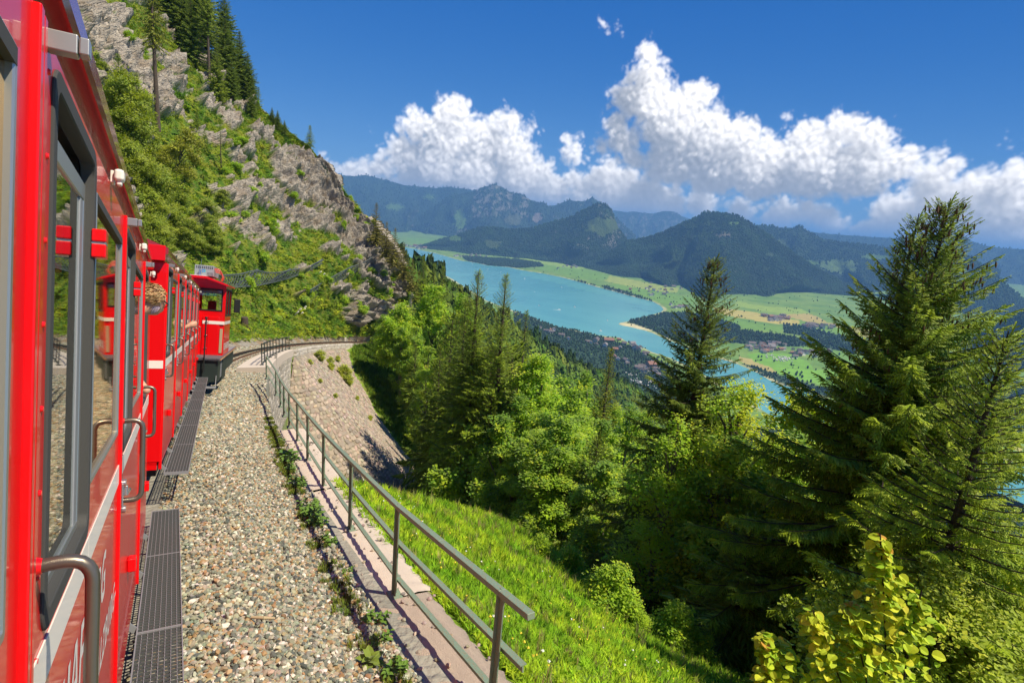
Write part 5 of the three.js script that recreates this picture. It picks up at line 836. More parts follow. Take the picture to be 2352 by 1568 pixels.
function spruce(name, label, category, pos, h, R, { seed = 1, fine = false, bare = 0.04, density = 1, group, tone = [0.078, 0.163, 0.012], tip = [0.208, 0.310, 0.015], cones = 0, lean = [0, 0], droop = 1, sparse = 1, whorl = 0.3 } = {}) {
  const r = mulberry(seed * 131 + 7), q = (a, b) => a + (b - a) * r();
  const Hc = Math.min(h, 15.5), y0 = h - Hc, t = thing(name, label, category, pos, group), trunkAt = (y) => V(lean[0] * y, y, lean[1] * y);
  const tr = new MB(), n = 10; for (let i = 0; i < n; i++) { const a = i / n, b = (i + 1) / n; tr.cone(trunkAt(h * a - (i ? 0 : 0.4)), trunkAt(h * b), 0.014 * h * Math.pow(1 - a, 0.8) + 0.012, 0.014 * h * Math.pow(1 - b, 0.8) + 0.008, fine ? 9 : 6); }
  mesh('trunk', tr.get(), M_bark, t);
  const wood = new MB(), lists = fine ? [[], [], []] : [[], []], cn = [], X = V(1, 0, 0);
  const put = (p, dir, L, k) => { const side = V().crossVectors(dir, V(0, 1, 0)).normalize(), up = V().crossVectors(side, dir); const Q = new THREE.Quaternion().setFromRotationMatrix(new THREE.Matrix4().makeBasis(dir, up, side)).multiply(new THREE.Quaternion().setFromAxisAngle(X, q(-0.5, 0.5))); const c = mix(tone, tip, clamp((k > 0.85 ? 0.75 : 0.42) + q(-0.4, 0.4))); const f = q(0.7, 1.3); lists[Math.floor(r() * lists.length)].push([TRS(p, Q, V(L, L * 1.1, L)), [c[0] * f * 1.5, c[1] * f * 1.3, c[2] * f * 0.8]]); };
  for (let y = y0 + Hc * bare + 0.2; y < h - 0.15; y += whorl * q(0.75, 1.25) * (0.45 + 0.75 * (1 - (y - y0) / Hc)) * Math.max(1, Hc / 14)) {
    const f = (y - y0) / Hc, k = Math.max(3, Math.round(q(4, 6.4) * sparse)), a0 = r() * 6.28;
    for (let i = 0; i < k; i++) {
      const L = (R * Math.pow(1 - f, 0.94) + 0.12) * q(0.62, 1.18) * (f < bare + 0.08 ? 0.7 : 1), az = a0 + i / k * 6.283 + q(-0.35, 0.35), out = V(Math.cos(az), 0, Math.sin(az));
      const rise = lerp(-0.28 * droop, 0.75, Math.pow(f, 1.4)), base = trunkAt(y), at = (u) => base.clone().addScaledVector(out, L * u).add(V(0, L * (rise * u - 0.42 * droop * u * u * (1 - f) + 0.22 * u * u * u), 0));
      const P = [at(0), at(0.35), at(0.7), at(1)]; for (let j = 0; j < 3; j++) wood.cone(P[j], P[j + 1], 0.006 + 0.012 * L * (1 - j / 3) * 0.8, 0.005 + 0.01 * L * (1 - (j + 1) / 3) * 0.8, 4);
      const step = (fine ? 0.075 : 0.16) * Math.max(1, h / 16) / density, tl = (fine ? 0.38 : 0.55) * Math.max(0.42, Math.min(1.5, L / 1.3));
      for (let d = Math.min(0.12, L * 0.15) + r() * step; d < L; d += step) {
        const u = d / L, p = at(u), tan = at(Math.min(1, u + 0.05)).sub(at(u - 0.05)).normalize(), side = V().crossVectors(tan, V(0, 1, 0)).normalize();
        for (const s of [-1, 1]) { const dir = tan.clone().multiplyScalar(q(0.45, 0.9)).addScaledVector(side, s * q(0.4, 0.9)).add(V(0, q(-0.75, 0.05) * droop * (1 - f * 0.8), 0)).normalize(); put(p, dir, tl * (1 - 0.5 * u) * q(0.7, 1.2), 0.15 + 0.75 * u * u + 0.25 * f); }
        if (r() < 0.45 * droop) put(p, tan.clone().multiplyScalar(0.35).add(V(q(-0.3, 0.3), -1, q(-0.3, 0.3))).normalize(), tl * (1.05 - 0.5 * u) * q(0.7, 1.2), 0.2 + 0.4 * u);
      }
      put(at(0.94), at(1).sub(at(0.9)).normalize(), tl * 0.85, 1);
      if (cones && f > 0.45 && r() < cones) for (let c = 0; c < 3; c++) { const p = at(q(0.55, 0.97)); cn.push([TRS(p.add(V(q(-0.05, 0.05), -0.09, q(-0.05, 0.05))), euler(q(-0.3, 0.3), r() * 6, q(-0.3, 0.3)), 1), null]); }
    }
  }
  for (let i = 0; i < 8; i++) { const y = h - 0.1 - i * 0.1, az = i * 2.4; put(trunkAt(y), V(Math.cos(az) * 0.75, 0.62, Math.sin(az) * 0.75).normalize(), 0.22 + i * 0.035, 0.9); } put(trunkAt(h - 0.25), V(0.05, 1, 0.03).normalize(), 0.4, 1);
  mesh('branches', wood.get(), M_bark, t);
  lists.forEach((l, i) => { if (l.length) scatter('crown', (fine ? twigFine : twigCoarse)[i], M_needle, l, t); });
  if (cn.length) { const g = new THREE.SphereGeometry(0.5, 6, 6); g.scale(0.034, 0.13, 0.034); scatter('cones', g, M_cone, cn, t); }
  return t;
}
// leaf clusters, about one unit across
function leafCluster(n, L, seed, spread = 0.5) { const r = mulberry(seed), m = new MB(); for (let i = 0; i < n; i++) { const p = V(r() - 0.5, (r() - 0.5) * 0.8, r() - 0.5).multiplyScalar(spread * 2), a = r() * 6.283, tilt = r() * 0.9 - 0.25, d = V(Math.cos(a) * Math.cos(tilt), -Math.sin(tilt), Math.sin(a) * Math.cos(tilt)), s = V(-Math.sin(a), (r() - 0.5) * 0.7, Math.cos(a)).normalize(), l = L * (0.7 + 0.6 * r()), w = l * 0.36, mid = p.clone().addScaledVector(d, l * 0.5).add(V(0, 0.06 * l, 0)), e = p.clone().addScaledVector(d, l); m.tri(p, mid.clone().addScaledVector(s, w), e).tri(p, e, mid.clone().addScaledVector(s, -w)); } return m.get(); }
const clMid = [leafCluster(26, 0.27, 601), leafCluster(26, 0.27, 602)], clNear = [leafCluster(30, 0.17, 611), leafCluster(30, 0.17, 612)], clFar = [leafCluster(9, 0.75, 621), leafCluster(9, 0.75, 622)];
function leafTree(name, label, category, pos, h, R, { seed = 1, lobes = 16, per = 90, cluster = 0.55, kind = 'mid', base = 0.3, tone = [0.130, 0.279, 0.010], tip = [0.260, 0.419, 0.015], group, trunkR, lean = [0, 0], shape = 1, twigs = true, fill = 0.22 } = {}) {
  const r = mulberry(seed * 177 + 3), q = (a, b) => a + (b - a) * r(), t = thing(name, label, category, pos, group), tr = new MB(), lists = [[], []], R0 = trunkR || h * 0.013 + 0.03;
  const axis = (y) => V(lean[0] * y + Math.sin(y * 0.7 + seed) * 0.05 * h * 0.15, y, lean[1] * y + Math.cos(y * 0.6 + seed) * 0.05 * h * 0.15);
  const T = 7; for (let i = 0; i < T; i++) tr.cone(axis(h * 0.86 * i / T - (i ? 0 : 0.4)), axis(h * 0.86 * (i + 1) / T), R0 * (1 - i / T * 0.85), R0 * (1 - (i + 1) / T * 0.85), 7);
  for (let i = 0; i < lobes; i++) {
    const f = base + (1 - base) * (i + 0.5) / lobes, w = Math.sin(Math.PI * Math.pow(clamp((f - base * 0.6) / (1.02 - base * 0.6)), 0.75 * shape)), az = i * 2.4 + q(-0.4, 0.4), d = R * w * q(0.35, 0.75) * (i === lobes - 1 ? 0.1 : 1), c = axis(h * f * 0.94).add(V(Math.cos(az) * d, q(-0.04, 0.04) * h, Math.sin(az) * d)), lr = Math.max(R * 0.16, R * (0.19 + 0.2 * w) * q(0.65, 1.25));
    const from = axis(h * Math.max(0.12, f * 0.94 - 0.16)), mid = from.clone().lerp(c, 0.5).add(V(q(-0.1, 0.1) * R, 0.04 * h, q(-0.1, 0.1) * R)); tr.cone(from, mid, R0 * 0.42, R0 * 0.27, 5).cone(mid, c, R0 * 0.27, R0 * 0.1, 5);
    const n = Math.round(per * (lr / (R * 0.42)) ** 2);
    for (let k = 0; k < n; k++) {
      const cz = q(-0.75, 1), ph = r() * 6.283, s = Math.sqrt(1 - Math.min(1, cz * cz)), n3v = V(s * Math.cos(ph), cz, s * Math.sin(ph)), e = 0.75 + 0.4 * n3(n3v.x * 1.6 + i, n3v.y * 1.6, n3v.z * 1.6 + seed), rad = lr * e * (r() < fill ? Math.sqrt(r()) : q(0.86, 1.08)), p = c.clone().add(n3v.clone().multiply(V(1, 0.82, 1)).multiplyScalar(rad));
      const col = mix(tone, tip, clamp(0.45 + q(-0.5, 0.5))), g = q(0.75, 1.25);
      lists[k % 2].push([TRS(p, euler(q(-0.5, 0.5), r() * 6.283, q(-0.5, 0.5)), cluster * q(0.7, 1.3)), [Math.min(0.62, col[0] * g * 2.1), Math.min(0.66, col[1] * g * 1.8), col[2] * g * 0.9]]);
      if (twigs && k % 14 === 0) tr.cone(c, p, R0 * 0.09, 0.004, 3);
    }
  }
  mesh('trunk', tr.get(), M_barkGrey, t);
  const G = { mid: clMid, near: clNear, far: clFar }[kind]; lists.forEach((l, i) => l.length && scatter('crown', G[i], M_leaf, l, t));
  return t;
}
// a place whose top shows at a pixel, at a horizontal distance; gives foot and height
function standing(px, py, d, sink = 0) { const top = atDist(px, py, d), y = groundAt(top.x, top.z) - sink; return [V(top.x, y, top.z), top.y - y]; }
// ---------------------------------------------------------------- planting
// tall trees one can single out
const tree = (fn, name, label, cat, spot, R, o) => { const [p, h] = standing(...spot); return fn(name, label, cat, p, h, R, o); };
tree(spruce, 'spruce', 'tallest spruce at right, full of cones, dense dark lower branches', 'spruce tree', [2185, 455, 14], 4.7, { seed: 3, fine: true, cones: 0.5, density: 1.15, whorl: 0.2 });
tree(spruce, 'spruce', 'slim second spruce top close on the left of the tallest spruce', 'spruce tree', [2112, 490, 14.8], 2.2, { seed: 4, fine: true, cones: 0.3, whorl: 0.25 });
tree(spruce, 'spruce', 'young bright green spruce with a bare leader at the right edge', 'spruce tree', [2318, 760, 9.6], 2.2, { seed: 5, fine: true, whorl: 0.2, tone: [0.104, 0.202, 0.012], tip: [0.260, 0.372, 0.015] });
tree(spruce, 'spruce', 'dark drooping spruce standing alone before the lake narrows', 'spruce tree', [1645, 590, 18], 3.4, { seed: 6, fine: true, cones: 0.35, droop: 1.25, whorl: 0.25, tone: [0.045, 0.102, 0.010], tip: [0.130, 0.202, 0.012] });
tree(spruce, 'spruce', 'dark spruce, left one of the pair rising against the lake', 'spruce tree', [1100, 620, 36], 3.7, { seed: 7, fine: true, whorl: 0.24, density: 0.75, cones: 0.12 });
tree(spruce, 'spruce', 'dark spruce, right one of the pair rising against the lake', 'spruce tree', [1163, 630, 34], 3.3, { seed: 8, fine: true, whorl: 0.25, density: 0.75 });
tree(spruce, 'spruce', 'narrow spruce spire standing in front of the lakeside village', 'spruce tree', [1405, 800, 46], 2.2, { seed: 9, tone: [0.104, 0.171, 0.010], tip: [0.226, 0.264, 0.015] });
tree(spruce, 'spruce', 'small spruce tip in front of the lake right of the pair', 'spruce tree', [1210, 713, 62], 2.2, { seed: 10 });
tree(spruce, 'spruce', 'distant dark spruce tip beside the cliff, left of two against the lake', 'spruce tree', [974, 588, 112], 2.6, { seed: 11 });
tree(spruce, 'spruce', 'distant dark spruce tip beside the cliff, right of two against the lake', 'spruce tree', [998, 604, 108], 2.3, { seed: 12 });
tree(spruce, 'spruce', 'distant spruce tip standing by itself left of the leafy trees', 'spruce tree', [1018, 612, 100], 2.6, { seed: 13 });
tree(leafTree, 'deciduous_tree', 'bright green open ash with a visible forked trunk below the lake', 'deciduous tree', [1250, 770, 33], 3.3, { seed: 1, lobes: 22, per: 80, base: 0.22 });
tree(leafTree, 'deciduous_tree', 'light green slender ash in front of the lone dark spruce', 'deciduous tree', [1690, 838, 15.5], 2.3, { seed: 2, kind: 'near', lobes: 30, per: 60, cluster: 0.5, base: 0.12, tone: [0.191, 0.357, 0.010], tip: [0.347, 0.512, 0.015], lean: [0.05, -0.02] });
tree(leafTree, 'deciduous_tree', 'pale green sapling crown close left of the tallest spruce', 'deciduous tree', [1870, 845, 19], 1.9, { seed: 3, lobes: 20, per: 50, cluster: 0.5, tone: [0.174, 0.341, 0.010], tip: [0.347, 0.512, 0.015] });
tree(leafTree, 'deciduous_tree', 'thin leafy tree with grey trunk at the meadow edge', 'deciduous tree', [1560, 930, 15], 1.4, { seed: 4, kind: 'near', lobes: 20, per: 36, cluster: 0.46, base: 0.15 });
tree(leafTree, 'deciduous_tree', 'rounded dense tree beside the track where it disappears', 'deciduous tree', [925, 690, 82], 4.4, { seed: 5, lobes: 22, per: 100, cluster: 0.8 });
tree(leafTree, 'deciduous_tree', 'large sunlit broadleaf tree right of the cliff foot', 'deciduous tree', [1000, 640, 84], 5.0, { seed: 6, lobes: 24, per: 100, cluster: 0.85 });
tree(leafTree, 'deciduous_tree', 'willowy light tree hanging into the bottom right corner', 'deciduous tree', [2340, 1190, 10.5], 2.4, { seed: 7, kind: 'near', lobes: 24, per: 90, cluster: 0.42, tone: [0.156, 0.264, 0.019], tip: [0.330, 0.434, 0.037] });
tree(leafTree, 'deciduous_tree', 'silvery green shrub tree under the tallest spruce, at right', 'deciduous tree', [2210, 1300, 9.0], 1.7, { seed: 8, kind: 'near', lobes: 18, per: 80, cluster: 0.4, tone: [0.148, 0.232, 0.025], tip: [0.295, 0.403, 0.037] });

// the mixed forest on the slope: copies of a few trees
{
  const G1 = 'spruces massed on the slope below the track', G2 = 'broadleaf trees massed on the slope below the track', L1 = 'spruce standing crowded in the mixed forest below the track', L2 = 'broadleaf tree standing crowded in the mixed forest below the track';
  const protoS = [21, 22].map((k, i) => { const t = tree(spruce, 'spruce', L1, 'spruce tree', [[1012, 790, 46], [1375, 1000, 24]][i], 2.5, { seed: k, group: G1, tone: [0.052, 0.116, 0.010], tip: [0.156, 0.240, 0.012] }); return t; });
  const protoL = [31, 32, 33].map((k, i) => tree(leafTree, 'deciduous_tree', L2, 'deciduous tree', [[1320, 880, 29], [1195, 900, 31], [1075, 790, 46]][i], [2.6, 2.5, 3.2][i], { seed: k, group: G2, per: 70, lobes: 18, base: 0.16, tone: [[0.075, 0.18, 0.008], [0.05, 0.14, 0.010], [0.09, 0.19, 0.008]][i] }));
  const hS = [[1012, 790, 46], [1375, 1000, 24]].map((a) => standing(...a)[1]), hL = [[1320, 880, 29], [1195, 900, 31], [1075, 790, 46]].map((a) => standing(...a)[1]);
  rnd = mulberry(404);
  const put = (spot, kind, i, wide = 1) => { const [p, h] = standing(...spot), proto = (kind ? protoL : protoS)[i], c = copyOf(proto), s = h / (kind ? hL : hS)[i]; c.position.copy(p); c.scale.set(lerp(1, s, 0.6) * wide, s, lerp(1, s, 0.6) * wide); c.rotation.y = rnd() * 6.283; };
  const S = [[1030, 815, 56], [1040, 720, 48], [1070, 690, 43], [1130, 800, 36], [955, 790, 70], [1065, 885, 47], [1060, 850, 38], [1130, 900, 33], [1500, 1060, 18.5], [1270, 1060, 25], [1090, 780, 41], [1180, 790, 37], [1620, 1000, 22], [1760, 1010, 24], [880, 740, 90], [1660, 1100, 17], [1780, 1060, 16], [1730, 1190, 12.8]];
  S.forEach((a, k) => put(a, 0, k % 2));
  const L = [[880, 720, 96], [925, 750, 78], [955, 730, 76], [1060, 665, 78], [1040, 740, 62], [985, 770, 66], [1120, 830, 41], [1160, 950, 29], [1240, 960, 27], [1300, 950, 25], [1385, 960, 30], [1340, 900, 34], [1290, 850, 42], [1210, 850, 40], [1150, 870, 39], [1105, 960, 33], [1110, 930, 39], [1050, 850, 52], [960, 765, 73], [1450, 930, 36], [1500, 900, 44], [1580, 940, 30], [1640, 960, 26], [1730, 985, 22], [1800, 1000, 26], [1840, 985, 17], [1780, 1000, 19], [1920, 900, 24], [1350, 850, 52], [1420, 890, 54], [1290, 1020, 24], [1400, 1060, 21], [1190, 1010, 28], [1210, 1040, 29], [1700, 1000, 15], [1250, 820, 48]];
  L.forEach((a, k) => put(a, 1, k % 3, 1.05));
}
// undergrowth at the edge of the meadow
{
  rnd = mulberry(77);
  const t0 = leafTree('bush', 'low green bush of the undergrowth under the forest edge', 'bush', V(0, 0, 0), 1.5, 0.85, { seed: 51, kind: 'near', lobes: 9, per: 40, cluster: 0.42, base: 0.1, group: 'bushes of the undergrowth', tone: [0.122, 0.248, 0.010], tip: [0.243, 0.388, 0.012] });
  const spots = [[1240, 1290], [1300, 1330], [1360, 1370], [1400, 1420], [1460, 1455], [1540, 1500], [1600, 1530], [1620, 1470], [1320, 1300], [1420, 1380], [1500, 1420], [1660, 1540], [1560, 1440], [1700, 1500]];
  let placed = 0; spots.forEach(([x, y], k) => {
    const d = ray(x, y); let p = null; for (let q = 4; q < 60; q += 0.1) { const c = d.clone().multiplyScalar(q); const g = groundAt(c.x, c.z); if (c.y < g) { p = V(c.x, g, c.z); break; } } if (!p) return;
    const c = placed++ ? copyOf(t0) : t0; c.position.copy(p); c.scale.setScalar(rr(0.35, 0.85)); c.rotation.y = rnd() * 6;
  });
}
// wooded spur running down towards the lake, and the beech wood on it
mountain('forested spur of the hillside running down towards the lake', [[820, 640, 200], [900, 650, 215], [970, 668, 240], [1060, 715, 300], [1180, 785, 400], [1250, 820, 470], [1330, 858, 540], [1400, 885, 610], [1480, 920, 700], [1560, 955, 800], [1700, 1010, 930], [1900, 1085, 980], [2100, 1180, 960], [2420, 1330, 900]], 400, { foot: LAKE + 110, slope: 0.55, back: 0.6, rough: 0.1, seed: 12, nu: 120, nv: 40 });
{
  rnd = mulberry(55);
  const crowns = [0, 1].map((k) => { const r = mulberry(700 + k), m = new MB(); for (let i = 0; i < 230; i++) { const y = r(), a = r() * 6.283, w = (k ? 1 - y * 0.9 : Math.sin(Math.PI * Math.pow(y, 0.7))) * 0.5 * (0.75 + 0.35 * n2(a * 1.4 + k * 9, y * 5)) + 0.02, p = V(Math.cos(a) * w, 0.15 + y * 0.85 * (k ? 1.5 : 1), Math.sin(a) * w), s = 0.12 * (0.6 + r()), n = V(Math.cos(a), 0.7, Math.sin(a)).normalize(), x = V(-Math.sin(a), r() - 0.5, Math.cos(a)).normalize(), z = V().crossVectors(n, x).add(V(0, (r() - 0.5) * 0.6, 0)); m.tri(p.clone().addScaledVector(x, s), p.clone().addScaledVector(x, -s), p.clone().addScaledVector(z, s * 1.4)); } return m.get(); });
  const lists = [[], []];
  const pts = [[900, 650, 215], [970, 668, 240], [1060, 715, 300], [1180, 785, 400], [1250, 820, 470], [1330, 858, 540], [1400, 885, 610], [1480, 920, 700], [1560, 955, 800], [1700, 1010, 930], [1900, 1085, 980], [2100, 1180, 960], [2420, 1330, 900]].map(([x, y, d]) => atDist(x, y, d));
  for (let k = 0; k < 6500; k++) {
    const u = rnd() * (pts.length - 1.001), i = Math.floor(u), p = pts[i].clone().lerp(pts[i + 1], u - i), k1 = 1 / Math.hypot(p.x, p.z), f = Math.pow(rnd(), 1.3) * 240 - 50; p.x -= p.x * k1 * f; p.z -= p.z * k1 * f; p.y -= Math.abs(f) * 0.42 + 2;
    const kind = rnd() < 0.25 ? 1 : 0, s = rr(8, 14); lists[kind].push([TRS(p, turnY(rnd() * 6), V(s * (kind ? 0.7 : 1), s * rr(0.9, 1.3), s * (kind ? 0.7 : 1))), vary(kind ? [0.03, 0.065, 0.012] : mix([0.06, 0.125, 0.010], [0.12, 0.17, 0.012], rnd()), 0.3)]);
  }
  const M = new THREE.MeshStandardMaterial({ roughness: 1 }); lists.forEach((l, i) => tag(scatter('forest', crowns[i], M, l), i ? 'scattered conifers in the wood on the spur' : 'olive green beech wood covering the spur below', 'forest', null, 'stuff'));
}
// ---------------------------------------------------------------- trees and shrubs of the mountainside
const onHill = (x, y) => { const h = hillAt(x, y); return hillPoint(h[2], h[3]).p; };
{
  const H = (p, dy) => dy / 1300 * project(p)[2] / 0.93, C = 'spruce tree';
  const hillTree = (label, bx, by, ty, R, o) => { const p = onHill(bx, by); return spruce('spruce', label, C, p, H(p, by - ty), R, o); };
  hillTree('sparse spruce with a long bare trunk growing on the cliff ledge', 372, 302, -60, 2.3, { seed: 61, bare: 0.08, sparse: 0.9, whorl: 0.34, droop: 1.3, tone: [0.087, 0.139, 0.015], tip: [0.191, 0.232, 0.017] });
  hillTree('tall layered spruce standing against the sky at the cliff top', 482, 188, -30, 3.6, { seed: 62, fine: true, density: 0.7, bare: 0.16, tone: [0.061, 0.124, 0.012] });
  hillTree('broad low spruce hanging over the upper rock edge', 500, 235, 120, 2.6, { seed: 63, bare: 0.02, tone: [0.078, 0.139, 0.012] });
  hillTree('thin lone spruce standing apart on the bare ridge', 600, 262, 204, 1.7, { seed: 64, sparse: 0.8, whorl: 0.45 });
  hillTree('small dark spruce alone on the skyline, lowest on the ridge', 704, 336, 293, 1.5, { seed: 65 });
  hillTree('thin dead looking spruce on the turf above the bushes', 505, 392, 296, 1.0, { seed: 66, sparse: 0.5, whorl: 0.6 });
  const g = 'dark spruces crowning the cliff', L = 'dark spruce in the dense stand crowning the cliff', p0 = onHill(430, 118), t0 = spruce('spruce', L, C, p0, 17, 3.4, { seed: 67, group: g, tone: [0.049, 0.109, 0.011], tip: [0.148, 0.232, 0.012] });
  rnd = mulberry(66);
  for (const [x, y, s] of [[395, 80, 1.1], [360, 40, 1.1], [455, 150, 0.9], [330, -10, 1.1], [470, 120, 1.2], [440, 60, 1.3], [400, 10, 1.3], [520, 200, 0.85], [545, 222, 0.8], [562, 240, 0.62], [580, 256, 0.45], [505, 170, 1.0], [300, -60, 1.2], [350, -80, 1.3], [530, 236, 0.5], [575, 275, 0.35], [640, 300, 0.28], [655, 308, 0.22], [625, 286, 0.25]]) { const c = copyOf(t0); c.position.copy(onHill(x, y)); c.scale.set(s * rr(1.3, 1.7), s, s * rr(1.3, 1.7)); c.rotation.y = rnd() * 6; }
  // pines beyond the shoulder of the spur
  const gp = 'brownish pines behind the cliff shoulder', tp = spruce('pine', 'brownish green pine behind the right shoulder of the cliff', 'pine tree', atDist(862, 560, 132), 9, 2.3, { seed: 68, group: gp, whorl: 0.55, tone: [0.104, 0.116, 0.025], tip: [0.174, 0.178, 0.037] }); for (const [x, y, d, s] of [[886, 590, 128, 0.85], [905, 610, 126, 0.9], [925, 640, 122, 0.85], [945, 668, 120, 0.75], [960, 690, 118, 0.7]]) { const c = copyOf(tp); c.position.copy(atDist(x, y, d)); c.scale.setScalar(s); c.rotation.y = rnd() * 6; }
  // leaning broadleaf tree and the thickets left of it
  const q1 = onHill(395, 470); const bt = leafTree('deciduous_tree', 'crooked dark trunk leaning right, with thin grey green foliage', 'deciduous tree', q1, 10.5, 4.2, { seed: 71, lobes: 18, per: 60, cluster: 0.7, fill: 0.7, tone: [0.156, 0.202, 0.037], tip: [0.260, 0.310, 0.050], lean: [0.28, 0.0], base: 0.4 });
  const gb = 'leafy thicket trees at the foot of the cliff', b0 = leafTree('bush', 'leafy thicket tree at the foot of the cliff behind the coaches', 'bush', onHill(330, 520), 6, 3.2, { seed: 72, lobes: 14, per: 80, cluster: 0.6, base: 0.12, group: gb, tone: [0.113, 0.194, 0.019], tip: [0.226, 0.295, 0.031] });
  for (const [x, y, s] of [[300, 470, 1.1], [350, 560, 1.0], [420, 545, 0.95], [450, 575, 0.9], [380, 500, 1.2], [300, 400, 1.3], [270, 340, 1.3], [255, 280, 1.0], [330, 400, 1.0], [410, 480, 0.9], [470, 520, 0.8], [360, 610, 0.9], [240, 200, 0.6], [480, 590, 0.7], [430, 420, 0.6], [500, 480, 0.5]]) { const c = copyOf(b0); c.position.copy(onHill(x, y)); c.scale.set(s * rr(0.9, 1.2), s * rr(0.8, 1.2), s * rr(0.9, 1.2)); c.rotation.y = rnd() * 6; }
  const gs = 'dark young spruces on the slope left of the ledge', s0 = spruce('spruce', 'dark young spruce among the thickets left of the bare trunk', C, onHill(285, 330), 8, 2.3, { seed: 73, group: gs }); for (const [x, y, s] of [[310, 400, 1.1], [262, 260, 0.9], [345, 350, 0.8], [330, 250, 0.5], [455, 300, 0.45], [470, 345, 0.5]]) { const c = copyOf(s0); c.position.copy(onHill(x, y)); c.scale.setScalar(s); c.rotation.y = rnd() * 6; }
  leafTree('deciduous_tree', 'small wind bent tree rooted below the rock overhang', 'deciduous tree', onHill(620, 555), 5, 1.6, { seed: 74, lobes: 10, per: 40, cluster: 0.6, fill: 0.7, base: 0.5, lean: [0.25, 0] });
  const gt = 'small bushes clinging to the crags', s1 = leafTree('bush', 'small green bush clinging to the crags of the cliff', 'bush', onHill(560, 470), 1.6, 1.1, { seed: 75, lobes: 8, per: 30, cluster: 0.6, base: 0.1, group: gt });
  for (let k = 0; k < 90; k++) { const x = rr(260, 900), y = skyY(x) + Math.pow(rnd(), 1.1) * (740 - skyY(x)); const c = copyOf(s1, `small green bush clinging to the ${y < 330 ? 'upper' : y < 520 ? 'middle' : 'lower'} crags, ${x < 450 ? 'behind the near coach' : x < 650 ? 'below the spruce stand' : x < 780 ? 'above the rockfall nets' : 'on the shoulder'}`); c.position.copy(onHill(x, y)); c.scale.set(rr(0.5, 1.3), rr(0.4, 1.1), rr(0.5, 1.3)); c.rotation.y = rnd() * 6; }
}
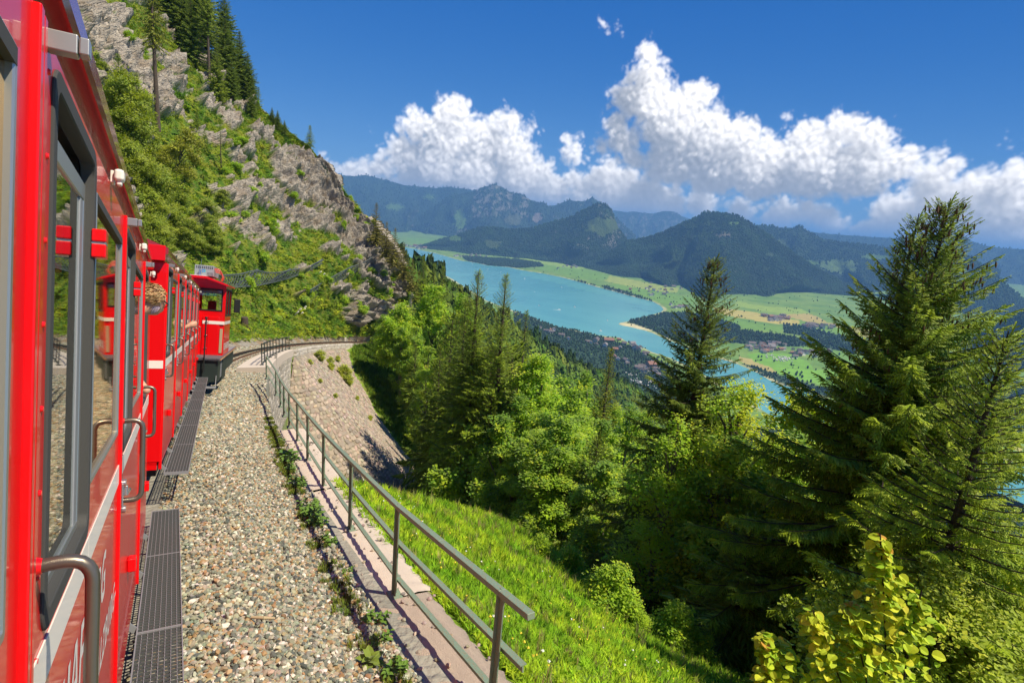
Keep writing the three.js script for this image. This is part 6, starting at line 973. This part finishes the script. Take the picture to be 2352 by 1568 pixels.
// turf on the mountainside and grass on the meadow
const bladeTuft = [0, 1].map((k) => { const r = mulberry(800 + k), m = new MB(); for (let i = 0; i < 13; i++) { const a = r() * 6.283, o = V(r() - 0.5, 0, r() - 0.5).multiplyScalar(0.5), d = V(Math.cos(a), 0, Math.sin(a)), h = 0.5 + 0.5 * r(), s = V(-d.z, 0, d.x).multiplyScalar(0.035), mid = o.clone().add(V(0, h * 0.6, 0)).addScaledVector(d, 0.12), e = o.clone().add(V(0, h, 0)).addScaledVector(d, 0.38 * r() + 0.15); m.quad(o.clone().sub(s), o.clone().add(s), mid.clone().add(s), mid.clone().sub(s)).tri(mid.clone().sub(s), mid.clone().add(s), e); } return m.get(); });
{
  rnd = mulberry(88);
  const M = new THREE.MeshPhysicalMaterial({ roughness: 0.8, transmission: 0.3, thickness: 0, specularIntensity: 0.4 }), lists = [[], []];
  for (let k = 0; k < 70000; k++) {
    const s = 1 + Math.pow(rnd(), 0.9) * 28, v = 3.35 + Math.pow(rnd(), 1.4) * 22; if (s > 24 && v < 12) continue; const p = beside(s, v); p.y = groundY(s, v); if (coneY(s, v) > p.y - 0.3) continue; const d = p.length(), n = fbm2(s * 0.45, v * 0.45, 3);
    lists[k % 2].push([TRS(p.add(V(0, -0.02, 0)), euler(rr(-0.2, 0.2), rnd() * 6, rr(-0.2, 0.2)), V(1.25, rr(0.45, 0.95), 1.25).multiplyScalar(clamp(d * 0.02, 0.12, 0.42) * rr(0.7, 1.3))), vary(mix([0.20, 0.40, 0.008], [0.42, 0.58, 0.018], clamp(0.5 + n * 1.5)), 0.3)]);
  }
  for (let k = 0; k < 16000; k++) { const s = rr(24, 125), v = 3.2 + Math.pow(rnd(), 1.3) * 27, p = beside(s, v); p.y = groundY(s, v); if (coneY(s, v) > p.y - 0.3) continue; lists[k % 2].push([TRS(p, turnY(rnd() * 6), rr(0.5, 1.0)), vary(mix([0.08, 0.17, 0.010], [0.2, 0.3, 0.012], rnd()), 0.3)]); }
  for (let k = 0; k < 5000; k++) { const s = 1 + rnd() * 22, v = 3.4 + Math.pow(rnd(), 1.3) * 18, p = beside(s, v); p.y = groundY(s, v); if (coneY(s, v) > p.y - 0.3) continue; lists[k % 2].push([TRS(p, euler(rr(-0.3, 0.3), rnd() * 6, rr(-0.3, 0.3)), V(0.5, rr(1, 1.8), 0.5).multiplyScalar(clamp(p.length() * 0.02, 0.14, 0.4))), vary(rnd() < 0.5 ? [0.42, 0.36, 0.14] : [0.14, 0.27, 0.012], 0.25)]); }
  const flowers = []; for (let k = 0; k < 2600; k++) { const s = 1 + rnd() * 20, v = 3.5 + Math.pow(rnd(), 1.3) * 16; if (fbm2(s * 0.6, v * 0.6 + 5, 2) < 0) continue; const p = beside(s, v); p.y = groundY(s, v) + rr(0.1, 0.24); flowers.push([TRS(p, euler(rr(-0.5, 0.5), rnd() * 6, 0), rr(0.02, 0.035)), rnd() < 0.75 ? [0.75, 0.62, 0.05] : [0.8, 0.8, 0.72]]); }
  tag(scatter('meadow_flowers', new THREE.OctahedronGeometry(0.5, 0), new THREE.MeshStandardMaterial({ roughness: 0.9 }), flowers), 'small yellow and white flowers in the meadow', 'flowers', null, 'stuff');
  lists.forEach((l, i) => tag(scatter('grass', bladeTuft[i], M, l), i ? 'tall meadow grass on the bank below the fence' : 'short sunlit grass of the meadow below the fence', 'grass', null, 'stuff'));
  const turf = [[], []], cl = [leafCluster(14, 0.6, 901, 0.55), bladeTuft[0]]; for (let k = 0; k < 66000; k++) { const [q, t] = grassSpots[Math.floor(rnd() * grassSpots.length)], d = q.length(); turf[k % 2].push([TRS(V(q.x + rr(-0.4, 0.4), q.y - 0.05, q.z + rr(-0.4, 0.4)), euler(rr(-0.4, 0.4), rnd() * 6, rr(-0.4, 0.4)), V(1, rr(0.55, 0.9), 1).multiplyScalar(rr(0.3, 0.62) * clamp(d / 90, 0.5, 1.1))), vary(mix([0.12, 0.26, 0.006], [0.38, 0.44, 0.014], clamp(0.4 + t * 1.6 + rr(-0.2, 0.2))), 0.3)]); }
  turf.forEach((l, i) => tag(scatter('turf', cl[i], M, l), i ? 'tufts of grass on the steep mountainside' : 'low leafy herbs on the steep mountainside', 'grass', null, 'stuff'));
}
// ---------------------------------------------------------------- rockfall nets
{
  const M_wire = new THREE.MeshStandardMaterial({ color: new THREE.Color(0.085, 0.105, 0.11), roughness: 0.6 }), zz = (x, y) => [(800 + x / 2.6138) * 0.5742, (800 + y / 2.6138) * 0.5742];
  const place = (x, y, off) => { const [px, py] = zz(x, y), p = onHill(px, py), d = p.length(); return ray(px, py).normalize().multiplyScalar(d - off); };
  const net = (label, top, bottom, posts, cables) => {
    const T = top.map(([x, y]) => place(x, y, 3.4)), Bm = bottom.map(([x, y]) => place(x, y, 1.6)), o = T[0].clone(), t = thing('rockfall_net', label, 'safety net', o), sub = (p) => p.clone().sub(o);
    const ct = new THREE.CatmullRomCurve3(T.map(sub), false, 'centripetal'), cb = new THREE.CatmullRomCurve3(Bm.map(sub), false, 'centripetal'), L = ct.getLength(), n = Math.round(L / 0.55), rows = 7, at = (i, j) => ct.getPoint(clamp(i / n)).lerp(cb.getPoint(clamp(i / n)), j / rows).add(V(0, -0.35 * Math.sin(Math.PI * j / rows), 0));
    const m = new MB(); for (let i = 0; i < n; i++) for (let j = 0; j < rows; j++) { const e = (i + j) % 2; m.bar(at(i + e, j), at(i + 1 - e, j + 1), 0.06); }
    mesh('netting', m.get(), M_wire, t); mesh('top_cable', new MB().tube(ct.getPoints(24), 0.09, 5, 48).get(), M_wire, t); mesh('bottom_cable', new MB().tube(cb.getPoints(24), 0.06, 5, 48).get(), M_wire, t);
    for (const [a, b] of posts) { const p = sub(place(...a, 0.2)), q = sub(place(...b, 3.45)); mesh('post', new MB().bar(p, q, 0.24, 0.26).bar(q.clone().add(V(-0.25, 0.1, 0)), q.clone().add(V(0.25, -0.12, 0)), 0.1).get(), M_wire, t); }
    for (const [a, b] of cables) mesh('guy_cable', new MB().bar(sub(place(...a, 2)), sub(place(...b, 0.3)), 0.035).get(), M_chrome, t);
  };
  net('long dark rockfall net on three posts behind the locomotive', [[180, 785], [300, 782], [420, 772], [590, 736], [700, 757], [820, 757], [945, 730], [1100, 705], [1280, 625]], [[230, 905], [330, 915], [450, 905], [590, 895], [720, 870], [850, 840], [980, 800], [1120, 745], [1275, 660]], [[[350, 905], [600, 728]], [[730, 850], [945, 722]], [[1080, 745], [1280, 622]]], []);
  net('shorter rockfall net climbing right to the rock face', [[1150, 940], [1330, 832], [1450, 765], [1580, 697], [1700, 655], [1850, 568]], [[1155, 955], [1330, 905], [1450, 850], [1590, 775], [1720, 690], [1852, 580]], [[[1150, 950], [1335, 828]], [[1440, 800], [1590, 692]]], [[[1330, 832], [1100, 1090]], [[1335, 836], [1150, 1080]], [[1240, 895], [1095, 1080]]]);
  const g = 'white anchor sleeves in the turf', a0 = thing('cable_anchor', 'white ribbed cable anchor sleeve lying in the turf below the nets', 'anchor', place(1080, 1150, 0), g); mesh('sleeve', new MB().cone(V(-0.35, -0.3, 0.1), V(0.35, 0.35, 0.1), 0.14, 0.14, 10).get(), M_white, a0); mesh('rib', new MB().cone(V(-0.05, -0.02, 0.1), V(0.05, 0.07, 0.1), 0.17, 0.17, 10).get(), M_alu, a0);
  for (const [x, y] of [[1058, 1190], [1092, 1125], [1040, 1150], [1012, 1182], [1252, 760], [1290, 780], [1318, 800]]) { const c = copyOf(a0); c.position.copy(place(x, y, 0)); c.scale.setScalar(0.85); }
  for (const [x, y, l, s] of [[1155, 790, 'charred dark tree stump under the end of the long net', 1], [460, 1330, 'grey uprooted stump on the bank behind the locomotive', 1.2]]) { const p = place(x, y, 0), t = thing('tree_stump', l, 'stump', p); mesh('wood', new MB().cone(V(0, -0.4, 0), V(0.1, 1.1 * s, 0.05), 0.42 * s, 0.33 * s, 9).get(), M_bark, t); const r = new MB(); for (let i = 0; i < 5; i++) r.cone(V(0, 0.1, 0), V(Math.cos(i * 1.3) * 0.9 * s, -0.3, Math.sin(i * 1.3) * 0.9 * s), 0.12, 0.03, 5); mesh('root', r.get(), M_bark, t); }
  // kilometre post by the curve
  const kp = thing('marker_post', 'little white marker post beside the far curve', 'post', beside(112, -2.6, -0.4)); mesh('post', new MB().box(-0.12, 0, -0.08, 0.12, 1.0, 0.08, 0.03).get(), M_white, kp);
}
// ---------------------------------------------------------------- plants and bits by the kerb
const groundHit = (x, y) => { const d = ray(x, y); for (let q = 2; q < 60; q += 0.03) { const p = d.clone().multiplyScalar(q), g = groundAt(p.x, p.z); if (p.y < g + 0.02) return V(p.x, g, p.z); } return d.multiplyScalar(10); };
const leafBlade = (() => { const m = new MB(), P = [[0, 0], [0.18, 0.2], [0.45, 0.3], [0.75, 0.2], [1, 0]]; for (let i = 0; i < 4; i++) { const [a, wa] = P[i], [b, wb] = P[i + 1], y = (t) => 0.25 * t - 0.42 * t * t; for (const s of [-1, 1]) m.quad(V(a, y(a), 0), V(b, y(b), 0), V(b, y(b) + wb * 0.3, s * wb), V(a, y(a) + wa * 0.3, s * wa)); } return m.get(); })();
{
  rnd = mulberry(202);
  const mats = [[0.08, 0.20, 0.010], [0.13, 0.26, 0.012], [0.20, 0.28, 0.02]].map((c) => new THREE.MeshPhysicalMaterial({ color: new THREE.Color(...c), roughness: 0.8, transmission: 0.3, thickness: 0 }));
  const zz = (x, y) => [(900 + x / 1.568) * 0.5742, (1731 + y / 1.568) * 0.5742];
  const rosette = (name, label, cat, p, n, L, mat, rise) => { const t = thing(name, label, cat, p); for (let i = 0; i < n; i++) { const f = i / n, m = mesh('leaf', leafBlade, mats[mat], t); m.scale.setScalar(L * rr(0.7, 1.1) * (1 - f * 0.45)); m.rotation.set(0, i * 2.4 + rr(-0.2, 0.2), lerp(0.1, rise, f), 'YXZ'); m.position.y = 0.02 + f * 0.06; } return t; };
  rosette('mullein', 'pale rosette of big woolly leaves in the ballast near the kerb', 'plant', groundHit(...zz(905, 1465)), 11, 0.17, 2, 1.0);
  rosette('dock_plant', 'clump of broad dark leaves by the plank at the fence bend', 'plant', groundHit(660, 1052), 16, 0.3, 0, 0.9);
  const weed = (p, h, n) => { const t = thing('weed', 'leafy green weed between the ballast and the kerb', 'plant', p, 'weeds along the kerb'), st = new MB(), lf = []; for (let k = 0; k < n; k++) { const b = V(rr(-0.1, 0.1), 0, rr(-0.1, 0.1)), hh = h * rr(0.6, 1.1), top = b.clone().add(V(rr(-0.08, 0.08), hh, rr(-0.08, 0.08))); st.cone(b, top, 0.006, 0.003, 4); for (let i = 0; i < 9; i++) { const u = 0.15 + i / 9 * 0.85; lf.push([TRS(b.clone().lerp(top, u), euler(0, i * 2.1 + rnd(), rr(-0.1, 0.6)), 0.1 * (1.2 - 0.5 * u) * rr(0.8, 1.3)), null]); } } mesh('stem', st.get(), mats[0], t); scatter('leaves', leafBlade, mats[Math.floor(rnd() * 2)], lf, t); return t; };
  const w0 = weed(groundHit(...zz(555, 545)), 0.24, 6), spots = [[395, 190, 1.1], [410, 240, 0.9], [455, 340, 0.8], [540, 480, 1], [575, 580, 0.9], [650, 690, 0.6], [345, 60, 0.7], [480, 310, 0.7], [760, 880, 0.4], [930, 1190, 0.55], [960, 1330, 0.5], [1075, 1510, 0.7], [745, 1135, 0.35]];
  for (const [x, y, s] of spots) { const c = copyOf(w0); c.position.copy(groundHit(...zz(x, y))); c.scale.setScalar(s * rr(0.7, 1.0)); c.rotation.y = rnd() * 6; }
  const moss = []; for (let k = 0; k < 2600; k++) { const s = 2 + Math.pow(rnd(), 0.8) * 15, off = table([[0, 0], [5, 0], [9, 0.13], [13, 0.25], [16, 0.3]], s), v = 2.55 + off + rr(-0.14, 0.1) * (1 + fbm2(s, 3, 2)); if (fbm2(s * 1.3, 9, 3) < -0.02) continue; const p = beside(s, v); p.y = groundY(s, v) + 0.02; moss.push([TRS(p, turnY(rnd() * 6), rr(0.03, 0.09)), vary(mix([0.08, 0.13, 0.012], [0.2, 0.24, 0.02], rnd()), 0.3)]); }
  tag(scatter('moss', bladeTuft[1], new THREE.MeshStandardMaterial({ roughness: 1 }), moss), 'moss and low grass between ballast and kerb', 'moss', null, 'stuff');
  const st = thing('stick', 'short bleached stick lying on the ballast', 'stick', groundHit(...zz(245, 1190)).add(V(0, 0.05, 0))), sm = new MB(); sm.cone(V(-0.1, 0, 0), V(0.0, 0.012, 0.01), 0.010, 0.014, 6).cone(V(0, 0.012, 0.01), V(0.08, 0.0, -0.01), 0.014, 0.008, 6); mesh('wood', sm.get(), M_lining, st);
  const pl = thing('plank', 'short weathered grey plank standing by the fence bend', 'plank', groundHit(634, 915)); mesh('board', new MB().bar(V(0, -0.1, 0.1), V(-0.05, 0.62, -0.15), 0.3, 0.05, V(1, 0, 0), null, 0.008).get(), new THREE.MeshStandardMaterial({ color: new THREE.Color(0.3, 0.27, 0.23), roughness: 0.95 }), pl);
  // bushes growing out of the embankment
  const gb = 'small bushes rooted between the embankment stones', b0 = leafTree('bush', 'small bush rooted between the stones of the embankment', 'bush', V(), 1.5, 0.8, { seed: 81, lobes: 8, per: 26, cluster: 0.45, base: 0.1, group: gb, tone: [0.156, 0.248, 0.019], tip: [0.295, 0.341, 0.037] });
  let placed = 0;
  [[735, 830, 0.9], [758, 838, 0.7], [775, 832, 0.6], [790, 870, 1.2], [760, 850, 0.6], [712, 838, 0.4], [800, 885, 0.9], [770, 915, 0.35], [820, 920, 0.4], [735, 880, 0.3], [850, 965, 0.4]].forEach(([x, y, s], k) => { const d = ray(x, y); let p = null; for (let q = 20; q < 110; q += 0.2) { const c = d.clone().multiplyScalar(q), [ss, v] = svOf(c.x, c.z); if (v > 2.97 && c.y < groundY(ss, v, true)) { p = c; break; } } if (!p) return; const c = placed++ ? copyOf(b0) : b0; c.position.copy(p); c.scale.setScalar(s); c.rotation.y = k; });
}
// yellow-green hazel in the foreground, every leaf its own
{
  rnd = mulberry(303);
  const t = thing('hazel_bush', 'sunlit yellow green bush with round leaves and orange tips in the foreground', 'bush', atDist(2000, 1760, 4.6)), o = t.position.clone(), A = (x, y, d) => atDist(x, y, d).sub(o);
  const stems = [[[2030, 1700, 4.5], [2035, 1500, 4.5], [2030, 1360, 4.5], [2022, 1225, 4.5]], [[1980, 1720, 4.4], [1930, 1560, 4.35], [1885, 1460, 4.3], [1868, 1400, 4.3]], [[1900, 1720, 4.3], [1830, 1580, 4.25], [1780, 1500, 4.2], [1755, 1462, 4.2]], [[2060, 1700, 4.6], [2080, 1540, 4.6], [2100, 1430, 4.6], [2118, 1355, 4.6]], [[2000, 1700, 4.4], [1990, 1560, 4.4], [1965, 1450, 4.4], [1955, 1390, 4.4]], [[1850, 1740, 4.1], [1800, 1640, 4.1], [1770, 1560, 4.1], [1765, 1540, 4.1]]].map((s) => new THREE.CatmullRomCurve3(s.map((q) => A(...q)), false, 'centripetal'));
  const w = new MB(); for (const c of stems) w.tube(c.getPoints(8), 0.006, 5, 16); mesh('stem', w.get(), M_bark, t);
  const leaf = [0, 1, 2].map((k) => { const m = new MB(), r = mulberry(310 + k), P = [[0, 0], [0.1, 0.28], [0.35, 0.45], [0.65, 0.42], [0.88, 0.24], [1, 0]], fold = 0.25 + 0.2 * r(), bend = 0.3 + 0.4 * r(), y = (u) => -bend * u * u * 0.6; for (let i = 0; i < 5; i++) { const [a, wa] = P[i], [b, wb] = P[i + 1]; for (const s of [-1, 1]) m.quad(V(a, y(a), 0), V(b, y(b), 0), V(b, y(b) + wb * fold, s * wb), V(a, y(a) + wa * fold, s * wa)); } return m.get(); });
  const mats = [[0.46, 0.58, 0.015], [0.56, 0.64, 0.02], [0.32, 0.50, 0.012], [0.66, 0.66, 0.03], [0.62, 0.33, 0.03]].map((c) => new THREE.MeshPhysicalMaterial({ color: new THREE.Color(...c), roughness: 0.75, transmission: 0.28, thickness: 0, specularIntensity: 0.6 }));
  for (let k = 0; k < 290; k++) { const c = stems[[0, 0, 0, 1, 1, 2, 3, 4, 4, 5][k % 10]], u = 0.18 + 0.82 * Math.pow(rnd(), 0.8), p = c.getPoint(u), spread = 0.2 * (1.1 - u), m = mesh('leaf', leaf[k % 3], mats[u > 0.93 && rnd() < 0.3 ? 4 : Math.floor(rnd() * 4)], t); m.position.copy(p).add(V(rr(-spread, spread), rr(-0.6, 0.6) * spread, rr(-spread, spread))); m.rotation.set(rr(-0.5, 0.5), rnd() * 6.283, rr(-0.7, 0.3), 'YXZ'); m.scale.setScalar(rr(0.05, 0.085)); }
  const rest = [[], [], []], pal = [[0.46, 0.58, 0.015], [0.56, 0.64, 0.02], [0.32, 0.50, 0.012], [0.66, 0.66, 0.03]]; for (let k = 0; k < 1500; k++) { const c = stems[[0, 0, 1, 1, 2, 2, 3, 4, 4, 5][k % 10]], u = Math.pow(rnd(), 0.75) * 0.93, p = c.getPoint(u), spread = 0.27 * (1.08 - u); rest[k % 3].push([TRS(p.add(V(rr(-spread, spread), rr(-0.7, 0.7) * spread, rr(-spread, spread))), euler(rr(-0.6, 0.6), rnd() * 6.283, rr(-0.7, 0.4)), rr(0.04, 0.075)), vary(pal[k % 4], 0.2)]); } const ML = new THREE.MeshPhysicalMaterial({ roughness: 0.75, transmission: 0.28, thickness: 0, specularIntensity: 0.6 }); rest.forEach((l, i) => scatter('leaves', leaf[i], ML, l, t));
}
// ---------------------------------------------------------------- houses and boats
{
  rnd = mulberry(606);
  const walls = [[0.72, 0.68, 0.58], [0.62, 0.55, 0.42], [0.34, 0.22, 0.13], [0.75, 0.73, 0.68]].map((c) => new THREE.MeshStandardMaterial({ color: new THREE.Color(...c), roughness: 0.9 })), roofs = [[0.16, 0.13, 0.12], [0.23, 0.21, 0.20], [0.26, 0.13, 0.085], [0.12, 0.10, 0.09]].map((c) => new THREE.MeshStandardMaterial({ color: new THREE.Color(...c), roughness: 0.85 }));
  const wallG = new MB().box(-5, -3, -7, 5, 6, 7).tri(V(-5, 6, 7), V(5, 6, 7), V(0, 9.2, 7)).tri(V(-5, 6, -7), V(5, 6, -7), V(0, 9.2, -7)).get(), roofG = new MB().bar(V(-3.1, 7.55, -8.2), V(-3.1, 7.55, 8.2), 7.6, 0.4, V(-0.55, 0.84, 0)).bar(V(3.1, 7.55, -8.2), V(3.1, 7.55, 8.2), 7.6, 0.4, V(0.55, 0.84, 0)).get(), chim = new MB().box(1.2, 7.5, 1.2, 2.1, 10.2, 2.1).get(), winG = new MB(); for (const y of [1.2, 3.8]) for (let i = -2; i <= 2; i++) for (const s of [-1, 1]) winG.box(s * 5.0, y, i * 2.6 - 0.5, s * 5.06, y + 1.3, i * 2.6 + 0.5); const win = winG.get();
  const M_win = new THREE.MeshStandardMaterial({ color: new THREE.Color(0.05, 0.06, 0.07), roughness: 0.2 });
  const protos = [];
  for (let k = 0; k < 6; k++) { const g = new THREE.Group(); g.name = 'house'; mesh('wall', wallG, walls[k % 4], g); const r = mesh('roof', roofG, roofs[(k * 3) % 4], g); mesh('chimney', chim, walls[0], r); mesh('window', win, M_win, g); protos.push(g); }
  let n = 0;
  const house = (x, y, label, group, s = 1, kind = n) => { const p = onLevel(x, y, LAKE + 3); if (shoreDist(p.x, p.z) < 8) return; const c = protos[kind % 6].clone(); c.name = numbered('house'); scene.add(c); p.y = landY(p.x, p.z) + 1; c.position.copy(p); c.rotation.y = rr(-0.4, 0.4) + (rnd() < 0.4 ? 1.57 : 0); c.scale.set(s * rr(0.8, 1.2), s * rr(0.8, 1.1), s * rr(0.8, 1.3)); tag(c, `${['white walled', 'cream walled', 'brown timber', 'pale grey walled', 'white walled', 'cream walled'][kind % 6]} ${label.replace('house', 'house with ' + ['dark brown', 'black', 'red brown', 'slate grey'][((kind % 6) * 3) % 4] + ' roof').replace('farmhouse with', 'farmhouse with')}`, 'house', group); n++; };
  const near = (x, y, s) => house((2050 + x / 2.24) * 0.5742, (1250 + y / 2.24) * 0.5742, 'house in the near shore village', 'houses of the near lakeside village', s);
  for (const [x, y, s] of [[255, 140, 1], [305, 170, 1.1], [335, 162, 1], [372, 158, 1.2], [345, 180, 1], [440, 212, 1.3], [500, 240, 1], [515, 132, 1.1], [552, 138, 1.6], [590, 150, 1.1], [615, 152, 1], [650, 165, 1], [690, 172, 1.2], [740, 176, 1.7], [790, 190, 1.5], [825, 196, 1.2], [882, 205, 2.0], [750, 258, 1.9], [860, 262, 2.0], [830, 305, 1.5], [700, 275, 1.1], [750, 292, 1], [675, 270, 1], [1000, 285, 1.4], [955, 245, 1.1], [1070, 262, 1.2], [1075, 288, 1.4], [1095, 320, 1.8], [1128, 268, 1.1], [1128, 342, 1.5], [1150, 322, 1.1], [1225, 312, 1.3], [1262, 335, 1.3], [1195, 372, 1.2], [1032, 240, 1.1], [910, 405, 1.3], [945, 425, 1], [1018, 435, 1.2], [1025, 460, 1], [1130, 500, 1.3], [1155, 492, 1.2], [1240, 485, 1.8], [1185, 495, 1], [1215, 520, 1.1], [1280, 540, 1.2], [1290, 512, 1], [1250, 545, 1], [920, 340, 1.2], [965, 320, 1], [1185, 385, 1], [1145, 525, 1.2], [1300, 565, 1.1], [1180, 530, 1]]) near(x, y, s);
  const cluster = (label, group, cx, cy, w, h, k, s) => { for (let i = 0; i < k; i++) house(cx + (rnd() + rnd() - 1) * w, cy + (rnd() + rnd() - 1) * h, label, group, s * rr(0.8, 1.3)); };
  cluster('house in the village at the lake head', 'houses of the far village', 975, 568, 45, 6, 46, 1.7); cluster('house in the village at the lake head', 'houses of the far village', 1080, 588, 50, 5, 18, 1.5);
  cluster('farmhouse in the meadows across the lake', 'farmhouses across the lake', 1500, 665, 90, 16, 22, 1.3); cluster('farmhouse in the meadows across the lake', 'farmhouses across the lake', 1330, 612, 70, 8, 12, 1.4);
  cluster('house in the hay field hamlet', 'houses of the hay field hamlet', 1785, 732, 42, 7, 24, 1.4); cluster('house in the hay field hamlet', 'houses of the hay field hamlet', 1880, 752, 50, 7, 22, 1.4);
  cluster('house in the village behind green fields', 'houses of the village behind the fields', 1760, 800, 60, 14, 44, 1.1); cluster('house in the village behind green fields', 'houses of the village behind the fields', 1860, 812, 50, 12, 26, 1.1);
  cluster('house on the point by the narrows', 'houses beside the narrows', 1560, 706, 30, 9, 14, 1.2);
  // camp site of white caravans
  const vg = 'white caravans of the camp site', cv = thing('caravan', 'tiny white caravan on the camp site in the fields', 'caravan', V(), vg); mesh('body', new RoundedBoxGeometry(2.6, 2.8, 6.5, 2, 0.5).translate(0, 1.9, 0), M_white, cv); mesh('window', new MB().box(-1.32, 1.8, -2, 1.32, 2.6, 2).get(), M_win, cv);
  for (let i = 0; i < 60; i++) { const x = 1800 + (rnd() + rnd() - 1) * 45, y = 824 + (x - 1800) * 0.12 + (rnd() + rnd() - 1) * 8, p = onLevel(x, y, LAKE + 3), c = i ? copyOf(cv) : cv; p.y = landY(p.x, p.z); c.position.copy(p); c.rotation.y = rr(-0.3, 0.3) + (i % 2) * 1.5; }
  for (let i = 0; i < 44; i++) { const x = 1465 + rr(-28, 45), y = 868 + (x - 1465) * 0.3 + rr(-10, 14), p = onLevel(x, y, LAKE + 3); if (shoreDist(p.x, p.z) < 5) continue; const c = copyOf(cv, 'tiny white caravan parked at the edge of the near village', 'white caravans by the near village'); p.y = landY(p.x, p.z); c.position.copy(p); c.rotation.y = rnd() * 3; }
  // boats
  const hull = (() => { const s = new THREE.Shape(); s.moveTo(-1.4, -5); s.lineTo(1.4, -5); s.quadraticCurveTo(1.7, 1, 0, 5.5); s.quadraticCurveTo(-1.7, 1, -1.4, -5); return new THREE.ExtrudeGeometry(s, { depth: 1.4, bevelEnabled: true, bevelSize: 0.2, bevelThickness: 0.2, bevelSegments: 1 }).rotateX(-Math.PI / 2); })();
  const boat = thing('motor_boat', 'white motor boat trailing a wake across the lake', 'boat', onLevel(1285, 711, LAKE).setY(LAKE - 0.3)); mesh('hull', hull, M_white, boat); mesh('cabin', new MB().box(-1, 1.4, -1, 1, 2.6, 2.5, 0.2).get(), M_white, boat); mesh('windscreen', new MB().box(-1.02, 1.7, -2.2, 1.02, 2.4, -1.02).get(), M_win, boat); boat.rotation.y = -1.15; boat.scale.setScalar(1.25);
  const foam = new MB(); for (const s of [-1, 1]) for (let i = 0; i < 9; i++) foam.box(s * (1 + i * 0.35) - 0.5, -0.1, 5 + i * 3.2, s * (1 + i * 0.35) + 0.5, 0.45 - i * 0.03, 7.8 + i * 3.2, 0.2); mesh('wake', foam.get(), M_white, boat);
  const gl = 'small boats scattered on the lake', sb = thing('small_boat', 'tiny white boat lying on the open lake', 'boat', onLevel(1228, 670, LAKE), gl); mesh('hull', hull, M_white, sb); mesh('mast', new MB().cone(V(0, 1, 0), V(0, 9, 0), 0.1, 0.05, 5).get(), M_alu, sb); mesh('sail', new MB().tri(V(0, 2, 0.2), V(0, 8.8, 0.1), V(0.4, 2, -4)).tri(V(0.05, 2, 0.2), V(0.45, 2, -4), V(0.05, 8.8, 0.1)).get(), M_white, sb);
  for (const [x, y] of [[1238, 702], [1205, 640], [1320, 705], [1395, 736], [1120, 618], [1290, 660], [1380, 760], [1085, 606], [1150, 625]]) { const p = onLevel(x, y, LAKE); if (shoreDist(p.x, p.z) > -5) continue; const c = copyOf(sb); c.position.copy(p); c.rotation.y = rnd() * 6; }
}
renderer.render(scene, camera);
